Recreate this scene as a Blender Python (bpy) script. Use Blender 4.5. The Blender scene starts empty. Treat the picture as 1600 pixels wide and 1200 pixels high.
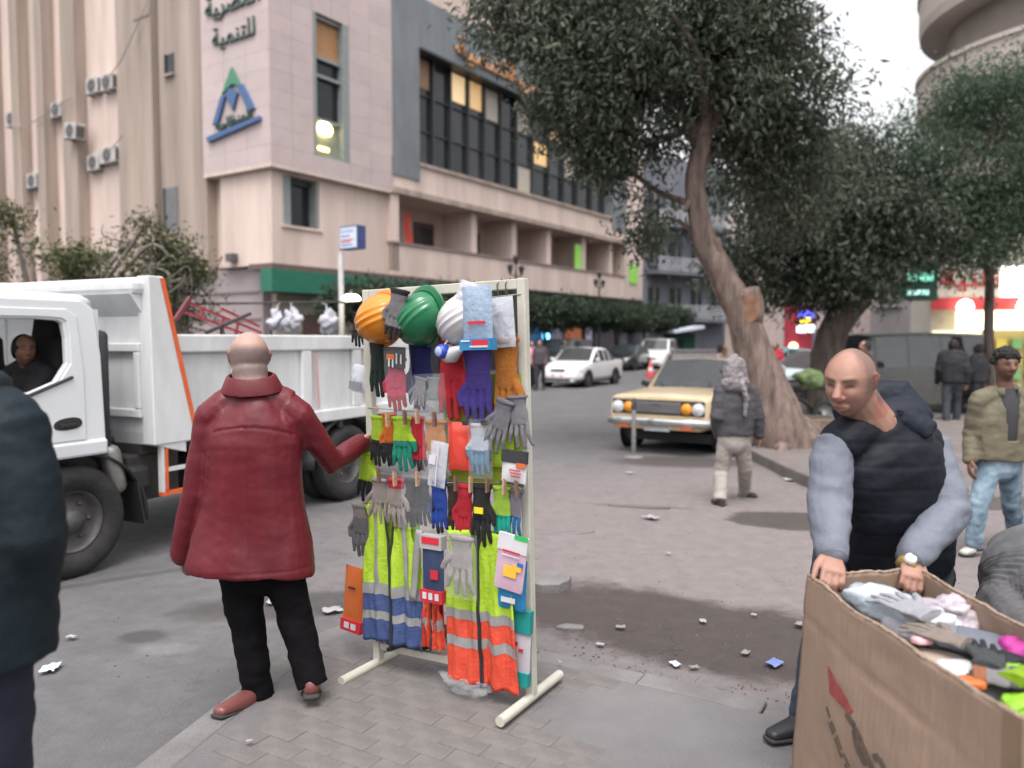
import bpy, bmesh, math, random
import numpy as np
from mathutils import Vector, Matrix, noise
D = bpy.data; S = bpy.context.scene; COL = S.collection
R = math.radians; PI = math.pi
random.seed(7)

# ------------------------------------------------------------------ camera
CAM_H = 1.6; PITCH = R(3.2); FPX = 1250.0
cam = D.cameras.new('camera'); camo = D.objects.new('camera', cam); COL.objects.link(camo)
camo.location = (0, 0, CAM_H); camo.rotation_euler = (R(90) - PITCH, 0, 0)
cam.sensor_width = 36.0; cam.lens = FPX / 1600 * 36.0; cam.clip_start = 0.05; cam.clip_end = 2000
cam.dof.use_dof = True; cam.dof.focus_distance = 3.6; cam.dof.aperture_fstop = 1.5
S.camera = camo
S.render.resolution_x = 1024; S.render.resolution_y = 768

# ------------------------------------------------------------------ sky, sun, exposure (late-afternoon overcast)
SUN_EL = R(66); SUN_AZ = R(186)          # azimuth from +Y towards +X
W = D.worlds.new('World'); S.world = W; W.use_nodes = True
wn = W.node_tree.nodes; wl = W.node_tree.links
bg = wn['Background']; sky = wn.new('ShaderNodeTexSky'); sky.sky_type = 'NISHITA'; sky.sun_disc = False
sky.sun_elevation = SUN_EL; sky.sun_rotation = SUN_AZ; sky.air_density = 1.6; sky.dust_density = 5.0; sky.ozone_density = 1.0
hs = wn.new('ShaderNodeHueSaturation'); hs.inputs['Saturation'].default_value = 0.16
wl.new(sky.outputs[0], hs.inputs['Color']); tint = wn.new('ShaderNodeMixRGB'); tint.blend_type = 'MULTIPLY'; tint.inputs[0].default_value = 1; tint.inputs[2].default_value = (1.0, .985, .985, 1)
wl.new(hs.outputs[0], tint.inputs[1]); wl.new(tint.outputs[0], bg.inputs['Color'])
bg.inputs['Strength'].default_value = 0.10
sl = D.lights.new('sun', 'SUN'); so = D.objects.new('sun', sl); COL.objects.link(so)
sl.energy = 0.55; sl.angle = R(34); sl.color = (1.0, 0.95, 0.93)
sd = Vector((math.sin(SUN_AZ) * math.cos(SUN_EL), math.cos(SUN_AZ) * math.cos(SUN_EL), math.sin(SUN_EL)))
so.rotation_euler = sd.to_track_quat('Z', 'Y').to_euler(); so.location = sd * 60
S.view_settings.view_transform = 'Standard'; S.view_settings.look = 'None'
S.view_settings.exposure = 1.7; S.view_settings.gamma = 1.0; S.view_settings.use_curve_mapping = False
S.render.engine = 'CYCLES'; S.cycles.use_denoising = True; S.cycles.max_bounces = 6
S.cycles.transparent_max_bounces = 16; S.cycles.caustics_reflective = False; S.cycles.caustics_refractive = False

# ------------------------------------------------------------------ measuring helpers (photo pixel -> point in the place)
def _ray(px, py):
    u = (px - 800) / FPX; v = (600 - py) / FPX
    return Vector((u, math.cos(PITCH) + v * math.sin(PITCH), -math.sin(PITCH) + v * math.cos(PITCH)))
def G(px, py, z=0.0):
    d = _ray(px, py); return Vector((0, 0, CAM_H)) + d * ((z - CAM_H) / d.z)
def P(px, py, Y):
    d = _ray(px, py); return Vector((0, 0, CAM_H)) + d * (Y / d.y)
ROAD = -0.12

# ------------------------------------------------------------------ materials
MATS = {}
def pm(name, col, rough=0.6, metal=0.0, var=0.12, sc=5.0, bump=0.0, bsc=60.0, coat=0.0, stretch=None, spec=0.5, col2=None, sub=0.0, trans=0.0):
    if name in MATS: return MATS[name]
    m = D.materials.new(name); m.use_nodes = True; nt = m.node_tree; n = nt.nodes; l = nt.links
    b = n['Principled BSDF']; b.inputs['Roughness'].default_value = rough; b.inputs['Metallic'].default_value = metal
    b.inputs['Specular IOR Level'].default_value = spec
    b.inputs['Coat Weight'].default_value = coat
    if sub: b.inputs['Subsurface Weight'].default_value = sub; b.inputs['Subsurface Radius'].default_value = (.012, .005, .003); b.inputs['Subsurface Scale'].default_value = 1.0
    if trans: b.inputs['Transmission Weight'].default_value = trans
    tc = n.new('ShaderNodeTexCoord'); mp = n.new('ShaderNodeMapping')
    l.new(tc.outputs['Object'], mp.inputs['Vector'])
    if stretch: mp.inputs['Scale'].default_value = stretch
    nz = n.new('ShaderNodeTexNoise'); nz.inputs['Scale'].default_value = sc; nz.inputs['Detail'].default_value = 6; nz.inputs['Roughness'].default_value = .62
    l.new(mp.outputs[0], nz.inputs['Vector'])
    rp = n.new('ShaderNodeValToRGB'); rp.color_ramp.elements[0].position = .33; rp.color_ramp.elements[1].position = .67
    c0 = tuple(max(0, c * (1 - var)) for c in col); c1 = col2 if col2 else tuple(min(1, c * (1 + var)) for c in col)
    rp.color_ramp.elements[0].color = (*c0, 1); rp.color_ramp.elements[1].color = (*c1, 1)
    l.new(nz.outputs[0], rp.inputs[0]); l.new(rp.outputs[0], b.inputs['Base Color'])
    if bump:
        n2 = n.new('ShaderNodeTexNoise'); n2.inputs['Scale'].default_value = bsc; n2.inputs['Detail'].default_value = 4
        l.new(mp.outputs[0], n2.inputs['Vector'])
        bp = n.new('ShaderNodeBump'); bp.inputs['Strength'].default_value = bump; bp.inputs['Distance'].default_value = .02
        l.new(n2.outputs[0], bp.inputs['Height']); l.new(bp.outputs[0], b.inputs['Normal'])
    MATS[name] = m; return m
def em(name, col, s):
    if name in MATS: return MATS[name]
    m = D.materials.new(name); m.use_nodes = True; b = m.node_tree.nodes['Principled BSDF']
    b.inputs['Base Color'].default_value = (*col, 1); b.inputs['Emission Color'].default_value = (*col, 1); b.inputs['Emission Strength'].default_value = s
    MATS[name] = m; return m
def bands(name, stops, axis='Z', rough=.6, var=.08, sc=14, bump=.1, bsc=60, wob=0.0, spec=.5):
    """colours of the thing itself stacked along one of its own axes: stops = [(coordinate, colour), ...]"""
    if name in MATS: return MATS[name]
    m = pm(name, (1, 1, 1), rough, var=var, sc=sc, bump=bump, bsc=bsc, spec=spec); nt = m.node_tree; n = nt.nodes; l = nt.links
    tc = [x for x in n if x.type == 'TEX_COORD'][0]; rp = [x for x in n if x.type == 'VALTORGB'][0]; b = n['Principled BSDF']
    rp.color_ramp.elements[0].color = (1 - var,) * 3 + (1,); rp.color_ramp.elements[1].color = (1,) * 3 + (1,)
    sx = n.new('ShaderNodeSeparateXYZ'); l.new(tc.outputs['Object'], sx.inputs[0]); v = sx.outputs[axis]
    if wob:
        nz = n.new('ShaderNodeTexNoise'); nz.inputs['Scale'].default_value = 18; l.new(tc.outputs['Object'], nz.inputs['Vector'])
        ma = n.new('ShaderNodeMath'); ma.operation = 'MULTIPLY_ADD'; ma.inputs[1].default_value = wob; l.new(nz.outputs[0], ma.inputs[0]); l.new(v, ma.inputs[2]); v = ma.outputs[0]
    lo = stops[0][0] - .001; hi = stops[-1][0] + .001
    mr = n.new('ShaderNodeMapRange'); mr.inputs[1].default_value = lo; mr.inputs[2].default_value = hi; l.new(v, mr.inputs[0])
    r2 = n.new('ShaderNodeValToRGB'); r2.color_ramp.interpolation = 'CONSTANT'
    e = r2.color_ramp.elements
    while len(e) < len(stops): e.new(.5)
    for i, (p, c) in enumerate(stops): e[i].position = (p - lo) / (hi - lo) if i else 0.0
    for i, (p, c) in enumerate(stops): e[i].color = (*c, 1)
    l.new(mr.outputs[0], r2.inputs[0])
    mx = n.new('ShaderNodeMixRGB'); mx.blend_type = 'MULTIPLY'; mx.inputs[0].default_value = 1
    l.new(r2.outputs[0], mx.inputs[1]); l.new(rp.outputs[0], mx.inputs[2]); l.new(mx.outputs[0], b.inputs['Base Color'])
    return m
def glass(name, col=(.02, .025, .03), rough=.06):
    return pm(name, col, rough, spec=.35, var=.2, sc=2)
def clear(name, tint=(.9, .95, 1), alpha=.25, rough=.15):
    if name in MATS: return MATS[name]
    m = D.materials.new(name); m.use_nodes = True; nt = m.node_tree; n = nt.nodes; l = nt.links
    b = n['Principled BSDF']; b.inputs['Base Color'].default_value = (*tint, 1); b.inputs['Roughness'].default_value = rough
    b.inputs['Alpha'].default_value = alpha
    tc = n.new('ShaderNodeTexCoord'); n2 = n.new('ShaderNodeTexNoise'); n2.inputs['Scale'].default_value = 45; n2.inputs['Detail'].default_value = 3
    l.new(tc.outputs['Object'], n2.inputs['Vector']); bp = n.new('ShaderNodeBump'); bp.inputs['Strength'].default_value = .6; bp.inputs['Distance'].default_value = .01
    l.new(n2.outputs[0], bp.inputs['Height']); l.new(bp.outputs[0], b.inputs['Normal'])
    MATS[name] = m; return m

# ------------------------------------------------------------------ mesh helpers
class MB:
    def __init__(s): s.v = []; s.f = []; s.mi = []; s.cur = 0
    def _add(s, vs, fs):
        o = len(s.v); s.v += [tuple(x) for x in vs]; s.f += [tuple(i + o for i in f) for f in fs]; s.mi += [s.cur] * len(fs); return s
    def box(s, x0, x1, y0, y1, z0, z1, M=None):
        vs = [Vector((x, y, z)) for z in (z0, z1) for (x, y) in ((x0, y0), (x1, y0), (x1, y1), (x0, y1))]
        if M: vs = [M @ v for v in vs]
        return s._add(vs, [(3, 2, 1, 0), (4, 5, 6, 7), (0, 1, 5, 4), (1, 2, 6, 5), (2, 3, 7, 6), (3, 0, 4, 7)])
    def bar(s, a, b, w, h=None, up=(0, 0, 1)):
        a = Vector(a); b = Vector(b); t = (b - a).normalized(); h = h or w
        side = t.cross(Vector(up)); side = side.normalized() if side.length > 1e-4 else Vector((1, 0, 0)); u = side.cross(t)
        vs = [p + side * (sx * w / 2) + u * (sy * h / 2) for p in (a, b) for sx, sy in ((-1, -1), (1, -1), (1, 1), (-1, 1))]
        return s._add(vs, [(3, 2, 1, 0), (4, 5, 6, 7), (0, 1, 5, 4), (1, 2, 6, 5), (2, 3, 7, 6), (3, 0, 4, 7)])
    def tube(s, pts, rad, n=10, side=None, ex=2.0, rnd=True, closed=False):
        pts = [Vector(p) for p in pts]; rr = [r if isinstance(r, (tuple, list)) else (r, r) for r in rad]
        if rnd:
            t0 = (pts[0] - pts[1]).normalized(); t1 = (pts[-1] - pts[-2]).normalized(); a, b = rr[0], rr[-1]
            pts = [pts[0] + t0 * min(a) * .8, pts[0] + t0 * min(a) * .5] + pts + [pts[-1] + t1 * min(b) * .5, pts[-1] + t1 * min(b) * .8]
            rr = [(a[0] * .35, a[1] * .35), (a[0] * .8, a[1] * .8)] + rr + [(b[0] * .8, b[1] * .8), (b[0] * .35, b[1] * .35)]
        vs = []; sd = Vector(side) if side else None; prev = None
        for i, p in enumerate(pts):
            t = (pts[min(i + 1, len(pts) - 1)] - pts[max(i - 1, 0)])
            t = t.normalized() if t.length > 1e-9 else Vector((0, 0, 1))
            if sd is not None: x = sd - t * sd.dot(t)
            elif prev is not None: x = prev - t * prev.dot(t)
            else: x = t.cross(Vector((0, 0, 1))) if abs(t.z) < .9 else t.cross(Vector((1, 0, 0)))
            x.normalize(); prev = x; y = t.cross(x)
            for k in range(n):
                a = 2 * PI * k / n; c, sn = math.cos(a), math.sin(a)
                c = math.copysign(abs(c) ** (2 / ex), c); sn = math.copysign(abs(sn) ** (2 / ex), sn)
                vs.append(p + x * (rr[i][0] * c) + y * (rr[i][1] * sn))
        m = len(pts)
        fs = [(i * n + k, i * n + (k + 1) % n, (i + 1) * n + (k + 1) % n, (i + 1) * n + k) for i in range(m - 1) for k in range(n)]
        fs += [tuple(range(n - 1, -1, -1)), tuple((m - 1) * n + k for k in range(n))]
        return s._add(vs, fs)
    def cyl(s, a, b, r, r2=None, n=16): return s.tube([a, b], [r, r if r2 is None else r2], n, rnd=False)
    def prism(s, poly, f, d0, d1):
        """poly [(a,b)] counter-clockwise; f(a,b,d) -> xyz; extruded from d0 to d1"""
        n = len(poly); vs = [f(a, b, d0) for a, b in poly] + [f(a, b, d1) for a, b in poly]
        return s._add(vs, [tuple(range(n - 1, -1, -1)), tuple(range(n, 2 * n))] + [(i, (i + 1) % n, n + (i + 1) % n, n + i) for i in range(n)])
    def lathe(s, prof, n=24, M=None, a0=0, a1=2 * PI):
        full = abs(a1 - a0 - 2 * PI) < 1e-6; k = n if full else n + 1; vs = []
        for r, z in prof:
            for i in range(k):
                a = a0 + (a1 - a0) * i / n; v = Vector((r * math.cos(a), r * math.sin(a), z)); vs.append(M @ v if M else v)
        fs = [(j * k + i, j * k + (i + 1) % k, (j + 1) * k + (i + 1) % k, (j + 1) * k + i) for j in range(len(prof) - 1) for i in range(n)]
        return s._add(vs, fs)
    def grid(s, fn, nu, nv):
        vs = [fn(i / nu, j / nv) for j in range(nv + 1) for i in range(nu + 1)]
        return s._add(vs, [(j * (nu + 1) + i, j * (nu + 1) + i + 1, (j + 1) * (nu + 1) + i + 1, (j + 1) * (nu + 1) + i) for j in range(nv) for i in range(nu)])
    def mesh(s, name, mats, smooth=False):
        me = D.meshes.new(name); me.from_pydata(s.v, [], s.f)
        for m in (mats if isinstance(mats, (list, tuple)) else [mats]): me.materials.append(m)
        if any(s.mi): me.polygons.foreach_set('material_index', s.mi)
        if smooth: me.polygons.foreach_set('use_smooth', [True] * len(s.f))
        me.update(); return me
    def build(s, name, mats, parent=None, smooth=False, bev=0, fix=True, thick=0):
        me = s.mesh(name, mats, smooth)
        if fix:
            b = bmesh.new(); b.from_mesh(me); bmesh.ops.recalc_face_normals(b, faces=b.faces); b.to_mesh(me); b.free()
        o = D.objects.new(name, me); COL.objects.link(o); o.parent = parent
        if thick: md = o.modifiers.new('solid', 'SOLIDIFY'); md.thickness = thick; md.offset = 0
        if bev: md = o.modifiers.new('bevel', 'BEVEL'); md.width = bev; md.segments = 2; md.limit_method = 'ANGLE'; md.angle_limit = R(40)
        return o
def obj(name, me, parent=None, loc=None, rot=None):
    o = D.objects.new(name, me); COL.objects.link(o); o.parent = parent
    if loc is not None: o.location = loc
    if rot is not None: o.rotation_euler = rot
    return o
def tag(o, label, cat, group=None, kind=None):
    if label: o['label'] = label
    if cat: o['category'] = cat
    if group: o['group'] = group
    if kind: o['kind'] = kind
    return o
def thing(name, label, cat, loc=(0, 0, 0), rz=0.0, group=None):
    o = D.objects.new(name, None); COL.objects.link(o); o.empty_display_size = .1
    o.location = loc; o.rotation_euler = (0, 0, rz); return tag(o, label, cat, group)
def struct(o): o['kind'] = 'structure'; return o
TMP = D.scenes.new('tmp')
def evaluated_mesh(o):
    TMP.view_layers[0].update(); dg = TMP.view_layers[0].depsgraph; return D.meshes.new_from_object(o.evaluated_get(dg))
def remesh(mb, vox, name, mats, smooth_it=4, disp=None):
    """union of the overlapping shapes in mb as ONE continuous surface"""
    me = mb.mesh(name, mats); b = bmesh.new(); b.from_mesh(me); bmesh.ops.recalc_face_normals(b, faces=b.faces); b.to_mesh(me); b.free()
    o = D.objects.new('tmp', me); TMP.collection.objects.link(o)
    md = o.modifiers.new('r', 'REMESH'); md.mode = 'VOXEL'; md.voxel_size = vox; md.use_smooth_shade = True
    if smooth_it: sm = o.modifiers.new('s', 'SMOOTH'); sm.iterations = smooth_it; sm.factor = .5
    out = evaluated_mesh(o)
    D.objects.remove(o); D.meshes.remove(me); out.name = name
    out.materials.clear()
    for m in (mats if isinstance(mats, (list, tuple)) else [mats]): out.materials.append(m)
    if disp:
        nv = len(out.vertices); co = np.empty(nv * 3); out.vertices.foreach_get('co', co); co = co.reshape(-1, 3)
        no = np.empty(nv * 3); out.vertices.foreach_get('normal', no); no = no.reshape(-1, 3)
        d = np.array([disp(Vector(c), Vector(k)) for c, k in zip(co, no)]); co = co + no * d[:, None]
        out.vertices.foreach_set('co', co.ravel())
    out.polygons.foreach_set('use_smooth', [True] * len(out.polygons)); out.update(); return out
def sub_obj(name, mb, mats, parent, vox, it=4, disp=None): return obj(name, remesh(mb, vox, name, mats, it, disp), parent)
def nz(p, a, b=None, c=None, o=0.0):
    b = a if b is None else b; c = a if c is None else c
    return noise.noise(Vector((p.x * a + o, p.y * b + o * 1.7, p.z * c - o)))
def paint(me, fn, name='col'):
    at = me.color_attributes.new(name, 'FLOAT_COLOR', 'POINT')
    a = np.array([(*fn(v.co), 1.0) for v in me.vertices]); at.data.foreach_set('color', a.ravel())
def vmat(name, rough=.5, bump=.15, bsc=250, sub=0.0, spec=.4):
    m = pm(name, (1, 1, 1), rough, var=0.10, sc=40, bump=bump, bsc=bsc, sub=sub, spec=spec); nt = m.node_tree; n = nt.nodes; l = nt.links
    rp = [x for x in n if x.type == 'VALTORGB'][0]; rp.color_ramp.elements[1].color = (1, 1, 1, 1)
    at = n.new('ShaderNodeAttribute'); at.attribute_name = 'col'
    mx = n.new('ShaderNodeMixRGB'); mx.blend_type = 'MULTIPLY'; mx.inputs[0].default_value = 1
    l.new(at.outputs['Color'], mx.inputs[1]); l.new(rp.outputs[0], mx.inputs[2]); l.new(mx.outputs[0], n['Principled BSDF'].inputs['Base Color']); return m
def text_mesh(txt, size, depth, mat, name='lettering', align='CENTER', shear=0.0, wide=1.0):
    cu = D.curves.new('t', 'FONT'); cu.body = txt; cu.size = size; cu.extrude = depth; cu.align_x = align; cu.align_y = 'CENTER'; cu.shear = shear
    cu.resolution_u = 3
    o = D.objects.new('t', cu); TMP.collection.objects.link(o); me = evaluated_mesh(o)
    D.objects.remove(o); me.materials.clear(); me.materials.append(mat); me.name = name
    if wide != 1.0: me.transform(Matrix.Diagonal((wide, 1, 1, 1)))
    return me
def copy_tree(o, parent=None):
    c = o.copy(); COL.objects.link(c); c.parent = parent
    for ch in o.children: copy_tree(ch, c)
    return c

# ================================================================== THE SETTING
def road_mat():
    m = pm('road_asphalt', (.098, .096, .100), .85, var=.14, sc=1.3, bump=.35, bsc=90); nt = m.node_tree; n = nt.nodes; l = nt.links
    b = n['Principled BSDF']; tc = [x for x in n if x.type == 'TEX_COORD'][0]; cur = [x for x in n if x.type == 'VALTORGB'][0].outputs[0]
    nzn = n.new('ShaderNodeTexNoise'); nzn.inputs['Scale'].default_value = 2.2; nzn.inputs['Detail'].default_value = 8; nzn.inputs['Roughness'].default_value = .7
    l.new(tc.outputs['Object'], nzn.inputs['Vector'])
    def patch(c, rot, sx, sy, col, edge=.35, k=1.1, amt=1.0):
        nonlocal cur
        mp = n.new('ShaderNodeMapping'); mp.vector_type = 'TEXTURE'; mp.inputs['Location'].default_value = (c[0], c[1], ROAD); mp.inputs['Rotation'].default_value = (0, 0, rot); mp.inputs['Scale'].default_value = (sx, sy, 1)
        l.new(tc.outputs['Object'], mp.inputs[0])
        ln = n.new('ShaderNodeVectorMath'); ln.operation = 'LENGTH'; l.new(mp.outputs[0], ln.inputs[0])
        ad = n.new('ShaderNodeMath'); ad.operation = 'MULTIPLY_ADD'; ad.inputs[1].default_value = k; l.new(nzn.outputs[0], ad.inputs[0]); l.new(ln.outputs['Value'], ad.inputs[2])
        mr = n.new('ShaderNodeMapRange'); mr.interpolation_type = 'SMOOTHSTEP'; mr.inputs[1].default_value = 1 + k * .5 + edge; mr.inputs[2].default_value = 1 + k * .5 - edge; mr.inputs[4].default_value = amt
        l.new(ad.outputs[0], mr.inputs[0])
        mx = n.new('ShaderNodeMixRGB'); l.new(mr.outputs[0], mx.inputs[0]); l.new(cur, mx.inputs[1]); mx.inputs[2].default_value = (*col, 1); cur = mx.outputs[0]
    patch((3.0, 7.0), R(-20), 4.2, 4.2, (.165, .143, .142), .45, .9)                # dusty beige apron
    g = G(1050, 985, ROAD); patch((g.x + .1, g.y + .05), R(-31), 1.55, .56, (.05, .04, .037), .22, 1.3)   # wet soil along the kerb
    g = G(1225, 815, ROAD); patch((g.x + .25, g.y), R(-12), .75, .40, (.055, .046, .043), .12, 1.0)
    g = G(1060, 722, ROAD); patch((g.x, g.y), R(-10), .95, .50, (.05, .043, .041), .3, .6, .9)
    g = G(460, 945, ROAD); patch((g.x, g.y), R(10), .75, .25, (.05, .045, .044), .3, .8, .85)
    g = G(222, 995, ROAD); patch((g.x, g.y), 0, .13, .10, (.05, .047, .047), .35, .8, .9)
    g = G(260, 1015, ROAD); patch((g.x, g.y), 0, .16, .08, (.17, .165, .165), .35, .8, .5)
    g = G(1000, 790, ROAD); patch((g.x, g.y), R(-15), .6, .05, (.07, .062, .06), .3, .5, .7)
    g = G(250, 895, ROAD); patch((g.x, g.y), R(35), 1.1, .05, (.055, .055, .055), .3, .5, .7)
    n3 = n.new('ShaderNodeTexNoise'); n3.inputs['Scale'].default_value = 7; n3.inputs['Detail'].default_value = 10; n3.inputs['Roughness'].default_value = .75; l.new(tc.outputs['Object'], n3.inputs['Vector'])
    r3 = n.new('ShaderNodeMapRange'); r3.inputs[1].default_value = .3; r3.inputs[2].default_value = .7; r3.inputs[3].default_value = .80; r3.inputs[4].default_value = 1.18; l.new(n3.outputs[0], r3.inputs[0])
    m3 = n.new('ShaderNodeMixRGB'); m3.blend_type = 'MULTIPLY'; m3.inputs[0].default_value = 1; l.new(cur, m3.inputs[1]); l.new(r3.outputs[0], m3.inputs[2]); cur = m3.outputs[0]
    vc = n.new('ShaderNodeTexVoronoi'); vc.feature = 'DISTANCE_TO_EDGE'; vc.inputs['Scale'].default_value = .55
    va = n.new('ShaderNodeVectorMath'); va.operation = 'MULTIPLY_ADD'; va.inputs[1].default_value = (.9, .9, 0); l.new(nzn.outputs['Color'], va.inputs[0]); l.new(tc.outputs['Object'], va.inputs[2]); l.new(va.outputs[0], vc.inputs['Vector'])
    rc = n.new('ShaderNodeMapRange'); rc.inputs[1].default_value = .0; rc.inputs[2].default_value = .007; rc.inputs[3].default_value = .84; rc.inputs[4].default_value = 1.0; l.new(vc.outputs['Distance'], rc.inputs[0])
    m4 = n.new('ShaderNodeMixRGB'); m4.blend_type = 'MULTIPLY'; m4.inputs[0].default_value = 1; l.new(cur, m4.inputs[1]); l.new(rc.outputs[0], m4.inputs[2]); cur = m4.outputs[0]
    sp = n.new('ShaderNodeTexVoronoi'); sp.inputs['Scale'].default_value = 70; l.new(tc.outputs['Object'], sp.inputs['Vector'])
    sr = n.new('ShaderNodeMapRange'); sr.inputs[1].default_value = .05; sr.inputs[2].default_value = .16; sr.inputs[3].default_value = 1.28; sr.inputs[4].default_value = 1.0; l.new(sp.outputs['Distance'], sr.inputs[0])
    mu = n.new('ShaderNodeMixRGB'); mu.blend_type = 'MULTIPLY'; mu.inputs[0].default_value = 1; l.new(cur, mu.inputs[1]); l.new(sr.outputs[0], mu.inputs[2])
    l.new(mu.outputs[0], b.inputs['Base Color']); return m
def gz(x, y):
    z = ROAD; c = G(1050, 985, ROAD)
    if y < 30 and abs(x) < 15: z += .012 * noise.noise(Vector((x * .8, y * .8, 0))) + .005 * noise.noise(Vector((x * 4, y * 4, 3)))
    return z
xs = [-400, -150, -60, -25] + [i * .35 for i in range(-40, 41)] + [25, 60, 150, 400]
ys = [-60, -20, -6] + [i * .3 for i in range(-5, 70)] + [24, 30, 45, 70, 120, 250, 600]
mb = MB(); nx = len(xs)
mb._add([(x, y, gz(x, y)) for y in ys for x in xs], [(j * nx + i, j * nx + i + 1, (j + 1) * nx + i + 1, (j + 1) * nx + i) for j in range(len(ys) - 1) for i in range(nx - 1)])
struct(mb.build('road', road_mat(), smooth=True))

# ---- near pavement with rounded corner, kerb stones and brick pavers
K0 = G(840, 1012, 0); K1 = G(1250, 1106, 0); KD = (K1 - K0).normalized(); KN = Vector((KD.y, -KD.x, 0))   # KN points to the camera side
L0 = G(215, 1195, 0); L1 = G(330, 1128, 0); LD = (L1 - L0).normalized()
def isect(a, d, b, e):
    t = ((b.x - a.x) * e.y - (b.y - a.y) * e.x) / (d.x * e.y - d.y * e.x); return a + d * t
LD = Vector((.22, .975, 0)).normalized()
CR = isect(K0, KD, L0, LD)
RAD = .75
pa = CR - LD * RAD; pb = CR + KD * RAD
edge = [L0 - LD * 3.5, L0 - LD * 1.5] + [pa.lerp(CR, t).lerp(CR.lerp(pb, t), t) for t in [i / 8 for i in range(9)]] + [K1 + KD * 1.0, K1 + KD * 2.5, K1 + KD * 9]
def edge_pts(step):
    out = [edge[0]]; acc = 0
    for a, b in zip(edge, edge[1:]):
        L = (b - a).length; t = step - acc
        while t <= L: out.append(a.lerp(b, t / L)); t += step
        acc = (acc + L) % step
    return out
def inward(p, i, pts):
    t = (pts[min(i + 1, len(pts) - 1)] - pts[max(i - 1, 0)]).normalized(); return Vector((t.y, -t.x, 0))
kp = edge_pts(.115); inn = [p + inward(p, i, kp) * .14 for i, p in enumerate(kp)]
concrete = pm('pavement_concrete', (.134, .128, .130), .85, var=.16, sc=1.6, bump=.3, bsc=70)
kerbm = pm('kerb_stone', (.155, .148, .145), .85, var=.2, sc=4, bump=.4, bsc=50)
mb = MB(); poly = [(p.x, p.y) for p in inn] + [(14, -6), (-6, -6)]
mb.prism(poly, lambda a, b, d: (a, b, d), -.12, -.0022)
side = struct(mb.build('pavement', concrete))
n = 0
for i in range(0, len(kp) - 5, 5):
    j = i + 5
    if not (-3.2 < kp[i].x < 3.6): continue
    mb = MB(); z = .004 * math.sin(i * 1.7)
    o = [kp[k].lerp(kp[min(k + 1, j)], .04 if k == i else 0) for k in range(i, j + 1)]; q = [inn[k].lerp(inn[min(k + 1, j)], .04 if k == i else 0) for k in range(i, j + 1)]
    m = len(o)
    vs = [(p.x, p.y, -.16) for p in o] + [(p.x, p.y, z) for p in o] + [(p.x, p.y, z - .002) for p in q] + [(p.x, p.y, -.16) for p in q]
    fs = [(r * m + k, r * m + k + 1, (r + 1) * m + k + 1, (r + 1) * m + k) for r in range(3) for k in range(m - 1)] + [(0, m, 2 * m, 3 * m), (m - 1, 4 * m - 1, 3 * m - 1, 2 * m - 1)]
    mb._add(vs, fs); mb.build('kerb_stone', kerbm, side, bev=.012)
# brick pavers near the corner
pavm = [pm('paver_' + 'abcd'[i], c, .85, var=.18, sc=7, bump=.35, bsc=70) for i, c in enumerate([(.137, .126, .121), (.131, .121, .117), (.140, .129, .123), (.135, .126, .122)])]
pv = MB(); pv.box(-.0997, .0997, -.0497, .0497, -.03, .0)
pvm = [pv.mesh('paver', m) for m in pavm]
PR = math.atan2(KD.y, KD.x)
cnt = 0
def inside(p, m=.16):
    best = 9
    for i, q in enumerate(kp):
        d = (p - q)
        if abs(d.x) + abs(d.y) < .6:
            s = d.dot(inward(q, i, kp))
            if abs(d.length) < best: best = d.length; sg = s
    return best > 8.9 or sg > m
for r in range(0, 22):
    for c in range(-13, 8):
        p = CR + KN * (.2 + r * .1013) + KD * (.55 + c * .2014 + (.1 if r % 2 else 0))
        if cnt >= 290 or p.y < 2.55 or p.x > .28 + .35 * noise.noise(p * 1.3) or (p - CR).dot(KN) < .2: continue
        dl = (p - L0); s = dl.x * LD.y - dl.y * LD.x
        if s < .24: continue
        if (p - CR).length < .62: continue
        obj('paver', random.choice(pvm), side, (p.x, p.y, random.uniform(-.0015, .0005)), (random.uniform(-.003, .003), random.uniform(-.004, .004), PR)); cnt += 1

# ---- tree island
ip = [(3.55, 20.5), (3.42, 14.5), (3.40, 11.2), (3.38, 9.3), (3.55, 8.6), (4.0, 8.15), (5.0, 7.95), (8, 7.7), (14, 7.3), (22, 7.0), (22, 16), (9, 20.5)]
def smooth_poly(p, it=2, closed=True):
    for _ in range(it):
        q = []
        for i in range(len(p)):
            a = p[i]; b = p[(i + 1) % len(p)]
            q += [(a[0] * .75 + b[0] * .25, a[1] * .75 + b[1] * .25), (a[0] * .25 + b[0] * .75, a[1] * .25 + b[1] * .75)]
        p = q
    return p
isl = smooth_poly(ip, 1)
mb = MB(); mb.prism(isl, lambda a, b, d: (a, b, d), -.2, .03)
struct(mb.build('tree_island_pavement', pm('island_earth', (.14, .122, .116), .9, var=.2, sc=2, bump=.5, bsc=40), bev=.02))

# ================================================================== MAIN BUILDING
BC = P(428, 530, 30); BC.z = ROAD; BRZ = R(56.5)
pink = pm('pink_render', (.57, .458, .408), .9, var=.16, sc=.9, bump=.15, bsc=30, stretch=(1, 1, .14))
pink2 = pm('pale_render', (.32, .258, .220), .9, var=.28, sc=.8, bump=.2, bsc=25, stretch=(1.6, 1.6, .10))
clad = [pm('cladding_' + 'abc'[i], c, .55, var=.07, sc=.9, bump=.08, bsc=20) for i, c in enumerate([(.47, .385, .378), (.455, .375, .368), (.485, .395, .385)])]
grey_st = pm('grey_stone', (.155, .172, .185), .6, var=.16, sc=1.2, stretch=(1, 1, .3))
mauve = pm('mauve_ground_floor', (.30, .25, .255), .85, var=.12, sc=.7)
dkfr = pm('dark_frame', (.035, .04, .042), .5)
grfr = pm('grey_frame', (.22, .24, .24), .5)
dgl = glass('dark_glass', (.018, .020, .023), .08)
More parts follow.
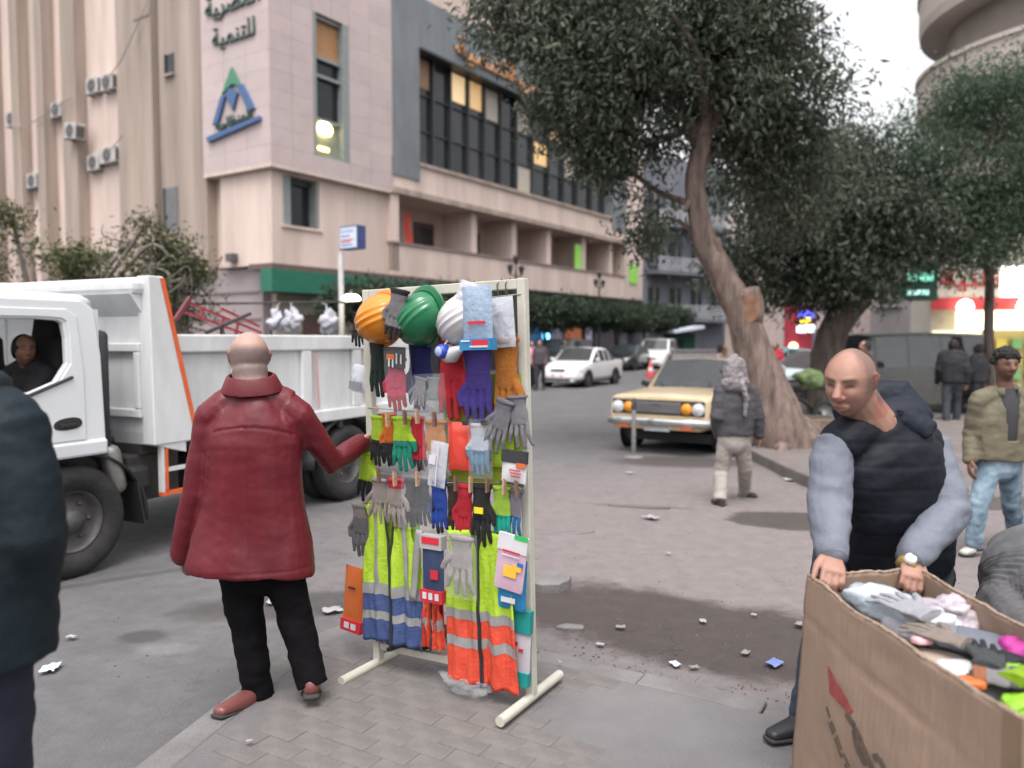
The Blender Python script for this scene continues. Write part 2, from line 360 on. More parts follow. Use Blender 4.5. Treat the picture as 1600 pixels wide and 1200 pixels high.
dgl2 = glass('dark_glass_b', (.035, .036, .04), .12)
blind = pm('pale_blind', (.42, .38, .33), .8)
warm = em('lit_room', (.75, .48, .22), .13); warm2 = em('lit_room_dim', (.9, .62, .34), .28); hot = em('ceiling_lamp_glow', (1.0, .86, .35), 5.0)
bld = thing('office_building', 'pink stone office block on the corner with dark window band and balcony', 'building', BC, BRZ)
def bx(name, x0, x1, y0, y1, z0, z1, m, par=bld, bev=0): return MB().box(x0, x1, y0, y1, z0, z1).build(name, m, par, bev=bev)
HT = 26.0
# core behind everything
bx('core_wall', .6, 33, 3.2, 30, 4.6, HT, pink)
# --- corner cladding: backing, then single slabs
bx('corner_wall', .06, 2.13, .06, 3.3, 8.25, HT, pink); bx('corner_wall', 4.08, 6.6, .06, 3.3, 8.25, HT, pink); bx('corner_wall', 2.13, 4.08, .06, 3.3, 14.47, HT, pink); bx('corner_wall', 2.13, 4.08, .06, 3.3, 8.25, 8.93, pink); bx('corner_wall', 2.13, 4.08, .5, 3.3, 8.93, 14.47, dkfr)
bx('corner_wall', .06, .7, 3.2, 4.0, 8.25, HT, pink)
rows = [8.25 + .69 * i for i in range(14)]
def slab(x0, x1, y0, y1, z0, z1): MB().box(x0, x1, y0, y1, z0, z1).build('stone_slab', random.choice(clad), bld)
for i, z in enumerate(rows):
    z1 = z + .69 - .007
    for x0, x1 in ((.0, 1.05), (1.06, 2.13), (2.14, 3.1), (3.11, 4.07), (4.08, 5.3), (5.31, 6.6)):
        if 2.1 < x0 < 4.07 and 8.3 < z < 14.4: continue
        slab(x0, x1 - .004, .0, .06, z, z1)
    for y0, y1 in ((.065, 1.35), (1.36, 2.65), (2.66, 4.0)): slab(0, .06, y0, y1 - .004, z, z1)
bx('soffit', 0, 6.6, 0, 4.0, 8.12, 8.25, pink)
# tall corner window
w = bx('tall_window', 2.14, 4.07, .32, .36, 8.94, 14.46, dgl)
for x0, x1 in ((2.14, 2.3), (3.72, 4.07)): bx('window_frame', x0, x1, .0, .34, 8.94, 14.46, grfr, w)
for z in (8.94, 10.35, 12.05, 12.75, 14.3): bx('window_frame', 2.3, 3.72, .12, .3, z, z + .12, grfr, w)
bx('pane', 2.32, 3.70, .27, .31, 12.9, 14.28, pm('amber_blind', (.36, .19, .09), .7), w)
bx('pane', 2.32, 3.70, .27, .31, 9.1, 10.32, pm('grey_lit_room', (.22, .24, .2), .7), w)
lp = MB(); lp.lathe([(.0, .33), (.22, .30), (.36, .18), (.40, 0), (.3, -.16), (0, -.2)], 16, Matrix.Translation((2.85, .16, 10.05)) @ Matrix.Diagonal((1, .25, 1, 1))); lp.build('ceiling_lamp', hot, w, smooth=True)
lp = MB(); lp.box(2.55, 3.1, .2, .25, 9.25, 9.38); lp.build('desk_lamp', em('desk_glow', (1, .85, .25), 2.0), w)
# --- first floor under the cladding
bx('first_floor_wall', .25, .8, .3, 3.3, 4.55, 8.12, pink); bx('first_floor_wall', 2.65, 6.6, .3, 3.3, 4.55, 8.12, pink)
bx('first_floor_wall', .8, 2.65, .3, 3.3, 4.55, 6.1, pink); bx('first_floor_wall', .8, 2.65, .3, 3.3, 8.0, 8.12, pink)
w = bx('corner_window', .8, 2.65, .75, .8, 6.1, 8.0, dgl)
for a, b in ((.8, 1.2), (2.5, 2.65)): bx('window_frame', a, b, .34, .78, 6.1, 8.0, grfr, w)
bx('window_frame', 1.2, 2.5, .6, .74, 7.75, 8.0, dkfr, w); bx('sill', .7, 2.75, .22, .5, 6.0, 6.1, pink, w)
# --- grey stone frame and window band
bx('grey_pier', 6.66, 8.45, -.06, 3.2, 8.95, HT, grey_st); bx('grey_lintel', 8.45, 30.2, -.05, 3.2, 14.85, 17.2, grey_st)
bx('grey_pier', 28.1, 30.2, -.05, 3.2, 8.95, 14.85, grey_st); bx('pink_pier', 6.6, 6.66, .0, 3.2, 8.25, HT, pink)
bx('upper_wall', 8.45, 33, .1, 3.2, 17.2, HT, pink); bx('end_wall', 30.2, 33.2, .05, 3.2, 4.5, 17.2, pink)
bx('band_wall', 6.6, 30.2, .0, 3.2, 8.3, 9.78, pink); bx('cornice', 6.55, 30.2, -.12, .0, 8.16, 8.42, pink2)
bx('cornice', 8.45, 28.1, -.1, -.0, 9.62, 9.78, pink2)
mull = [8.5, 9.9, 11.25, 12.7, 14.1, 15.6, 17.1, 18.8, 20.6, 22.3, 24.0, 25.9, 28.05]
rws = [9.8, 11.4, 13.05, 14.83]; kinds = {(0, 2): 'amber', (2, 2): 'lit', (3, 2): 'warm', (4, 2): 'blind', (6, 2): 'blind', (7, 1): 'warm', (6, 0): 'blind', (8, 2): 'warm', (9, 1): 'blind', (10, 2): 'warm'}
mk = {'amber': pm('amber_curtain', (.30, .19, .12), .8), 'lit': em('lit_room_b', (.85, .62, .34), .16), 'warm': warm, 'blind': blind}
band = bx('window_band', 8.45, 28.1, .62, .7, 9.78, 14.85, dkfr)
for i, (a, b) in enumerate(zip(mull, mull[1:])):
    bx('mullion', a - .05, a + .05, .28, .6, 9.8, 14.83, dkfr, band)
    for r in range(3):
        z0, z1 = rws[r], rws[r + 1]
        k = kinds.get((i, r)); lo = z0 + .04 if not k else z0 + (.35 if k != 'blind' else .12)
        bx('pane', a + .05, b - .05, .5, .54, z0 + .04, z1 - .04, random.choice([dgl, dgl, dgl2]), band)
        if k: bx('pane', a + .12, b - .12, .46, .49, lo, z1 - .1, mk[k], band)
for z in rws[1:-1]: bx('transom', 8.5, 28.05, .40, .49, z - .03, z + .03, dkfr, band)
bx('hood', 8.45, 28.1, -.22, .5, 14.80, 14.9, dkfr, band)
# --- balcony storey
bx('balcony_parapet', 6.6, 30.2, .0, .22, 4.5, 5.95, pink); bx('parapet_coping', 6.55, 30.2, -.06, .27, 5.95, 6.05, pm('coping', (.22, .17, .16), .8))
bx('balcony_floor', 6.6, 30.2, .2, 3.2, 4.5, 4.75, pink); bx('balcony_ceiling', 6.6, 30.2, .05, 3.2, 8.2, 8.3, pink)
bx('balcony_back_wall', 6.6, 30.2, 2.2, 3.2, 4.75, 8.2, pink)
for x in (6.6, 12.9, 16.6, 20.3, 24.6, 28.4): bx('partition', x, x + .45, .3 if x > 7 else .0, 2.25, 4.75, 8.2, pink)
for x, wd in ((7.3, 1.2), (10.6, 1.5), (14.6, 1.5), (17.9, 1.1), (22.0, 1.4), (26.3, 1.2)):
    d = bx('balcony_door', x, x + wd, 2.1, 2.18, 4.75, 7.55, pm('brown_door', (.10, .062, .055), .6)); bx('pane', x + .15, x + wd - .15, 2.06, 2.1, 5.7, 7.3, dgl2, d)
bx('green_panel', 23.6, 24.4, .24, .3, 5.98, 7.6, pm('bright_green_board', (.28, .62, .10), .6)); bx('green_panel', 30.9, 32.2, -.02, .04, 5.6, 6.9, pm('bright_green_board', (.28, .62, .10), .6))
# --- ground floor
bx('ground_floor_wall', .9, 33, 1.2, 3.2, -.3, 4.5, pm('shop_dark', (.10, .085, .09), .7)); bx('ground_floor_wall', .5, .9, 1.2, 7.2, -.3, 4.5, mauve); bx('ground_floor_wall', .9, 7, 3.2, 7.2, -.3, 4.5, mauve)
for z in (1.4, 2.5, 3.55): bx('string_course', .44, .5, 1.3, 7.2, z, z + .06, pm('mauve_line', (.23, .19, .19), .85))
bx('green_fascia', -.25, 12, -.25, .4, 3.5, 4.33, pm('green_fascia', (.018, .135, .085), .45)); bx('fascia_soffit', -.15, 12, -.12, 1.2, 4.33, 4.55, pm('dark_soffit', (.12, .085, .075), .8))
bx('shop_wall', .9, 7.5, .9, 1.2, -.2, 3.5, pm('shop_pale', (.42, .37, .30), .8)); bx('shop_door', 2.2, 3.6, .82, .9, -.2, 2.7, pm('shop_red_brown', (.16, .09, .085), .7))
shopc = [(8.5, 2.6, (.10, .09, .10)), (11.4, 2.4, (.23, .19, .13)), (14.2, 2.6, (.05, .05, .06)), (17.2, 1.6, (.45, .36, .17)), (19.2, 2.4, (.14, .11, .14)), (21.8, 1.6, (.30, .27, .36)), (23.6, 2.6, (.62, .21, .10)), (26.4, .9, (.56, .55, .70)), (27.6, 3.6, (.08, .075, .085)), (31.4, 1.4, (.12, .12, .14))]
for x, wd, c in shopc:
    o = bx('shop_front', x, x + wd, 1.0, 1.2, -.1, 3.1, pm('shopfront_%d' % int(x * 10), c, .5, var=.25, sc=2.5)); bx('shop_frame', x - .08, x + .0, .96, 1.2, -.1, 3.2, dkfr, o); bx('shop_sign', x, x + wd, .92, .99, 2.55, 3.05, pm('sign_%d' % int(x * 10), tuple(.4 * k + .06 for k in c), .5), o)
aw = MB(); aw.prism([(0, 0), (-1.2, -.45), (-1.2, -.55), (0, -.1)], lambda a, b, d: (d, .9 + a, 2.9 + b), 18.4, 21.4); aw.build('blue_awning', pm('blue_awning', (.05, .16, .34), .6), bld)
bx('lit_sign', 20.0, 20.6, .3, .4, 1.75, 2.05, em('cyan_sign', (.12, .55, 1.0), 3.0))
# --- left facade: recessed bays between piers
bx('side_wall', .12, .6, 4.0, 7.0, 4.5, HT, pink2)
def swin(y0, y1, z0, z1, x=.1, m=None, par=bld):
    o = bx('side_window', x - .02, x + .03, y0, y1, z0, z1, m or dgl2); bx('window_frame', x - .08, x + .02, y1 - .07, y1 + .0, z0, z1, dkfr, o); bx('sill', x - .12, x + .02, y0 - .05, y1 + .05, z0 - .1, z0, pink2, o); return o
swin(5.9, 6.8, 6.2, 8.0, .1, pm('grey_curtain', (.14, .14, .145), .6)); swin(5.95, 6.5, 12.6, 13.4); swin(5.2, 5.9, 16, 17)
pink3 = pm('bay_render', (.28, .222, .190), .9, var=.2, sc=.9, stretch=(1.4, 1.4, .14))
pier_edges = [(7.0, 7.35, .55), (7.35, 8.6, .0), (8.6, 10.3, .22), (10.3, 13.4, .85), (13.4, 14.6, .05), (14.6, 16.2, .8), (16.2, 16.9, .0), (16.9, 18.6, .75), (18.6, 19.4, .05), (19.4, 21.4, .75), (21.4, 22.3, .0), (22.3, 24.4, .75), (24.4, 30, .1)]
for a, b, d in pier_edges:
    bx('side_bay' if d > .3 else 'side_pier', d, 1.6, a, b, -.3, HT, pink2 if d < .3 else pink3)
    if b - a > 1.3 and d > .5:
        for z in (2.2, 6.6, 10.0, 13.6, 17.0): swin(a + .45, min(b - .4, a + 1.6), z, z + 1.6, d - .01)
bx('string_course', -.03, .2, 7.36, 8.58, 15.2, 15.35, pink2); bx('string_course', -.03, .2, 7.36, 8.58, 5.2, 5.35, pink2)
# --- logo and lettering on the cladding (left face: looks towards -x)
lg = thing('wall_logo', 'green and blue triangular mountain logo on the pale stone cladding', 'logo', BC, BRZ)
LG = lambda a, b, d: (-.005 - d, 2.03 - a, 12.05 + b)          # a to the right as seen from the street
gm = pm('logo_green', (.06, .20, .13), .5); bm_ = pm('logo_blue', (.055, .115, .25), .5)
mb = MB(); mb.prism([(0, 0), (-.62, -.92), (.02, -.62), (.48, -.78)], LG, 0, .12); mb.build('green_peak', gm, lg)
mb = MB()
for q in ([(-.66, -.95), (-1.22, -2.0), (-.88, -1.95), (-.42, -1.0)], [(-.4, -.95), (-.12, -.74), (.30, -1.0), (.03, -1.62)], [(.3, -.75), (.60, -.72), (1.25, -1.72), (.95, -1.78)]): mb.prism(q, LG, 0, .12)
mb.build('blue_m', bm_, lg)
mb = MB(); mb.prism([(-1.6, -2.42), (1.55, -2.05), (1.6, -2.2), (-1.5, -2.62)], LG, 0, .14); mb.build('base_bar', bm_, lg)
# lettering in joined arabic presentation forms, laid out right to left
def wall_text(txt, size, mat, y, z, name, label=None, tilt=0.0, wide=1.0):
    me = text_mesh(txt, size, .04, mat, name, wide=wide)
    o = obj(name, me); o.matrix_world = Matrix.Translation(BC) @ Matrix.Rotation(BRZ, 4, 'Z') @ Matrix.Translation((-.05, y, z)) @ Matrix.Rotation(-PI / 2, 4, 'Z') @ Matrix.Rotation(PI / 2, 4, 'X') @ Matrix.Rotation(tilt, 4, 'Z'); return o
dletter = pm('dark_green_letters', (.05, .085, .075), .5)
o = wall_text('\ufe94\ufbff\ufeae\ufebc\ufee4\ufedf\ufe8d', 1.0, dletter, 2.0, 14.5, 'wall_lettering'); tag(o, 'dark green lettering cut by the top edge, above the logo', 'lettering')
o = wall_text('\ufe94\ufbff\ufee4\ufee8\ufe98\ufee0\ufedf', .95, dletter, 1.95, 13.3, 'wall_lettering'); tag(o, 'short dark lettering line directly above the triangular logo', 'lettering')
me = text_mesh('\ufe94\ufee3\ufe8e\ufec8\ufee8\ufee4\ufedf\ufe8d', .55, .05, dletter, 'lettering', wide=1.15); o = obj('lettering', me, lg); o.matrix_local = Matrix.Translation((-.06, 2.0, 10.08)) @ Matrix.Rotation(-PI / 2, 4, 'Z') @ Matrix.Rotation(PI / 2, 4, 'X') @ Matrix.Rotation(R(6.5), 4, 'Z')
gold = pm('gold_letters', (.52, .24, .09), .45)
gt = thing('gold_lettering', 'gold lettering on the grey lintel over the dark window band', 'lettering', BC, BRZ)
for wd_, x_ in (('\ufe94\ufbff\ufee4\ufee8\ufe98\ufee0\ufedf', 13.6), ('\ufe94\ufbff\ufeae\ufebc\ufee4\ufedf\ufe8d', 18.6)):
    o = obj('word', text_mesh(wd_, 1.3, .06, gold, 'word', wide=1.45), gt, (x_, -.14, 15.75), (PI / 2, 0, 0))
# --- air conditioners on the left facade
acw = pm('ac_white', (.42, .40, .39), .6, var=.15); acd = pm('ac_grille', (.09, .085, .085), .6)
def ac_unit(y, z, x, label, tilt=0.0, wd=.95):
    t = thing('air_conditioner', label, 'air conditioner', BC + Matrix.Rotation(BRZ, 3, 'Z') @ Vector((x, y, z)), BRZ, 'air conditioners on the side facade')
    t.rotation_euler[0] = tilt
    MB().box(-.55, -.05, -wd / 2, wd / 2, 0, .72).build('casing', acw, t, bev=.03); q = MB(); q.lathe([(.3, 0), (.3, .02), (.05, .02)], 16, Matrix.Translation((-.55, 0, .36)) @ Matrix.Rotation(-PI / 2, 4, 'Y')); q.build('fan_grille', acd, t)
    q = MB(); q.bar((-.6, -wd * .35, -.02), (.05, -wd * .35, -.02), .05); q.bar((-.6, wd * .35, -.02), (.05, wd * .35, -.02), .05); q.build('bracket', acd, t)
    q = MB(); q.box(-.5, -.12, -wd / 2 - .02, -wd / 2 - .0, .1, .6); q.build('side_louvre', acd, t)
for y, z, x, lb in ((12.5, 12.9, .85, 'upper left air conditioner of the pair hung under the amber-lit window'), (11.3, 12.85, .85, 'upper right air conditioner of the pair hung under the amber-lit window'), (13.3, 10.85, .2, 'tilted air conditioner sticking out from the pier beside the stacked ones'), (11.4, 9.65, .85, 'larger air conditioner on the right of the lower bay'), (12.6, 9.45, .85, 'smaller air conditioner on the left of the lower bay'), (15.6, 12.3, .8, 'air conditioner in the narrow bay left of the stacked ones'), (19.9, 12.5, .75, 'farthest left air conditioner on the side facade'), (18.0, 9.2, .75, 'low air conditioner in the far narrow bay')):
    ac_unit(y, z, x, lb, R(8) if 'tilted' in lb else 0, 1.25 if 'larger' in lb else .95)
bx('amber_window', .80, .84, 11.0, 11.7, 13.7, 14.8, em('amber_dim', (.95, .42, .08), .35))
cb = pm('grey_cable', (.30, .28, .27), .7)
def cable(pts, label, r=.025):
    M_ = Matrix.Translation(BC) @ Matrix.Rotation(BRZ, 4, 'Z'); mb = MB(); mb.tube([M_ @ Vector(p) for p in pts], [r] * len(pts), 6); return tag(mb.build('cable', cb), label, 'cable', 'cables on the side facade')
cable([(-.05, 11.2, 13.2), (-.2, 10.2, 13.1), (-.22, 9.2, 13.6), (-.2, 8.0, 14.8), (-.1, 7.2, 15.9)], 'cable sagging from the upper air conditioners to the corner')
cable([(-.05, 10.9, 9.9), (-.2, 10.0, 10.1), (-.15, 9.3, 10.5)], 'short cable beside the lower air conditioners')
cable([(-.05, 20, 12.4), (-.12, 17.5, 12.1), (-.15, 15, 12.5), (-.1, 13.5, 12.8)], 'cable running along the upper row of air conditioners')
fl = MB(); fl.box(-.05, .25, 2.3, 2.7, 4.75, 5.05); fl.bar((.1, 2.5, 4.9), (.4, 2.5, 4.9), .06); t = thing('wall_floodlight', 'small dark floodlight on the wall above the mauve ground floor', 'floodlight', BC, BRZ); fl.build('lamp_head', acd, t)
# red cloth hanging in the balcony
mb = MB(); mb.grid(lambda u, v: (8.75 + (u - .5) * .5 * (1 - .4 * v) + .06 * math.sin(v * 7), .95 + .05 * math.sin(u * 12), 6.0 + v * 1.6), 8, 10); o = mb.build('red_cloth', pm('red_cloth', (.70, .09, .06), .7), thick=.02, smooth=True)
o.location = BC; o.rotation_euler = (0, 0, BRZ); tag(o, 'red cloth hanging inside the left end of the balcony', 'cloth')

# ================================================================== OTHER BUILDINGS
def facade_block(name, label, loc, rz, wd, dp, ht, wallm, storey=3.2, bays=5, winm=None, balcony=False, z0=3.6):
    t = thing(name, label, 'building', loc, rz)
    MB().box(0, wd, 0, dp, -.3, ht).build('wall', wallm, t)
    b = wd / bays; fl = int((ht - z0) / storey)
    for r in range(fl):
        for c in range(bays):
            x = c * b + b * .25; z = z0 + r * storey
            o = MB().box(x, x + b * .5, -.06, .02, z, z + 1.7).build('window', winm or dgl2, t)
            MB().box(x - .12, x + b * .5 + .12, -.16, .0, z - .14, z - .003).build('sill', wallm, o)
            MB().box(x + b * .25 - .04, x + b * .25 + .04, -.1, -.062, z, z + 1.7).build('frame', grfr, o)
        if balcony:
            o = MB().box(.3, wd - .3, -1.3, 0, z0 + r * storey - .8, z0 + r * storey - .6).build('balcony', wallm, t)
            q = MB()
            for k in range(6): q.box(.3, wd - .3, -1.3, -1.25, z0 + r * storey - .5 + k * .17, z0 + r * storey - .45 + k * .17)
            q.build('railing', pm('white_rail', (.55, .55, .58), .5), o)
    return t
bluegrey = pm('blue_grey_render', (.13, .135, .16), .8, var=.2, sc=.6); tan = pm('tan_render', (.34, .28, .25), .85, var=.15, sc=.5); greyr = pm('grey_render', (.27, .255, .255), .85, var=.15, sc=.5)
facade_block('apartment_block', 'blue grey block with white railings just past the pink office building', P(1003, 530, 58) + Vector((0, 0, -1.72)), R(35), 9, 10, 15, bluegrey, 3.4, 4, dgl, True, 3.8)
facade_block('apartment_block', 'tan apartment block closing the street behind the big tree', P(1080, 530, 78) + Vector((0, 0, -1.72)), R(8), 16, 10, 14, tan, 3.2, 7, None, False)
facade_block('apartment_block', 'grey apartment block far behind the second tree', P(1265, 530, 70) + Vector((0, 0, -1.72)), R(-20), 14, 10, 9, greyr, 3.2, 6, None, False)
facade_block('apartment_block', 'pale low block behind the minibus', P(1225, 530, 46) + Vector((0, 0, -1.72)), R(-25), 13, 8, 7.5, greyr, 3.0, 6, None, False)
# red lit shop past the tree
t = thing('red_shop', 'small shop with red wall and bright blue and yellow lit sign behind the leaning trunk', 'shop', P(1222, 530, 40) + Vector((0, 0, -1.72)), R(-22))
MB().box(-2.2, 4, 0, 3, -.1, 4.2).build('wall', pm('shop_pinkish', (.42, .34, .33), .8), t); MB().box(.1, 1.4, -.1, -.0, 1.2, 3.4).build('red_panel', pm('shop_red', (.30, .02, .04), .5), t)
MB().box(.75, 1.45, -.25, -.12, 2.75, 3.15).build('lit_sign', em('blue_neon', (.10, .12, .9), .6), t); MB().box(.72, 1.3, -.3, -.26, 2.5, 2.78).build('lit_sign', em('yellow_neon', (1, .75, .05), .7), t); MB().box(.7, 1.5, -.3, -.26, 2.05, 2.42).build('lit_sign', em('white_neon', (.8, .85, 1), .9), t)
MB().lathe([(0, .22), (.16, .16), (.22, 0), (.16, -.16), (0, -.22)], 12, Matrix.Translation((.55, -.3, 1.35))).build('globe_lamp', em('globe', (1, .85, .45), 1.0), t, smooth=True)
MB().box(1.45, 2.3, -.15, -.0, .4, 2.1).build('poster', pm('poster_blue', (.13, .13, .2), .5), t)

# ---- round-cornered building on the right, with the lit shop at its foot
RBx, RBy = 17.2, 23.4
t = thing('round_tower_block', 'grey round-cornered building with curved concrete balconies at the right edge', 'building', (RBx, RBy, ROAD))
conc = pm('balcony_concrete', (.27, .235, .215), .85, var=.15, sc=.8); concl = pm('balcony_band', (.46, .405, .365), .85, var=.12, sc=.8)
q = MB(); q.lathe([(4.2, -.2), (4.2, 24)], 48); q.build('round_wall', conc, t, smooth=True)
MB().box(0, 14, -4.2, 9, -.2, 24).build('wing_wall', conc, t)
for i, z in enumerate((5.2, 8.4, 10.95, 14.2)):
    q = MB(); q.lathe([(3.9, z), (4.95, z + .02), (5.0, z + .3), (5.0, z + 1.15), (4.85, z + 1.15), (4.85, z + .25), (3.9, z + .25)], 48); q.build('balcony', concl, t)
    q = MB(); q.lathe([(5.0, z + 1.14), (5.06, z + 1.14), (5.06, z + 1.26), (4.8, z + 1.26)], 48); q.build('coping', concl, t)
    q = MB(); q.lathe([(4.24, z + 1.3), (4.24, z + 2.45)], 20, None, R(215), R(262)); q.build('window', pm('maroon_shutter', (.10, .025, .03), .5), t)
q = MB(); q.lathe([(4.30, 9.95), (4.30, 10.5)], 6, None, R(247), R(258)); q.build('lit_blind', em('orange_blind', (.8, .2, .05), .25), t)
# lit shop
sh = thing('lit_shop', 'brightly lit corner shop with red fascia lettering on the right', 'shop', P(1468, 530, 19.5) + Vector((0, 0, -1.72)), R(-14))
cream = pm('fascia_cream', (.50, .46, .40), .6)
MB().box(0, 9, .9, 3, -.1, 5.0).build('wall', cream, sh); MB().box(-.1, 9, .5, .88, 2.75, 3.75).build('fascia', cream, sh)
MB().box(-.1, 9, .42, .49, 2.45, 2.74).build('red_band', pm('fascia_red', (.42, .03, .035), .5), sh)
me = text_mesh('\ufe94\ufbff\ufee8\ufec3\ufeee\ufedf\ufe8d', .62, .03, MATS['fascia_red'], 'lettering', 'LEFT', wide=1.2); o = obj('lettering', me, sh, (.1, .47, 3.2), (PI / 2, 0, 0)); o = obj('lettering', me, sh, (2.3, .47, 3.2), (PI / 2, 0, 0))
shopglow = em('shop_glow', (1.0, .90, .62), .9); shopglow2 = em('shop_glow_b', (.95, .92, .62), .55)
MB().box(.5, 9, .55, .6, 1.95, 2.42).build('light_box', shopglow, sh)
for x in (.05, 1.2, 2.35, 3.5, 4.7):
    MB().box(x, x + 1.1, .82, .89, .0, 1.92).build('window', random.choice([shopglow2, pm('shop_shelf', (.45, .38, .18), .6), shopglow2]), sh); MB().box(x + 1.1, x + 1.15, .7, .89, 0, 1.95).build('post', pm('shop_post', (.35, .3, .2), .5), sh)
for r_ in range(4):
    for k in range(16):
        o = MB().box(.1 + k * .34, .1 + k * .34 + .22, .68, .8, .35 + r_ * .38, .35 + r_ * .38 + .24).build('shelf_goods', random.choice([pm('goods_y', (.7, .55, .12), .5), pm('goods_w', (.8, .8, .72), .5), pm('goods_r', (.5, .1, .07), .5), pm('goods_g', (.2, .4, .15), .5)]), sh)
for x in (.6, 1.9, 3.2): MB().lathe([(0, .2), (.14, .15), (.2, 0), (.14, -.15), (0, -.2)], 12, Matrix.Translation((x, .2, 2.5))).build('globe_lamp', em('globe_white', (1, .97, .85), 2), sh, smooth=True)
fl = thing('floodlight', 'bright white floodlight above the lit shop fascia', 'floodlight', P(1592, 440, 18.6)); MB().box(-.38, .3, -.1, .1, -.35, .35).build('lamp_head', em('flood_white', (1, .98, .9), 2), fl); MB().bar((0, .1, 0), (.1, 1.6, -.1), .06).build('bracket', acd, fl)
t = thing('pharmacy_sign', 'dark green lit board hanging beside the lit shop', 'sign', P(1435, 440, 19)); MB().box(-.42, .42, -.08, .08, -.45, .45).build('board', pm('green_board', (.02, .10, .075), .4), t); MB().box(-.3, .3, -.11, -.08, .0, .25).build('lit_panel', em('green_glow', (.25, .8, .6), .3), t)
MB().box(-.3, .2, -.11, -.08, -.32, -.2).build('lit_panel', em('green_glow_b', (.5, .9, .8), .35), t); MB().bar((0, .08, 0), (.2, 2.4, 0), .06).build('bracket', acd, t)

# ================================================================== TREES
def leaf_mat(name, c, c2):
    m = pm(name, c, .55, var=.2, spec=.35); nt = m.node_tree; n = nt.nodes; l = nt.links; rp = [x for x in n if x.type == 'VALTORGB'][0]
    g = n.new('ShaderNodeNewGeometry'); l.new(g.outputs['Random Per Island'], rp.inputs[0]); rp.color_ramp.elements[0].position = .0; rp.color_ramp.elements[1].position = 1
    rp.color_ramp.elements[0].color = (*c, 1); rp.color_ramp.elements[1].color = (*c2, 1)
    tl = n.new('ShaderNodeBsdfTranslucent'); mx = n.new('ShaderNodeMixShader'); mx.inputs[0].default_value = .42; out = n['Material Output']; l.new(rp.outputs[0], tl.inputs['Color']); l.new(n['Principled BSDF'].outputs[0], mx.inputs[1]); l.new(tl.outputs[0], mx.inputs[2]); l.new(mx.outputs[0], out.inputs['Surface']); return m
def leaves(name, blobs, ncl, per, size, mat, parent, seed, spread=.28, droop=.5, aspect=.36, shell=.55):
    """blobs: (cx,cy,cz,rx,ry,rz,weight); leaf-sized bent faces gathered in clumps through the volume"""
    rg = np.random.default_rng(seed); w = np.array([b[6] for b in blobs]); idx = rg.choice(len(blobs), ncl, p=w / w.sum())
    B = np.array([b[:6] for b in blobs])[idx]
    d = rg.normal(size=(ncl, 3)); d /= np.linalg.norm(d, axis=1)[:, None]; r = shell + (1 - shell) * rg.random(ncl) ** .6; r *= rg.uniform(.85, 1.12, ncl)
    c = B[:, :3] + d * r[:, None] * B[:, 3:]
    cen = np.repeat(c, per, 0) + rg.normal(size=(ncl * per, 3)) * np.repeat(rg.uniform(.6, 1.3, ncl), per)[:, None] * np.array([spread, spread, spread * .95])
    N = len(cen); out = np.repeat(d, per, 0)
    ax = rg.normal(size=(N, 3)) + out * .8; ax[:, 2] -= droop; ax /= np.linalg.norm(ax, axis=1)[:, None]
    up = rg.normal(size=(N, 3)) * .6 + np.array([0, 0, 1.0]); s = np.cross(ax, up); s /= np.linalg.norm(s, axis=1)[:, None] + 1e-9
    nn = np.cross(s, ax); L = size * rg.uniform(.6, 1.3, N)[:, None]; Wd = L * aspect * rg.uniform(.8, 1.2, N)[:, None]
    v = np.empty((N, 4, 3)); v[:, 0] = cen - ax * L * .5; v[:, 1] = cen + s * Wd * .5 - ax * L * .05 + nn * L * .06; v[:, 2] = cen + ax * L * .5 - nn * L * .08; v[:, 3] = cen - s * Wd * .5 - ax * L * .05 + nn * L * .06
    me = D.meshes.new(name); me.vertices.add(N * 4); me.vertices.foreach_set('co', v.ravel()); me.loops.add(N * 4); me.loops.foreach_set('vertex_index', np.arange(N * 4, dtype=np.int32))
    me.polygons.add(N); me.polygons.foreach_set('loop_start', np.arange(0, N * 4, 4, dtype=np.int32)); me.polygons.foreach_set('loop_total', np.full(N, 4, dtype=np.int32)); me.update(calc_edges=True); me.validate()
    me.materials.append(mat); o = obj(name, me, parent); o['kind'] = 'stuff'; return o, c
def bark(name, c, c2=None):
    m = pm(name, c, .9, var=.35, sc=9, bump=.8, bsc=26, stretch=(1, 1, .22), col2=c2); return m
def limb(mb, pts, rad, n=12, wob=.15, seed=0):
    """tapered limb, resampled and made uneven"""
    pts = [Vector(p) for p in pts]; out = []; rr = []
    for i in range(len(pts) - 1):
        p0, p1, p2, p3 = pts[max(i - 1, 0)], pts[i], pts[i + 1], pts[min(i + 2, len(pts) - 1)]
        for k in range(5):
            t = k / 5; q = .5 * ((2 * p1) + (p2 - p0) * t + (2 * p0 - 5 * p1 + 4 * p2 - p3) * t * t + (3 * p1 - p0 - 3 * p2 + p3) * t ** 3)
            r = rad[i] * (1 - t) + rad[i + 1] * t; out.append(q); rr.append(r)
    out.append(pts[-1]); rr.append(rad[-1])
    o = len(mb.v); mb.tube(out, rr, n, rnd=False)
    for j in range(o, len(mb.v)):
        v = Vector(mb.v[j]); i = min((j - o) // n, len(out) - 1); c = out[i]; k = wob * (noise.noise(v * 5 + Vector((seed, 0, 0))) + .6 * noise.noise(v * 13)); mb.v[j] = tuple(c + (v - c) * (1 + k))
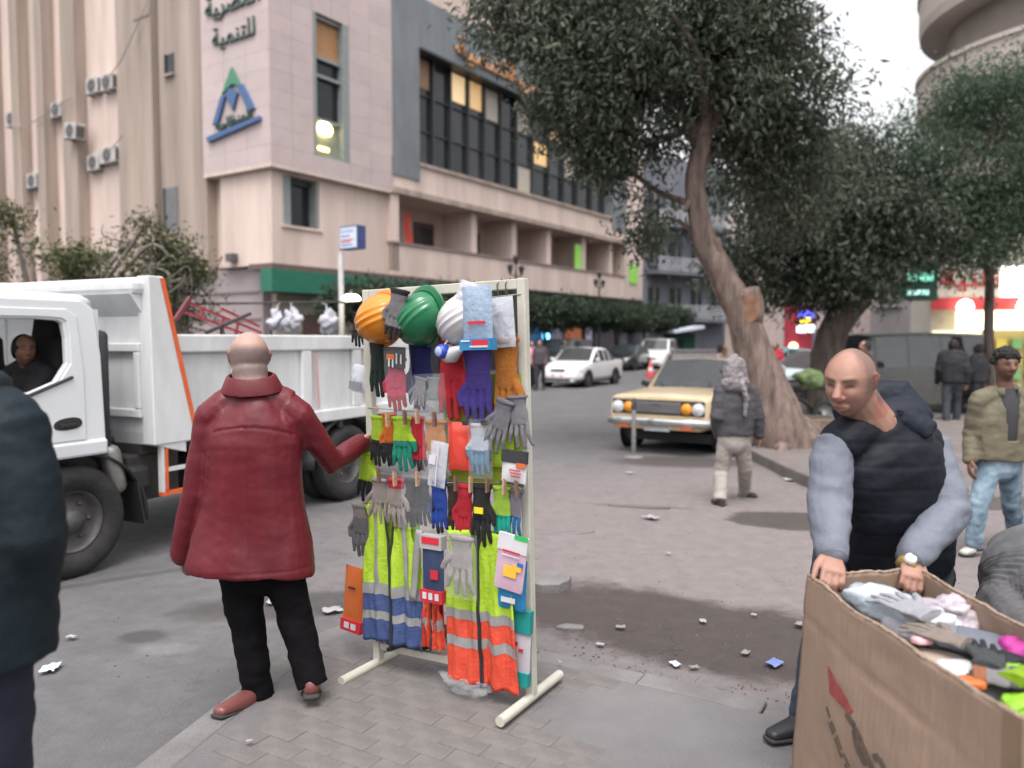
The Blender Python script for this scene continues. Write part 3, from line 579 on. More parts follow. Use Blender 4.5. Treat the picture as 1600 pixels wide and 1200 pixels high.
# ---- the big leaning tree (Y ~ 11.8)
TY = 11.8
def TP(px, py, dy=0): return P(px, py, TY + dy)
T0 = G(1222, 693, .03)
tr = thing('leaning_street_tree', 'big leaning tree with pruned stump on its trunk beside the beige car', 'tree', T0)
def TL(px, py, dy=0): return TP(px, py, dy) - T0
brk = bark('ficus_bark', (.105, .075, .062), (.22, .16, .135)); cutw = pm('cut_wood', (.20, .105, .066), .8, var=.35, sc=14, bump=.5, bsc=30, stretch=(1, 1, .2))
mb = MB(); limb(mb, [Vector((.12, 0, -.25)), TL(1222, 690), TL(1200, 615), TL(1175, 545), TL(1158, 490), TL(1128, 430), TL(1105, 385), TL(1090, 330), TL(1086, 275), TL(1096, 225), TL(1105, 150, .1)], [.60, .46, .33, .27, .235, .20, .18, .155, .145, .13, .09], 18, .14, 3)
for a in ((-.75, -.25), (.45, -.55), (.95, .1), (-.25, -.7), (.3, .6)):      # root flare
    limb(mb, [TL(1210, 640) * .8 + Vector((a[0] * .15, a[1] * .15, -.05)), Vector((a[0] * .55, a[1] * .55, .14)), Vector((a[0] * 1.0, a[1] * 1.0, -.03)), Vector((a[0] * 1.4, a[1] * 1.4, -.2))], [.22, .17, .10, .04], 10, .2, a[0])
for pts, rad in (([TL(1150, 470), TL(1172, 495, -.05), TL(1168, 450, -.1)], [.2, .21, .155]), ([TL(1098, 345), TL(1122, 395, -.1), TL(1120, 372, -.15)], [.08, .06, .05]), ([TL(1086, 300), TL(1070, 330, -.1)], [.07, .03]),
                 ([TL(1096, 230), TL(1040, 130, .3), TL(960, 60, .4), TL(850, 10, .2), TL(760, -30, 0)], [.10, .08, .06, .04, .015]), ([TL(1098, 220), TL(1160, 120, .5), TL(1240, 60, .8), TL(1300, 20, 1)], [.1, .075, .05, .015]),
                 ([TL(1100, 180), TL(1090, 90, -.6), TL(1050, 20, -1)], [.09, .06, .02]), ([TL(1092, 260), TL(1150, 220, .8), TL(1230, 240, 1.2)], [.08, .05, .015]), ([TL(1088, 320), TL(1030, 300, .5), TL(960, 250, .6), TL(890, 220, .5)], [.06, .045, .03, .01]),
                 ([TL(1104, 385), TL(1060, 345, .3), TL(1015, 340, .4)], [.05, .03, .01])): limb(mb, pts, rad, 10, .15, rad[0])
trunk = mb.build('trunk', brk, tr, smooth=True, fix=False)
mb = MB(); c = TL(1169, 462, -.1); a = Vector((-.12, -.32, 1)).normalized(); Mx = Matrix.Translation(c) @ a.to_track_quat('Z', 'Y').to_matrix().to_4x4()
mb.lathe([(.0, .045), (.10, .04), (.155, .03), (.165, -.02)], 18, Mx); mb.build('pruned_face', pm('pruned_top', (.30, .22, .18), .8, var=.3, sc=20), trunk)
mb = MB(); Mc = Matrix.Translation(TL(1169, 462, -.1)) @ Vector((-.05, -.1, 1)).normalized().to_track_quat('Z', 'Y').to_matrix().to_4x4()
mb.grid(lambda u, v: Mc @ (Vector((math.cos(R(-150 + 130 * u)), math.sin(R(-150 + 130 * u)), 0)) * (.178 + .02 * (1 - v) + .012 * noise.noise(Vector((u * 4, v * 4, 1)))) + Vector((0, 0, -.36 * (1 - v) * (.75 + .35 * math.sin(PI * u)) + .02))), 14, 10); mb.build('bare_wood', cutw, trunk, smooth=True)
lm = leaf_mat('ficus_leaf', (.042, .056, .042), (.16, .18, .13)); lmd = leaf_mat('ficus_leaf_dark', (.036, .05, .039), (.125, .145, .105))
def TB(px, py, rx, ry, w, dy=0, dd=1.3):
    c = TL(px, py, dy); return (c.x, c.y, c.z, rx * TY / FPX, dd, ry * TY / FPX, w)
leaves('crown', [TB(1085, 90, 190, 120, 4, 0, 1.7), TB(930, 60, 150, 90, 2.2, .2), TB(835, 25, 140, 55, 1.5, 0, .8), TB(905, 170, 85, 55, 1.1, .2, .8), TB(960, 240, 80, 55, 1.1, .3, .8), TB(1180, 80, 105, 110, 2.2, .4), TB(1170, 210, 130, 110, 2.4, .9, 1.2), TB(1060, -40, 210, 100, 2.5, 0, 1.8), TB(1015, 350, 50, 45, .55, .3, .5), TB(1235, 185, 65, 60, .7, .6), TB(980, 130, 130, 70, 1.4, -.3, .8), TB(1230, 290, 110, 90, 1.3, 1.2)], 640, 105, .125, lm, tr, 11, .20, .75, .32, .2)
# ---- second tree behind
T1 = G(1296, 648, ROAD + .15); T1Y = T1.y
tr2 = thing('street_tree', 'dark dense tree behind the bald man in the padded vest', 'tree', T1)
def T2(px, py, dy=0): return P(px, py, T1Y + dy) - T1
mb = MB(); limb(mb, [Vector((0, 0, -.2)), T2(1290, 600), T2(1294, 545), T2(1312, 500), T2(1345, 465), T2(1370, 430)], [.42, .34, .31, .30, .24, .14], 14, .13, 8)
limb(mb, [T2(1312, 505), T2(1290, 450, .4), T2(1255, 400, .6), T2(1230, 340, .8)], [.2, .14, .09, .03], 10); limb(mb, [T2(1345, 465), T2(1400, 400, -.4), T2(1430, 340, -.6)], [.14, .09, .03], 10)
mb.build('trunk', bark('dark_bark', (.05, .038, .033), (.105, .082, .07)), tr2, smooth=True, fix=False)
def T2B(px, py, rx, ry, w, dy=0, dd=1.5):
    c = T2(px, py, dy); return (c.x, c.y, c.z, rx * T1Y / FPX, dd, ry * T1Y / FPX, w)
leaves('crown', [T2B(1300, 330, 120, 90, 3), T2B(1240, 390, 100, 70, 2.2, .4), T2B(1340, 420, 85, 45, 1.5, -.3, 1), T2B(1200, 300, 90, 60, 1.4, .6), T2B(1385, 350, 70, 70, 1.2), T2B(1240, 455, 70, 30, .8, .2, .8), T2B(1310, 250, 90, 45, 1.0, .3, 1), T2B(1150, 430, 40, 40, .4, .8, .6)], 340, 120, .14, lmd, tr2, 12, .28, .7, .36, .25)
# ---- right tree
T3 = G(1548, 648, .03); T3Y = T3.y
tr3 = thing('feathery_street_tree', 'bushy green tree hanging over the lit shop at the right edge', 'tree', T3)
def T3P(px, py, dy=0): return P(px, py, T3Y + dy) - T3
mb = MB(); limb(mb, [Vector((0, 0, -.2)), T3P(1546, 580), T3P(1545, 500), T3P(1546, 430), T3P(1530, 360), T3P(1520, 280)], [.12, .10, .095, .09, .07, .02], 10, .15, 2); limb(mb, [T3P(1546, 430), T3P(1590, 360), T3P(1640, 280)], [.07, .05, .02], 8); limb(mb, [T3P(1538, 390), T3P(1490, 300, -.3), T3P(1440, 250, -.4)], [.05, .035, .01], 8)
mb.build('trunk', MATS['dark_bark'], tr3, smooth=True, fix=False)
def T3B(px, py, rx, ry, w, dy=0, dd=1.2):
    c = T3P(px, py, dy); return (c.x, c.y, c.z, rx * T3Y / FPX, dd, ry * T3Y / FPX, w)
leaves('crown', [T3B(1530, 250, 130, 110, 3), T3B(1480, 340, 90, 65, 1.8), T3B(1590, 340, 90, 70, 2), T3B(1545, 150, 95, 60, 1.6), T3B(1425, 260, 65, 80, 1.3, -.2, .8), T3B(1640, 200, 100, 130, 2.0), T3B(1500, 395, 70, 30, .6)], 430, 110, .12, leaf_mat('feathery_leaf', (.042, .070, .044), (.115, .16, .105)), tr3, 13, .26, .7, .26, .25)
# ---- scrubby trees behind the truck
lmo = leaf_mat('scrub_leaf', (.03, .036, .018), (.115, .13, .045)); bkt = bark('twig_bark', (.14, .12, .105), (.26, .225, .2))
for k, (px, lab, sc) in enumerate(((70, 'scrubby bare-branched tree behind the truck cab', 1.0), (262, 'thin scrubby tree behind the tipper body', .75))):
    b0 = P(px, 530, 14.5); b0.z = ROAD; t = thing('scrub_tree', lab, 'tree', b0, 0); mb = MB(); rg = random.Random(k); bl = []
    limb(mb, [(0, 0, -.2), (.05, 0, .8), (-.05, .05, 1.6 * sc)], [.16 * sc, .12 * sc, .1 * sc], 10)
    for j in range(22 if k == 0 else 15):
        a = rg.uniform(0, 2 * PI); r = rg.uniform(.7, 1.7) * sc; h = rg.uniform(2.2, 4.0 if k == 0 else 3.5); e = Vector((math.cos(a) * r * (1.35 if k == 0 else .42), math.sin(a) * r * .6, h))
        mid = Vector((e.x * .55, e.y * .55, 1.6 * sc + (h - 1.6 * sc) * .5 + rg.uniform(-.1, .2))); limb(mb, [(-.03, .03, 1.5 * sc), mid, e, e + Vector((rg.uniform(-.4, .4), 0, rg.uniform(-.2, .15)))], [.07 * sc, .045 * sc, .028, .008], 7, .2, j)
        for q in range(3): f = mid.lerp(e, rg.random()); limb(mb, [f, f + Vector((rg.uniform(-.4, .4), rg.uniform(-.3, .3), rg.uniform(-.1, .3))), f + Vector((rg.uniform(-.7, .7), rg.uniform(-.4, .4), rg.uniform(-.3, .4)))], [.018, .012, .004], 5)
        bl.append((e.x, e.y, e.z - .12, .42, .35, .26, rg.choice([.3, 1, 1.6])))
    mb.build('trunk', bkt, t, smooth=True, fix=False); leaves('crown', bl, 230 if k == 0 else 100, 42, .10, lmo, t, 20 + k, .16, .2, .4, .2)
# ---- row of clipped trees along the facade
hm = leaf_mat('hedge_leaf', (.026, .042, .028), (.065, .09, .055)); MBW = Matrix.Translation(BC) @ Matrix.Rotation(BRZ, 4, 'Z')
hnames = ['first clipped tree of the facade row, nearest the rack', 'second clipped tree of the facade row', 'third clipped tree of the facade row', 'fourth clipped tree of the facade row', 'fifth clipped tree of the facade row', 'sixth clipped tree of the facade row', 'seventh clipped tree of the facade row', 'farthest clipped tree of the facade row']
for k in range(8):
    x = 2.5 + k * 4.05; b0 = MBW @ Vector((x, -3, 0)); t = thing('clipped_tree', hnames[k], 'tree', b0, BRZ, 'clipped trees along the facade'); mb = MB(); limb(mb, [(0, 0, -.1), (.04, 0, 1.2), (0, .05, 2.5)], [.13, .11, .09], 9)
    for a in range(5): limb(mb, [(0, .03, 2.2), (math.cos(a * 1.26) * .8, math.sin(a * 1.26) * .5, 2.8), (math.cos(a * 1.26) * 1.7, math.sin(a * 1.26) * .8, 3.2)], [.06, .04, .015], 6)
    mb.build('trunk', MATS['dark_bark'], t, smooth=True, fix=False)
    leaves('crown', [(dx, 0, 3.08 + .08 * math.sin(k * 2.1 + dx), 1.05, 1.05,   .74, 1) for dx in (-1.75, -.6, .6, 1.75)], 200, 48, .19, hm, t, 40 + k, .2, .1, .5, .5)

# ================================================================== VEHICLES
white_p = pm('white_paint', (.60, .62, .64), .28, var=.04, sc=1.5, coat=.5); white_b = pm('tipper_white', (.56, .57, .575), .5, var=.16, sc=2.6, stretch=(1, 1, .3), col2=(.64, .65, .66), bump=.06, bsc=14)
black_r = pm('tyre_rubber', (.022, .021, .021), .85, var=.3, sc=14, bump=.3, bsc=60); black_p = pm('black_plastic', (.02, .02, .022), .55, var=.2); rimm = pm('steel_rim', (.22, .22, .22), .5, metal=.4, var=.25, sc=9)
orange_r = pm('orange_reflector', (.62, .11, .03), .4); chrome = pm('chrome', (.6, .6, .6), .2, metal=.9); chass = pm('chassis_black', (.03, .028, .027), .7, var=.3, sc=6)
carglass = pm('car_glass', (.028, .034, .038), .04, spec=.9, var=.3, sc=3)
def wheel(parent, x, y, r, wd, out, n=32, rim_in=.62, nm='wheel', rm=None):
    w = D.objects.new(nm, None); COL.objects.link(w); w.parent = parent; w.location = (x, y, r); w.rotation_euler = (-out * PI / 2, 0, 0); w.empty_display_size = .1
    h = wd / 2; ri = r * rim_in
    q = MB(); q.lathe([(ri, -h * .8), (r * .8, -h), (r * .95, -h * .86), (r, -h * .6), (r, h * .6), (r * .955, h * .86), (r * .82, h), (ri * 1.02, h * .82), (ri, h * .5)], n); q.build('tyre', black_r, w, smooth=True)
    q = MB(); q.lathe([(ri, -h * .7), (ri, h * .72), (ri * .93, h * .6), (ri * .86, h * .1), (ri * .5, h * .35), (ri * .36, h * .42), (ri * .34, h * .75), (0, h * .8)], n)
    for k in range(6): a = k * PI / 3; q.cyl((ri * .6 * math.cos(a), ri * .6 * math.sin(a), h * .2), (ri * .6 * math.cos(a), ri * .6 * math.sin(a), h * .45), ri * .07, n=8)
    q.build('rim', rm or rimm, w, smooth=True); return w
def plate_hole(name, outer, inner, f, mat, parent, thick=.03):
    b = bmesh.new(); ed = []
    for lp in (outer, inner):
        vs = [b.verts.new((a, c, 0)) for a, c in lp]; ed += [b.edges.new((vs[i], vs[(i + 1) % len(vs)])) for i in range(len(vs))]
    bmesh.ops.triangle_fill(b, edges=ed, use_beauty=True)
    for v in b.verts: v.co = f(v.co.x, v.co.y)
    me = D.meshes.new(name); b.to_mesh(me); b.free(); me.materials.append(mat); o = obj(name, me, parent)
    md = o.modifiers.new('solid', 'SOLIDIFY'); md.thickness = thick; md.offset = 0; md = o.modifiers.new('bevel', 'BEVEL'); md.width = .012; md.segments = 2; md.limit_method = 'ANGLE'; md.angle_limit = R(50); return o
def rounded(poly, r=.25, it=2): return smooth_poly(poly, it)
TK = thing('tipper_truck', 'white tipper truck with orange reflective stripe, driver at the wheel', 'truck', (-3.975, 6.112, ROAD), R(243.65))
sidef = lambda y0: (lambda a, b: Vector((a, y0 - .05 * (b - .9), b)))
# cab
outer = [(-.235, .90), (.9, .90), (1.05, 1.15), (.98, 1.5), (.78, 1.97), (.6, 2.0), (-.1, 2.0), (-.2, 1.94), (-.235, 1.6)]
win = rounded([(.04, 1.46), (.40, 1.33), (.80, 1.30), (.84, 1.36), (.70, 1.855), (.10, 1.86), (.035, 1.82)], it=1)
for s, nm in ((1, 'cab_side'), (-1, 'cab_side')):
    plate_hole(nm, outer, win, (lambda a, b, s=s: Vector((a, s * (.945 - .05 * (b - .9)), b))), white_p, TK, .05)
dr = plate_hole('door', [(-.075, .995), (.82, .995), (.93, 1.25), (.74, 1.935), (.02, 1.935), (-.055, 1.885), (-.085, 1.5)], rounded([(.015, 1.45), (.40, 1.31), (.82, 1.28), (.86, 1.36), (.72, 1.872), (.08, 1.877), (.01, 1.835)], it=1), (lambda a, b: Vector((a, .972 - .05 * (b - .9), b))), white_p, TK, .016)
q = MB(); q.prism(rounded([(-.05, 1.085), (.17, 1.075), (.17, 1.155), (-.03, 1.175)]), lambda a, b, d: (a, d, b), .955, .974); q.build('handle_recess', black_p, dr); MB().box(0, .13, .976, .986, 1.10, 1.125).build('door_handle', black_p, dr, bev=.004)
q = MB(); q.tube([(.015, .958, 1.45), (.40, .962, 1.315), (.80, .963, 1.285)], [.012] * 3, 6); q.build('window_seal', black_p, dr)
MB().box(-.24, .93, .88, .985, .875, .99).build('sill_panel', white_p, TK, bev=.02); MB().box(-.24, .93, -.985, -.88, .875, .99).build('sill_panel', white_p, TK, bev=.02)
q = MB(); q.tube([(-.235, 0, 1.965), (-.15, 0, 1.98), (.62, 0, 1.99), (.82, 0, 1.93)], [(.84, .07), (.89, .085), (.885, .085), (.86, .05)], 32, side=(0, 1, 0), ex=4.5, rnd=True); q.build('roof', white_p, TK, smooth=True)
MB().box(-.245, -.20, -.93, .93, .9, 1.52).build('rear_wall', white_p, TK, bev=.02); MB().box(-.245, -.2, -.9, -.55, 1.52, 1.94).build('rear_wall', white_p, TK); MB().box(-.245, -.2, .55, .9, 1.52, 1.94).build('rear_wall', white_p, TK)
MB().box(-.23, -.215, -.55, .55, 1.52, 1.94).build('rear_window', clear('cab_rear_glass', (.5, .55, .55), .35, .05), TK)
MB().box(-.2, 1.0, -.9, .9, .88, .94).build('cab_floor', black_p, TK); MB().box(.55, 1.02, -.92, .92, .94, 1.28).build('dashboard', black_p, TK, bev=.05); MB().box(.98, 1.08, -.95, .95, .6, 1.3).build('front_panel', white_p, TK, bev=.04)
q = MB(); q.prism([(1.0, 1.3), (.79, 1.93), (.80, 1.94), (1.01, 1.31)], lambda a, b, d: (a, d, b), -.85, .85); q.build('windscreen', clear('windscreen_glass', (.6, .7, .7), .2, .03), TK)
sw = MB(); Mw = Matrix.Translation((.52, .42, 1.32)) @ Matrix.Rotation(R(-55), 4, 'Y'); sw.tube([Mw @ Vector((.2 * math.cos(a), .2 * math.sin(a), 0)) for a in [k * PI / 8 for k in range(17)]], [.014] * 17, 6); sw.cyl((.52, .42, 1.32), (.7, .42, 1.2), .02); sw.build('steering_wheel', black_p, TK, smooth=True)
for y in (.42, -.35):
    q = MB(); q.tube([(-.08, y, 1.1), (-.13, y, 1.5), (-.16, y, 1.72)], [(.25, .07), (.25, .07), (.2, .05)], 16, side=(0, 1, 0), ex=3); q.tube([(-.165, y, 1.74), (-.18, y, 1.93)], [(.15, .05), (.13, .04)], 14, side=(0, 1, 0), ex=3); q.tube([(-.08, y, 1.02), (.42, y, 1.05)], [(.25, .08), (.24, .07)], 16, side=(0, 1, 0), ex=3); q.build('seat', pm('seat_black', (.02, .02, .022), .8), TK, smooth=True)
q = MB(); q.tube([(-.30, .80, .92), (-.30, .80, 1.75)], [(.05, .09), (.05, .09)], 10, side=(1, 0, 0), ex=4); q.build('air_intake', black_p, TK, smooth=True)
# chassis and gear below
q = MB(); q.box(-4.0, .9, .32, .42, .62, .82); q.box(-4.0, .9, -.42, -.32, .62, .82); q.box(-.1, .1, -.8, .8, .33, .47); q.box(-3.2, -3.04, -.8, .8, .33, .47); q.build('chassis', chass, TK)
q = MB(); q.grid(lambda u, v: (.58 * math.cos(R(15 + 172 * u)) * 1.0, .62 + v * .34, .4 + .52 * math.sin(R(15 + 172 * u)) - (.0 if v < .95 else .03)), 18, 4); q.build('mudguard', black_p, TK, smooth=True, thick=.02)
q = MB(); q.grid(lambda u, v: (-.50 - .06 * v, .64 + u * .32, .62 - .34 * v), 3, 4); q.build('mud_flap', black_p, TK, thick=.015)
q = MB(); q.tube([(-.34, .86, .86), (-.38, .88, .60)], [.075, .07], 14); q.build('filter_canister', pm('dull_alloy', (.25, .24, .23), .45, metal=.6, var=.3), TK, smooth=True)
MB().box(-1.05, -.55, .45, .78, .42, .80).build('battery_box', chass, TK, bev=.02); MB().box(-2.4, -1.2, .45, .8, .40, .78).build('fuel_tank', chass, TK, bev=.05); MB().box(-.72, -.52, .62, .86, .52, .72).build('air_cylinder', black_p, TK, bev=.04)
q = MB(); q.box(-4.2, -.66, -.80, .80, .80, .93); q.build('subframe', chass, TK)
trim_ = pm('dirty_rim', (.075, .072, .07), .6, metal=.2, var=.35, sc=9); wheel(TK, 0, .84, .405, .23, 1, rm=trim_, rim_in=.56); wheel(TK, 0, -.84, .405, .23, -1, rm=trim_)
for y, s in ((.86, 1), (.60, 1), (-.86, -1), (-.60, -1)): wheel(TK, -3.12, y, .405, .22, s, rm=trim_, rim_in=.56)
q = MB(); q.grid(lambda u, v: (-3.12 + .58 * math.cos(PI * u), .50 + v * .46, .40 + .50 * math.sin(PI * u)), 16, 2); q.build('mudguard', black_p, TK, smooth=True, thick=.02)
# tipper body
bed = MB().box(-4.3, -.66, -.92, .92, .90, 1.0).build('tipper_floor', white_b, TK)
def side_panel(s):
    y = s * .93
    MB().box(-4.3, -.75, min(y, y - s * .04), max(y, y - s * .04), .98, 1.75).build('side_board', white_b, TK)
    MB().box(-4.32, -.86, min(y - s * .06, y + s * .05), max(y - s * .06, y + s * .05), 1.61, 1.76).build('top_rail', white_b, TK, bev=.015)
    MB().box(-4.32, -.70, min(y - s * .06, y + s * .05), max(y - s * .06, y + s * .05), .88, 1.0).build('bottom_rail', white_b, TK, bev=.012)
    for x in (-1.62, -2.52, -3.32, -4.26): MB().box(x, x + .14, min(y, y + s * .045), max(y, y + s * .045), 1.0, 1.61).build('rib', white_b, TK, bev=.012)
    q = MB(); q.prism([(-.64, .885), (-1.08, .885), (-.90, 1.5), (-.76, 2.215), (-.62, 2.215)], lambda a, b, d: (a, d, b), y - s * .08, y + s * .06); q.build('corner_post', white_b, TK, bev=.01)
    q = MB(); yy = y + s * .0635; q._add([(-1.075, yy, .93), (-1.03, yy, .93), (-.722, yy, 2.2), (-.765, yy, 2.2)], [(0, 1, 2, 3)]); q.build('orange_stripe', orange_r, TK, thick=.002)
    q = MB(); yy = y + s * .0475; q._add([(-2.63, yy, 1.02), (-2.60, yy, 1.02), (-2.56, yy, 1.58), (-2.59, yy, 1.58)], [(0, 1, 2, 3)]); q._add([(-3.43, yy, 1.02), (-3.40, yy, 1.02), (-3.36, yy, 1.58), (-3.39, yy, 1.58)], [(0, 1, 2, 3)]); q.build('faded_red_line', pm('faded_red', (.55, .30, .29), .5), TK, thick=.002)
side_panel(1); side_panel(-1)
for x in (-1.5, -2.45, -3.6): MB().box(x, x + .09, .982, .992, .92, .965).build('marker_lamp', orange_r, TK, bev=.004)
for x in (-1.25, -2.2, -3.0, -3.9): MB().box(x, x + .05, .93, .965, .80, .885).build('hinge_bracket', chass, TK)
MB().box(-.70, -.645, -.93, .93, .98, 2.12).build('headboard', white_b, TK); MB().box(-.78, -.52, -.95, .93, 2.06, 2.20).build('head_rail', white_b, TK, bev=.05)
q = MB(); q.prism([(-.645, 2.07), (-.52, 2.07), (-.645, 1.90)], lambda a, b, d: (a, d, b), -.9, .9); q.build('head_gusset', white_b, TK)
for y0, y1, z0, z1 in ((.30, .87, 1.10, 1.17), (.30, .87, 1.62, 1.69), (.30, .36, 1.17, 1.62), (.81, .87, 1.17, 1.62), (-.35, .27, 1.10, 1.17), (-.35, .27, 1.62, 1.69), (-.9, -.4, 1.1, 1.17)): MB().box(-.64, -.60, y0, y1, z0, z1).build('headboard_frame', white_b, TK, bev=.01)
MB().box(-4.34, -4.28, -.92, .92, .95, 1.7).build('tailgate', white_b, TK); q = MB(); q.prism([(-.645, .98), (-.66, .885), (-.95, .80), (-.95, .98)], lambda a, b, d: (a, d, b), .5, .98); q.build('front_foot', white_b, TK)
# side guard: white frame edged in orange
q = MB(); q.box(-.745, -.715, .93, .97, .50, .885); q.box(-1.55, -1.52, .93, .97, .50, .885); q.box(-1.52, -.745, .93, .97, .66, .69); q.build('side_guard', white_b, TK)
q = MB(); q.box(-1.55, -.715, .93, .975, .47, .50); q.box(-.775, -.748, .94, .976, .51, .88); q.box(-1.515, -1.49, .94, .976, .51, .88); q.build('orange_edge', orange_r, TK)
# red trestle frame carried in the tipper
rd = thing('red_trestle', 'red metal trestle frame sticking out above the tipper side', 'trestle', TK.location, TK.rotation_euler[2])
def TKL(px, py, y):
    Mi = (Matrix.Translation(TK.location) @ Matrix.Rotation(TK.rotation_euler[2], 4, 'Z')).inverted(); o = Mi @ Vector((0, 0, CAM_H)); r = Mi.to_3x3() @ _ray(px, py); return o + r * ((y - o.y) / r.y)
redm = pm('red_metal', (.30, .03, .045), .45)
for a, b in (((296, 474), (408, 520)), ((288, 487), (382, 522)), ((345, 482), (405, 510))): q = MB(); q.bar(TKL(*a, .5), TKL(*b, .5), .022); q.build('long_rail', redm, rd)
q = MB(); q.bar(TKL(274, 500, .5), TKL(297, 465, .5), .035); q.build('foot_bar', pm('dark_red_metal', (.13, .03, .035), .5), rd); 
for a, b in (((318, 482), (312, 498)), ((350, 497), (345, 510)), ((372, 505), (368, 525))): q = MB(); q.bar(TKL(*a, .5), TKL(*b, .5), .02); q.build('cross_bar', redm, rd)
bk = thing('dark_beam', 'dark steel beam lying crosswise over the red trestle', 'beam', TK.location, TK.rotation_euler[2]); q = MB(); q.bar(TKL(322, 520, .62), TKL(391, 490, .62), .03); q.bar(TKL(346, 508, .62), TKL(348, 524, .62), .03); q.build('beam', pm('dark_steel', (.06, .045, .05), .6), bk)

# ---- passenger cars
def car(name, label, loc, rz, L, Wd, H, st, paint, belt, wheel_r, axles, front, plate_col=(.75, .75, .76), plate_txt=None, group=None, grille=None, boxy=1.0, glassm=None, low=.22):
    """st: stations from nose (fraction of length, roof/deck height, half width factor, is cabin)"""
    t = thing(name, label, 'car', loc, rz, group); hw = Wd / 2; sec = []
    for f, zt, wf, cab in st:
        x = L / 2 - f * L; w = hw * wf
        if cab: s = [(w * .86, low), (w * .985, max(.34, low + .06)), (w, belt * .72), (w * .985, belt), (w * .83, zt - .07), (w * .76, zt - .012), (0, zt + .02)]
        else: s = [(w * .86, low), (w * .985, max(low + .06, min(.34, zt * .6))), (w, zt * .74), (w * .985, zt - .05), (w * .93, zt - .015), (w * .82, zt), (0, zt + .015)]
        sec.append((x, s))
    body = MB(); gl = {}
    def face(m, i, k, sg): 
        (x0, a), (x1, b) = sec[i], sec[i + 1]; m._add([(x0, sg * a[k][0], a[k][1]), (x1, sg * b[k][0], b[k][1]), (x1, sg * b[k + 1][0], b[k + 1][1]), (x0, sg * a[k + 1][0], a[k + 1][1])], [(0, 1, 2, 3)])
    wins = []
    for i in range(len(sec) - 1):
        c0, c1 = st[i][3], st[i + 1][3]
        for k in range(6):
            for sg in (1, -1):
                if c0 and c1 and k == 3 and (st[i + 1][0] - st[i][0]) > .035:
                    key = ('side_window', i, sg); gl.setdefault(key, MB()); face(gl[key], i, k, sg)
                elif c0 != c1 and k == 5: key = ('windscreen' if c1 else 'rear_window', i, 0); gl.setdefault(key, MB()); face(gl[key], i, k, sg)
                elif c0 != c1 and k == 3 and max(st[i][1], st[i + 1][1]) - belt > .3: key = ('quarter_window', i, sg); gl.setdefault(key, MB()); face(gl[key], i, k, sg)
                else: face(body, i, k, sg)
    for (x, s) in (sec[0], sec[-1]): body._add([(x, y, z) for y, z in s] + [(x, -y, z) for y, z in reversed(s[:-1])], [tuple(range(2 * len(s) - 1))])
    me = body.mesh('body', paint); b = bmesh.new(); b.from_mesh(me); bmesh.ops.remove_doubles(b, verts=b.verts, dist=.0008); bmesh.ops.recalc_face_normals(b, faces=b.faces)
    b.to_mesh(me); b.free(); o = obj('body', me, t); md = o.modifiers.new('bevel', 'BEVEL'); md.width = .03 * boxy; md.segments = 3; md.limit_method = 'ANGLE'; md.angle_limit = R(22)
    me.polygons.foreach_set('use_smooth', [True] * len(me.polygons))
    for (nm, i, sg), m in gl.items(): m.build(nm, glassm or carglass, t, thick=.01)
    MB().box(-L / 2 + .1, L / 2 - (.1 if low < .3 else .42), -hw * .85, hw * .85, .16, .3).build('underbody', black_p, t)
    for ax in axles:
        for sg in (1, -1):
            q = MB(); q.lathe([(0, 0), (wheel_r * 1.18, 0), (wheel_r * 1.18, .02)], 24, Matrix.Translation((ax, sg * (hw * .997 - (.0 if sg > 0 else 0)), wheel_r)) @ Matrix.Rotation(-sg * PI / 2, 4, 'X')); q.build('wheel_arch', black_p, t)
            wheel(t, ax, sg * (hw - .075), wheel_r, .19, sg, 24)
    global PAINT; PAINT = paint; front(t, L, hw)
    q = MB().box(L / 2 - .01, L / 2 + .04, -.2, .2, .36, .50).build('number_plate', pm('plate_' + name, plate_col, .4), t)
    if plate_txt: MB().box(L / 2 + .041, L / 2 + .044, -.19, .19, .455, .495).build('plate_band', pm('plateband_' + name, plate_txt, .4), q)
    for sg in (1, -1):
        q = MB(); xm = L / 2 - st[3][0] * L - .22; q.tube([(xm, sg * (hw + .02), belt + .06), (xm, sg * (hw + .13), belt + .08)], [(.03, .04), (.035, .05)], 10, ex=3); q.build('mirror', black_p if boxy < .7 else paint, t, smooth=True)
    return t
def lamp_round(t, x, y, z, r, m, nm='headlight'):
    q = MB(); q.lathe([(0, .035), (r * .5, .03), (r * .85, .015), (r, 0), (r * 1.1, .01), (r * 1.12, -.02)], 20, Matrix.Translation((x, y, z)) @ Matrix.Rotation(PI / 2, 4, 'Y')); q.build(nm, m, t, smooth=True)
hl = pm('headlamp_glass', (.55, .56, .58), .12, spec=.9, var=.3, sc=30)
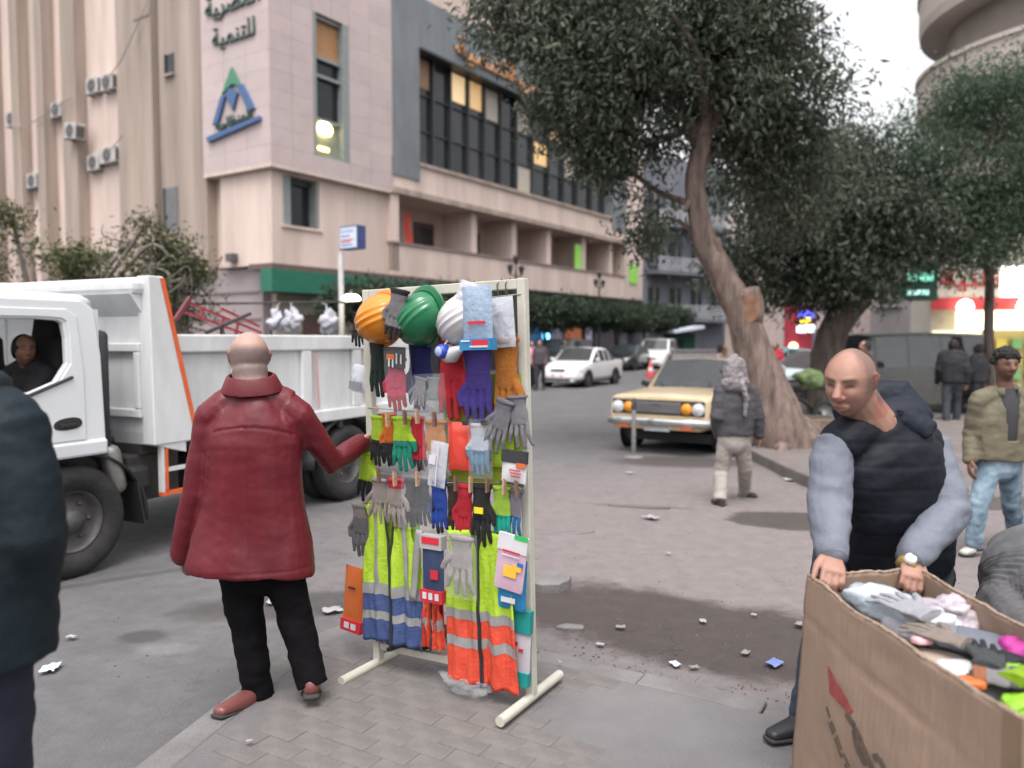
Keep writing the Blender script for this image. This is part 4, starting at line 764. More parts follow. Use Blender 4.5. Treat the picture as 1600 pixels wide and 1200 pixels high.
def front_old(t, L, hw):
    x = L / 2; MB().box(x - .02, x + .012, -hw * .92, hw * .92, .60, .82).build('grille_surround', black_p, t, bev=.01)
    g = MB().box(x + .012, x + .022, -hw * .46, hw * .46, .63, .79).build('grille', pm('grille_grey', (.22, .21, .22), .45), t)
    for k in range(8): MB().box(x + .022, x + .028, -hw * .46, hw * .46, .64 + k * .0185, .645 + k * .0185).build('grille_bar', chrome, g)
    MB().box(x + .028, x + .036, -.05, .05, .735, .765).build('badge', chrome, g)
    amb = pm('amber_lens', (.75, .28, .02), .25)
    for s in (1, -1): lamp_round(t, x + .014, s * hw * .80, .705, .085, hl); lamp_round(t, x + .014, s * hw * .575, .705, .075, amb, 'fog_lamp')
    q = MB(); q.tube([(x - .2, -hw - .01, .50), (x + .06, -hw + .04, .50), (x + .10, -hw * .5, .50), (x + .10, hw * .5, .50), (x + .06, hw - .04, .50), (x - .2, hw + .01, .50)], [(.03, .055)] * 6, 10, side=(1, 0, 0), ex=4); q.build('bumper', chrome, t, smooth=True)
    for s in (1, -1): MB().box(x + .09, x + .125, s * hw * .62 - .09, s * hw * .62 + .09, .40, .445).build('indicator', pm('red_amber', (.4, .1, .04), .3), t)
    q = MB(); q.bar((x - 1.20, .15, .90), (x - 1.42, -.35, 1.02), .02); q.bar((x - 1.2, -.35, .9), (x - 1.4, -.6, 1.02), .02); q.build('wiper', black_p, t)
    MB().box(x - 1.46, x - 1.30, -.1, .5, .90, .93).build('dashboard_papers', pm('papers', (.55, .62, .6), .6), t)
# old beige saloon
st_old = [(0, .86, .96, 0), (.02, .885, .985, 0), (.10, .895, 1.0, 0), (.315, .935, 1.0, 0), (.425, 1.375, 1.0, 1), (.445, 1.385, 1.0, 1), (.57, 1.39, 1.0, 1), (.595, 1.39, 1.0, 1), (.73, 1.37, 1.0, 1), (.75, 1.36, 1.0, 1), (.84, .93, .99, 0), (.98, .90, .97, 0), (1.0, .80, .93, 0)]
beige = pm('beige_paint', (.56, .44, .28), .38, var=.10, sc=3, coat=.3)
yc = G(1030, 712, ROAD); az = R(34); fwd = Vector((-math.sin(az), -math.cos(az), 0))
car('old_saloon', 'old beige saloon with round headlights and amber fog lamps parked by the tree', yc - fwd * 2.02 + Vector((0, .12, 0)), math.atan2(fwd.y, fwd.x), 4.1, 1.60, 1.38, st_old, beige, .90, .29, (1.30, -1.17), front_old, (.72, .74, .76), (.10, .42, .62), boxy=.5, low=.38)
def front_mod(t, L, hw):
    x = L / 2
    for s in (1, -1):
        q = MB(); q.tube([(x - .10, s * hw * .62, .64), (x - .24, s * hw * .88, .66)], [(.05, .07), (.04, .065)], 12, ex=3); q.build('headlight', hl, t, smooth=True)
    q = MB(); q.box(x - .06, x + .015, -hw * .34, hw * .34, .58, .67); q.build('grille', black_p, t, bev=.01); q = MB(); q.box(x - .02, x + .02, -hw * .6, hw * .6, .26, .32); q.build('air_intake', black_p, t)
    q = MB(); q.tube([(x - .28, -hw * .96, .42), (x - .02, -hw * .8, .42), (x + .02, 0, .42), (x - .02, hw * .8, .42), (x - .28, hw * .96, .42)], [(.03, .10)] * 5, 10, side=(1, 0, 0), ex=3); q.build('bumper', PAINT, t, smooth=True)
st_sed = [(0, .58, .80, 0), (.03, .70, .92, 0), (.10, .80, .98, 0), (.28, .93, 1.0, 0), (.42, 1.40, .99, 1), (.44, 1.415, .99, 1), (.53, 1.415, 1.0, 1), (.55, 1.41, 1.0, 1), (.635, 1.38, 1.0, 1), (.655, 1.36, 1.0, 1), (.80, .99, .98, 0), (.96, .95, .94, 0), (1.0, .68, .84, 0)]
st_suv = [(0, .72, .84, 0), (.03, .90, .94, 0), (.09, 1.0, .99, 0), (.26, 1.10, 1.0, 0), (.38, 1.70, .98, 1), (.40, 1.72, .98, 1), (.54, 1.75, 1.0, 1), (.565, 1.75, 1.0, 1), (.73, 1.74, 1.0, 1), (.755, 1.735, 1.0, 1), (.92, 1.70, .97, 1), (.985, 1.1, .97, 0), (1.0, .8, .92, 0)]
st_van = [(0, .95, .92, 0), (.02, 1.05, .97, 0), (.05, 1.10, 1.0, 0), (.10, 1.15, 1.0, 0), (.19, 1.80, .97, 1), (.21, 1.83, .97, 1), (.40, 1.85, 1.0, 1), (.42, 1.85, 1.0, 1), (.62, 1.85, 1.0, 1), (.64, 1.85, 1.0, 1), (.93, 1.84, .98, 1), (.985, 1.2, .98, 0), (1.0, .9, .95, 0)]
wcar = pm('car_white', (.74, .74, .74), .25, var=.03, coat=.6); bcar = pm('car_black', (.022, .023, .026), .22, coat=.7); gcar = pm('van_grey', (.10, .102, .10), .5, var=.15); scar = pm('car_pale_blue', (.42, .50, .54), .3, coat=.5); tcar = pm('car_turquoise', (.08, .22, .24), .3, coat=.5)
def put(px, py, az, name, label, L, Wd, H, st, paint, belt, wr, axles, plate=(.75, .75, .76), band=None, off=0.0, gr=None):
    g = G(px, py, ROAD); a = R(az); f = Vector((-math.sin(a), -math.cos(a), 0)); return car(name, label, g - f * (L / 2 + off), math.atan2(f.y, f.x), L, Wd, H, st, paint, belt, wr, axles, front_mod, plate, band, gr)
put(864, 607, 30, 'white_saloon', 'white saloon with red number plate coming down the street', 4.25, 1.68, 1.42, st_sed, wcar, .92, .30, (1.32, -1.15), (.62, .22, .20), None, .35)
put(850, 588, 26, 'dark_estate_car', 'black estate car parked behind the white saloon', 4.5, 1.75, 1.6, st_suv, bcar, 1.06, .32, (1.4, -1.3), off=.2)
o = put(960, 580, 28, 'dark_saloon', 'dark saloon parked between the white saloon and the white off-roader', 4.4, 1.72, 1.42, st_sed, bcar, .92, .31, (1.35, -1.2))
g = P(1016, 571, 46); g.z = ROAD; a = R(22); f = Vector((-math.sin(a), -math.cos(a), 0))
car('white_off_roader', 'white off-roader parked at the far end of the car row', g - f * 2.2, math.atan2(f.y, f.x), 4.75, 1.88, 1.75, st_suv, wcar, 1.06, .38, (1.45, -1.35), front_mod)
g = P(1402, 530, 17.6); g.z = ROAD; car('grey_minibus', 'grey boxy minibus parked behind the bald man', g + Vector((.1, 0, 0)), R(186), 3.4, 1.55, 1.85, st_van, gcar, 1.12, .30, (1.15, -1.0), front_mod)
g = P(1262, 530, 22); g.z = ROAD; car('pale_blue_car', 'pale blue car half hidden behind the leaning trunk', g + Vector((.3, 0, 0)), R(200), 4.2, 1.66, 1.45, st_sed, scar, .92, .30, (1.3, -1.15), front_mod)
g = P(1225, 530, 29); g.z = ROAD; car('turquoise_car', 'turquoise car far behind the leaning trunk', g, R(195), 4.2, 1.66, 1.45, st_sed, tcar, .92, .30, (1.3, -1.15), front_mod)

# ================================================================== THE GLOVE RACK
RLB = G(592, 1037, 0); RRB = G(831, 1100, 0); RV = RRB - RLB; RW = RV.length; RRZ = math.atan2(RV.y, RV.x); RC = (RLB + RRB) / 2
RM = Matrix.Translation(RC) @ Matrix.Rotation(RRZ, 4, 'Z') @ Matrix.Rotation(R(-1.5), 4, 'Y'); RMI = RM.inverted()
def RL(px, py, d=0.0):
    """photo pixel -> (x, z) on the plane d metres in front of the rack"""
    o = RMI @ Vector((0, 0, CAM_H)); r = RMI.to_3x3() @ _ray(px, py); t = (-d - o.y) / r.y; p = o + r * t; return p.x, p.z
def place(o, x, z, d, roll=0.0, yaw=0.0, sc=(1, 1, 1), pitch=0.0):
    o.matrix_world = RM @ Matrix.Translation((x, -d, z)) @ Matrix.Rotation(yaw, 4, 'Z') @ Matrix.Rotation(roll, 4, 'Y') @ Matrix.Rotation(pitch, 4, 'X') @ Matrix.Diagonal((*sc, 1)); return o
cream_p = pm('cream_enamel', (.46, .445, .385), .45, var=.12, sc=5)
rack = thing('display_rack', 'cream metal display rack hung with work gloves and hard hats', 'rack'); rack.matrix_world = RM
hw = RW / 2; RH = 1.85
for x in (-hw, hw): MB().box(x - .02, x + .02, -.02, .02, .03, RH).build('post', cream_p, rack, bev=.004)
MB().box(-hw + .02, hw - .02, -.018, .018, RH - .045, RH - .001).build('top_bar', cream_p, rack, bev=.004); MB().box(-hw + .02, hw - .02, -.016, .016, .09, .125).build('bottom_bar', cream_p, rack, bev=.004)
for x in (-hw, hw): q = MB(); q.tube([(x + .0, -.27, .022), (x, .27, .022)], [.022, .022], 14, rnd=False); q.build('foot', cream_p, rack, smooth=False)
for y in (470, 642, 748, 840):
    x, z = RL(700, y); q = MB(); q.tube([(-hw, -.022, z + .01), (-hw * .4, -.024, z - .004), (hw * .3, -.024, z - .006), (hw, -.022, z + .008)], [.003] * 4, 6); q.build('hanging_wire', pm('grey_wire', (.35, .34, .33), .4, metal=.6), rack)
for px in (603, 618, 665, 740, 783, 796):
    x, z = RL(px, 452); q = MB(); q.tube([(x, -.022, z - .05), (x - .004, -.028, RH - .02), (x + .004, 0, RH + .006), (x + .008, .024, RH - .03)], [.0025] * 4, 6); q.build('wire_hook', pm('rusty_wire', (.09, .055, .045), .6), rack)
# ---- gloves
def glove_mesh(nm, fingers, thumb, cuff, spread, vox=.0125, flat=.11, cw=.20):
    """unit-high glove hanging fingers down, opening at z=0, finger tips near z=-1"""
    q = MB(); q.tube([(0, 0, -.0), (0, 0, -cuff * .6), (0, 0, -cuff)], [(cw, flat), (cw * .9, flat * .9), (cw * .82, flat * .8)], 16, side=(1, 0, 0), rnd=False)
    q.tube([(0, 0, -cuff + .02), (0, 0, -cuff - .12), (0, -.01, -.53)], [(cw * .82, flat * .75), (cw * .98, flat * .72), (cw * .97, flat * .55)], 16, side=(1, 0, 0))
    for k, L in enumerate(fingers):
        x = (-.15 + k * .1); e = x * (1 + spread); L = L * 1.2; q.tube([(x, -.0, -.50), (x * .6 + e * .4, -.03 - .012 * (k % 2), -.55 - L * .5), (e * 1.06, -.005 + .02 * (k % 2), -.58 - L)], [.044, .043, .036], 10)
    s = thumb[0]; q.tube([(s * .13, 0, -cuff - .12), (s * .24, -.03, -cuff - .26), (s * thumb[1], -.04, -cuff - .40)], [.065, .055, .043], 10)
    return remesh(q, vox, nm, black_r, 2, lambda p, n_: .012 * nz(p, 9, 9, 5) + .004 * nz(p, 22))
GL = [glove_mesh('glove', [.26, .335, .345, .29], (1, .27), .22, .15), glove_mesh('glove', [.28, .35, .33, .27], (-1, .22), .22, -.02), glove_mesh('glove', [.25, .33, .34, .30], (-1, .31), .18, .45, flat=.09)]
GG = [glove_mesh('gauntlet', [.26, .33, .335, .28], (1, .24), .36, .05, cw=.2, flat=.09), glove_mesh('gauntlet', [.28, .34, .32, .26], (-1, .22), .36, -.02, cw=.2, flat=.09)]
pegw = pm('peg_wood', (.40, .25, .16), .7, var=.2, sc=20); pegd = pm('peg_dark', (.16, .085, .06), .7, var=.2, sc=20)
qp = MB(); qp.prism([(-.004, 0), (.004, 0), (.005, .03), (.0035, .068), (-.0035, .068), (-.005, .03)], lambda a, b, d: (d, a - .006, b), -.005, .005); qp.prism([(-.004, 0), (.004, 0), (.0055, .03), (.003, .062), (-.003, .062), (-.005, .03)], lambda a, b, d: (d, a + .006, b), -.005, .005)
qs = MB(); qs.tube([(-.0065, -.004, .04), (-.0065, .004, .04), (.0065, .004, .037), (.0065, -.004, .037), (-.0065, -.004, .034)], [.0015] * 5, 5)
PEG = [qp.mesh('peg_half', pegw), qp.mesh('peg_half', pegd)]; SPR = qs.mesh('spring', chrome)
def peg(px, py, label, k=0, d=.075, roll=0.0):
    x, z = RL(px, py, d); t = D.objects.new('clothes_peg', None); COL.objects.link(t); tag(t, label, 'clothes peg', 'pegs on the rack wires'); t.empty_display_size = .02
    place(t, x, z - .034, d, roll); obj('jaw', PEG[k], t); obj('spring', SPR, t)
GN = 0
def gtex(nm, cols, rough=.7, var=.14, spec=.3):
    global GN; GN += 1; return bands('g_%d' % GN, cols, 'Z', rough, var, 9, .7, 110, .05, spec)
def glove(nm, label, box, cols, me, d=.05, roll=0.0, yaw=0.0, rough=.75, spec=.3, cat='glove', mirror=1, grp='gloves hung on the rack', sx=None):
    x0, y0, x1, y1 = box; xa, za = RL((x0 + x1) / 2, y0, d); xb, zb = RL((x0 + x1) / 2, y1, d); h = math.hypot(xb - xa, zb - za); w = RL(x1, (y0 + y1) / 2, d)[0] - RL(x0, (y0 + y1) / 2, d)[0]
    m = gtex(nm, cols, rough, spec=spec); o = obj(nm, me.copy()); o.data.materials.clear(); o.data.materials.append(m)
    place(o, xa, za, d, roll, yaw, (mirror * (sx or min(max(w / .42, h * .55), h * 1.15)), h * .8, h)); tag(o, label, cat, grp)
    q = MB(); cw = .205 if 'gaunt' not in me.name else .205; q.lathe([(1.0, .0), (1.05, -.012), (1.03, -.05), (.99, -.055), (.97, -.0)], 18, Matrix.Diagonal((cw, .11, 1, 1))); obj('cuff_hem', q.mesh('cuff_hem', m, True), o); return o
LIME = (.36, .54, .03); LIMED = (.30, .42, .05); ORNG = (.58, .14, .02); RED = (.48, .02, .035); BLK = (.018, .017, .018); GRY = (.20, .19, .21); BEI = (.33, .28, .26); BLU = (.02, .06, .32); NVY = (.015, .02, .11); IND = (.055, .03, .24); TEA = (.01, .22, .15); BRN = (.05, .028, .02)
def solid(c, c2=None, c3=None, s1=-.58, s2=-.14): return [(-1.1, c), (s1, c2 or c), (s2, c3 or c2 or c), (.05, c3 or c2 or c)]
glove('gauntlet', 'long dark green rubber gauntlet at the far left of the gauntlet row', (576, 528, 607, 620), solid((.014, .028, .024)), GG[0], .05, rough=.5)
glove('gauntlet', 'navy blue long gauntlet hanging below the green hard hat', (637, 530, 677, 637), solid(NVY), GG[1], .05, R(2), rough=.55)
glove('gauntlet', 'bright red long gauntlet between the navy and the indigo ones', (683, 515, 728, 656), solid(RED), GG[0], .06, rough=.6)
glove('gauntlet', 'indigo long gauntlet below the blue card pack', (722, 540, 770, 663), solid(IND), GG[1], .075, rough=.35, spec=.5)
glove('gauntlet', 'rust orange long leather gauntlet next to the right post', (769, 528, 810, 672), solid((.40, .14, .022)), GG[0], .06, R(-1), rough=.7)
o = glove('glove', 'grey work glove laid over the orange hard hat', (606, 452, 645, 532), solid(BLK, (.19, .185, .20), BLK, -.72, -.08), GL[1], .20, R(14), rough=.5)
glove('glove', 'black glove dangling outside the left post at the top', (551, 488, 572, 541), solid(BLK), GL[0], .0, R(6))
glove('glove', 'front red coated glove of the pair beside the navy gauntlet', (600, 560, 638, 642), solid((.40, .015, .035), (.55, .03, .085), (.5, .03, .07), -.68), GL[1], .085, rough=.45)
glove('glove', 'grey camouflage-patterned glove with blue finger tips', (645, 590, 672, 641), solid(NVY, (.26, .25, .28), (.32, .3, .32), -.82), GL[2], .08, R(12))
glove('glove', 'pale grey glove beside the patterned one', (666, 590, 692, 650), solid((.42, .43, .42), (.30, .32, .31)), GL[1], .06, R(6))
glove('glove', 'left grey knit glove of the pair at the right post', (775, 625, 806, 711), solid((.20, .19, .215)), GL[2], .10, R(18))
glove('glove', 'right grey knit glove of the pair at the right post', (792, 618, 824, 700), solid((.23, .22, .245)), GL[2], .085, R(-4))
glove('glove', 'lime glove with black fingers next to the hand on the post', (580, 650, 602, 727), solid(BLK, LIME, LIME, -.45), GL[0], .05, R(3))
glove('glove', 'orange glove with black fingers in the middle row', (597, 645, 619, 727), solid(BLK, ORNG, ORNG, -.55), GL[1], .06)
glove('glove', 'lime glove dipped in emerald green', (611, 651, 645, 735), solid(TEA, LIME, LIME, -.42), GL[0], .085)
glove('glove', 'crimson and black glove right of the lime and green one', (640, 651, 663, 734), solid((.05, .03, .035), RED, RED, -.78), GL[1], .07, R(-3))
glove('glove', 'tan orange leather glove above the clear packet', (662, 656, 699, 746), solid((.66, .52, .45), (.62, .25, .06), (.62, .25, .06), -.52), GL[2], .055)
glove('glove', 'white and sky blue glove in the middle row', (733, 662, 765, 743), solid((.10, .22, .34), (.52, .58, .66), (.6, .62, .66), -.48), GL[1], .095, rough=.45)
glove('glove', 'lime and black glove hung outside the left post', (563, 706, 590, 785), solid(BLK, LIME, LIME, -.55), GL[0], .03, R(8))
glove('glove', 'beige cotton glove at the left end of the lower row', (580, 748, 606, 818), solid(BEI), GL[2], .06, R(4)); glove('glove', 'beige glove with red cuff in the lower row', (604, 748, 634, 824), solid(BEI, BEI, (.5, .03, .05), -.6, -.17), GL[0], .075)
glove('glove', 'left black leather glove of the pair in the lower row', (632, 748, 653, 822), solid((.03, .028, .032)), GL[1], .07, rough=.5); glove('glove', 'right black leather glove of the pair in the lower row', (647, 750, 672, 820), solid((.036, .034, .04)), GL[0], .085, rough=.5)
glove('glove', 'royal blue glove with black finger tips in the lower row', (672, 748, 699, 832), solid(BLK, BLU, (.03, .10, .42), -.86), GL[1], .08)
glove('glove', 'dark brown glove left of the crimson one in the lower row', (698, 756, 722, 838), solid(BRN), GL[0], .07); glove('glove', 'crimson glove in the lower row, next to the black glove with yellow mark', (714, 757, 740, 848), solid(BLK, RED, (.55, .03, .05), -.88), GL[1], .085, R(4))
bg_ = glove('glove', 'black glove with small yellow mark in the lower row', (737, 757, 769, 852), solid(BLK), GL[0], .10, R(2), rough=.5)
q = MB(); q.box(-.09, .09, -.135, -.11, -.46, -.36); obj('yellow_mark', q.mesh('yellow_mark', pm('yellow_mark', (.65, .55, .02), .5)), bg_)
glove('glove', 'lime glove dipped in turquoise in the lower row', (769, 760, 798, 844), solid((.01, .36, .27), (.34, .55, .06), (.34, .55, .06), -.5), GL[1], .085); glove('glove', 'grey glove dipped in blue at the right end of the lower row', (793, 764, 819, 842), solid((.02, .16, .36), (.24, .22, .26), (.24, .22, .26), -.52), GL[2], .07, R(8))
glove('glove', 'grey knit glove with beige cuff hanging left of the vest', (550, 788, 578, 868), solid((.15, .145, .15), (.17, .165, .17), BEI, -.6, -.22), GL[1], .02, R(2)); glove('glove', 'pale beige cotton glove hung on the lime and orange vest', (702, 838, 741, 930), solid((.36, .32, .31)), GL[2], .16, R(3))
for k, (px, py, lb) in enumerate(((606, 655, 'peg holding the orange glove'), (633, 652, 'peg holding the lime and green glove'), (652, 650, 'peg holding the crimson and black glove'), (679, 655, 'peg holding the tan leather glove'), (652, 748, 'peg on the black leather pair'), (712, 755, 'peg on the dark brown glove'), (735, 757, 'peg on the lower crimson glove'), (761, 757, 'peg on the black glove with yellow mark'), (787, 760, 'peg on the lime and turquoise glove'), (808, 763, 'peg on the grey and blue glove'), (617, 748, 'peg on the beige glove with red cuff'), (592, 742, 'peg on the beige cotton glove'))): peg(px, py, lb + ', wooden', k % 2, .13, R((k * 37) % 9 - 4))
for k, (px, lb) in enumerate(((728, 'black bulldog clip left of the white and blue glove'), (757, 'black bulldog clip right of the white and blue glove'))):
    x, z = RL(px, 660, .12); o = MB().box(-.014, .014, -.012, .012, -.012, .012).build('bulldog_clip', black_p, bev=.004); place(o, x, z, .12); tag(o, lb, 'clip')
# ---- hard hats
def hard_hat(label, px, py, col, axis, d, up=(.3, 0, 1), sc=1.0, peak=1):
    m = pm('hat_%d' % px, col, .32, var=.05, sc=3, coat=.25); x, z = RL(px, py, d); t = D.objects.new('hard_hat', None); COL.objects.link(t); tag(t, label, 'hard hat', 'hard hats on the rack'); t.empty_display_size = .1
    a = Vector(axis).normalized(); u = Vector(up); u = (u - a * u.dot(a)).normalized(); r = u.cross(a)          # local z = crown, y = peak direction
    B = Matrix((r, u, a)).transposed().to_4x4(); t.matrix_world = RM @ Matrix.Translation((x, -d, z)) @ B @ Matrix.Diagonal((sc, sc, sc, 1))
    def dome(a_, h):
        rr = math.cos(h); rx, ry, rz = .108, .132, .125; b_ = 0.0
        for k in (-1, 0, 1):
            dx = rr * math.cos(a_) * rx - k * .028
            b_ += .0045 * math.exp(-(dx / .007) ** 2) * (1 if h > .42 else max(0, (h - .2) / .22))
        return Vector((math.cos(a_) * rr * rx, math.sin(a_) * rr * ry, math.sin(h) * rz)) * (1 + b_ / .12)
    q = MB(); q.grid(lambda s, v: dome(2 * PI * s, v * PI / 2 * .999), 96, 26); q.build('shell', m, t, smooth=True)
    q = MB(); ring = []
    def brim(s, v):
        a_ = 2 * PI * s; ext = .012 + .05 * peak * max(0, math.sin(a_)) ** 2.2; c = Vector((math.cos(a_) * .108, math.sin(a_) * .132, 0)); n_ = Vector((math.cos(a_), math.sin(a_), 0)); return c + n_ * ext * v + Vector((0, 0, -.014 * v * max(.3, math.sin(a_))))
    q.grid(brim, 64, 4); q.build('brim', m, t, smooth=True, thick=.004)
    q = MB(); q.tube([(.085 * math.cos(k * PI / 8), .105 * math.sin(k * PI / 8), -.005) for k in range(17)], [(.004, .014)] * 17, 6, side=(0, 0, 1)); q.build('head_band', black_p, t)
    return t
hard_hat('orange hard hat hanging at the top left of the rack', 600, 498, (.58, .20, .010), (-.30, -.95, -.12), .085, (.95, -.1, .35), 1.06, .3)
hard_hat('green hard hat hanging between the orange and white ones', 661, 498, (.006, .13, .05), (-.28, -.95, -.2), .09, (.80, -.05, .7), 1.04, .45)
hard_hat('white hard hat behind the clear glove pack', 728, 500, (.50, .48, .49), (-.3, -.95, -.15), .07, (.9, 0, .5), 1.04, .4)
# ---- packets
def pillow(w, h, t, nu=10, nv=12, seed=0):
    q = MB()
    for s in (-1, 1):
        q.grid(lambda u, v, s=s: ((u - .5) * w, s * t * (max(0, math.sin(PI * u)) * max(0, math.sin(PI * v))) ** .55 * (1 + .35 * noise.noise(Vector((u * 5, v * 5, seed + s)))), (v - 1) * h), nu, nv)
    return q
def packet(nm, label, box, bagm, d, roll=0.0, header=None, hfrac=.25, cat='packet', prints=(), t=.012, yaw=0.0, footer=None, seed=0, topcap=None):
    x0, y0, x1, y1 = box; xa, za = RL((x0 + x1) / 2, y0, d); h = abs(RL((x0 + x1) / 2, y1, d)[1] - za); w = RL(x1, (y0 + y1) / 2, d)[0] - RL(x0, (y0 + y1) / 2, d)[0]
    e = D.objects.new(nm, None); COL.objects.link(e); tag(e, label, cat, 'packets on the rack'); e.empty_display_size = .05; place(e, xa, za, d, roll, yaw)
    pillow(w, h, t, seed=seed).build('bag', bagm, e, smooth=True)
    if header: MB().box(-w / 2 - .001, w / 2 + .001, -t * 1.34, t * 1.3, -h * hfrac, 0).build('header_card', header, e)
    if footer: MB().box(-w / 2 - .001, w / 2 + .001, -t * 1.34, t * 1.3, -h, -h * .82).build('footer_card', footer, e)
    for i, (a, b, c, dd, m) in enumerate(prints): MB().box((a - .5) * w, (c - .5) * w, -t * 1.35 - .002 - i * .0006, -t * 1.35 - i * .0006, -h * dd, -h * b).build('print', m, e)
    return e, w, h
PW = pm('print_white', (.52, .52, .54), .5); PB = pm('print_black', (.03, .03, .035), .5); PO = pm('print_orange', (.52, .12, .025), .5); PR_ = pm('print_red', (.5, .02, .04), .5); PBl = pm('print_blue', (.02, .13, .42), .4); PY = pm('print_yellow', (.75, .42, .04), .5); PG = pm('print_green', (.03, .38, .08), .5); PP = pm('print_pink', (.48, .32, .41), .5); PT = pm('print_teal', (.012, .23, .21), .45); PN = pm('print_navy', (.03, .045, .10), .5); PC = pm('print_cyan', (.02, .18, .38), .4); PL = pm('print_lilac', (.55, .50, .60), .5)
cl = clear('clear_plastic', (.9, .93, .97), .22, .12); clm = clear('milky_plastic', (.60, .62, .68), .55, .2)
packet('glove_pack', 'pale blue glove in a clear pack over a blue card at the top', (722, 447, 768, 547), clear('blue_plastic', (.30, .40, .52), .7, .15), .19, 0, None, footer=PC, prints=((.42, .84, .95, .93, PR_), (.05, .84, .35, .87, PW), (.35, .93, .95, .96, PW), (.3, .55, .9, .6, PR_)), t=.022, seed=1)
packet('plastic_bag', 'crumpled clear bag tied above the blue card pack', (719, 441, 752, 478), clm, .16, R(20), t=.012, seed=2)
packet('dust_mask_pack', 'white dust mask in clear wrapping near the top right', (764, 464, 801, 543), clm, .10, R(-3), t=.03, seed=3, prints=((.15, .3, .2, .75, PW), (.5, .25, .85, .3, PW)))
packet('red_glove_card', 'black and white header card above the red coated glove', (604, 542, 634, 575), PB, .12, R(3), prints=((.05, .35, .45, .6, PO), (.15, .55, .22, .95, PW), (.35, .6, .42, .98, PW), (.55, .3, .62, .8, PW), (.78, .35, .85, .8, PW)), t=.004)
packet('bagged_gloves', 'small clear bag of gloves outside the left post', (552, 570, 577, 614), clm, .01, R(10), t=.02, prints=((.1, .6, .9, .9, pm('bag_grey', (.2, .19, .22), .6)),), seed=4)
packet('orange_vest_pack', 'folded red orange vest in a shiny plastic sleeve', (700, 660, 739, 735), pm('orange_sleeve', (.58, .05, .03), .18, var=.06, coat=.6), .08, R(1), t=.016, seed=5)
packet('lime_vest_pack', 'folded lime vest in plastic behind the grey glove pair', (760, 664, 802, 730), pm('lime_sleeve', (.38, .56, .03), .25, var=.06, coat=.4), .045, 0, t=.016, prints=((.2, .05, .27, .85, PB),), seed=6)
packet('lime_vest_pack', 'wide dull lime sleeve lying behind the middle row', (690, 585, 812, 757), pm('lime_sleeve_dull', (.28, .36, .03), .4, var=.14, sc=6), .022, 0, t=.012, seed=7)
packet('label_pack', 'white pack with black band and orange corner on the right post', (786, 704, 824, 757), PW, .105, R(5), header=PB, hfrac=.36, prints=((.62, .34, 1.0, .48, PO), (.35, .55, .8, .58, PR_), (.4, .64, .85, .67, PR_), (.4, .73, .8, .76, PR_), (.0, .93, 1., 1.0, PB)), t=.008)
packet('clear_pack', 'clear pack with white straps in the middle of the rack', (674, 690, 701, 762), clm, .10, R(8), t=.014, prints=((.55, .05, .62, .95, PW), (.1, .3, .5, .5, PL)), seed=8)
packet('orange_box_pack', 'orange and red card pack hanging outside the left post', (541, 886, 571, 988), PO, .01, R(7), footer=PR_, t=.012, prints=((.3, .3, .65, .33, PB), (.2, .86, .45, .95, PW), (.55, .86, .8, .95, PW)), seed=9)
e, w_, h_ = packet('navy_glove_pack', 'navy glove pack with red label between the two vests', (660, 836, 693, 940), PN, .10, R(1), header=pm('clear_header', (.35, .33, .34), .4), hfrac=.2, footer=PR_, prints=((.5, .5, .85, .64, PR_), (.1, .02, .9, .12, PR_), (.12, .85, .3, .95, PW), (.4, .85, .58, .95, PW), (.7, .85, .88, .95, PW)), t=.016, seed=10)
packet('yellow_glove_pack', 'yellow and navy glove pack behind the pink card', (762, 838, 801, 965), PY, .07, R(0), prints=((.05, .32, .9, .55, PN), (.2, .36, .45, .5, PY)), t=.012, seed=11)
packet('blue_glove_pack', 'blue glove pack behind the pink card', (780, 872, 824, 953), PC, .10, R(4), prints=((.2, .75, .7, .85, PW),), t=.014, seed=12)
packet('pink_glove_card', 'pink and white card with a yellow glove picture at the right post', (781, 836, 826, 925), PP, .13, R(9), header=PW, hfrac=.3, prints=((.55, -.02, 1.0, .06, PG), (.3, .55, .75, .75, PY), (.6, .5, .9, .62, PY), (.75, .45, .95, .52, PBl), (.2, .28, .8, .31, PR_), (.2, .36, .8, .38, PL)), t=.005)
packet('teal_pack', 'teal and grey pack hanging lowest at the right post', (797, 952, 831, 1070), pm('pack_grey', (.42, .40, .44), .5), .06, R(4), header=PT, hfrac=.3, footer=PT, prints=((.3, .42, .5, .47, PR_), (.55, .5, .75, .54, PR_)), t=.012, seed=13)
for k, (bx_, lb, dd) in enumerate((((598, 540, 640, 648), 'clear bag over the red coated glove', .118), ((660, 652, 702, 750), 'clear bag over the tan leather glove', .088), ((730, 655, 768, 748), 'clear bag over the white and blue glove', .128), ((642, 584, 694, 655), 'clear bag over the patterned gloves', .11), ((627, 742, 675, 828), 'clear bag over the black leather pair', .12), ((698, 834, 745, 936), 'clear bag over the pale glove on the vest', .19))):
    packet('clear_bag', lb, bx_, clear('glossy_film', (.80, .84, .9), .045, .05), dd, R(k * 5 % 7 - 3), t=.012, seed=50 + k)
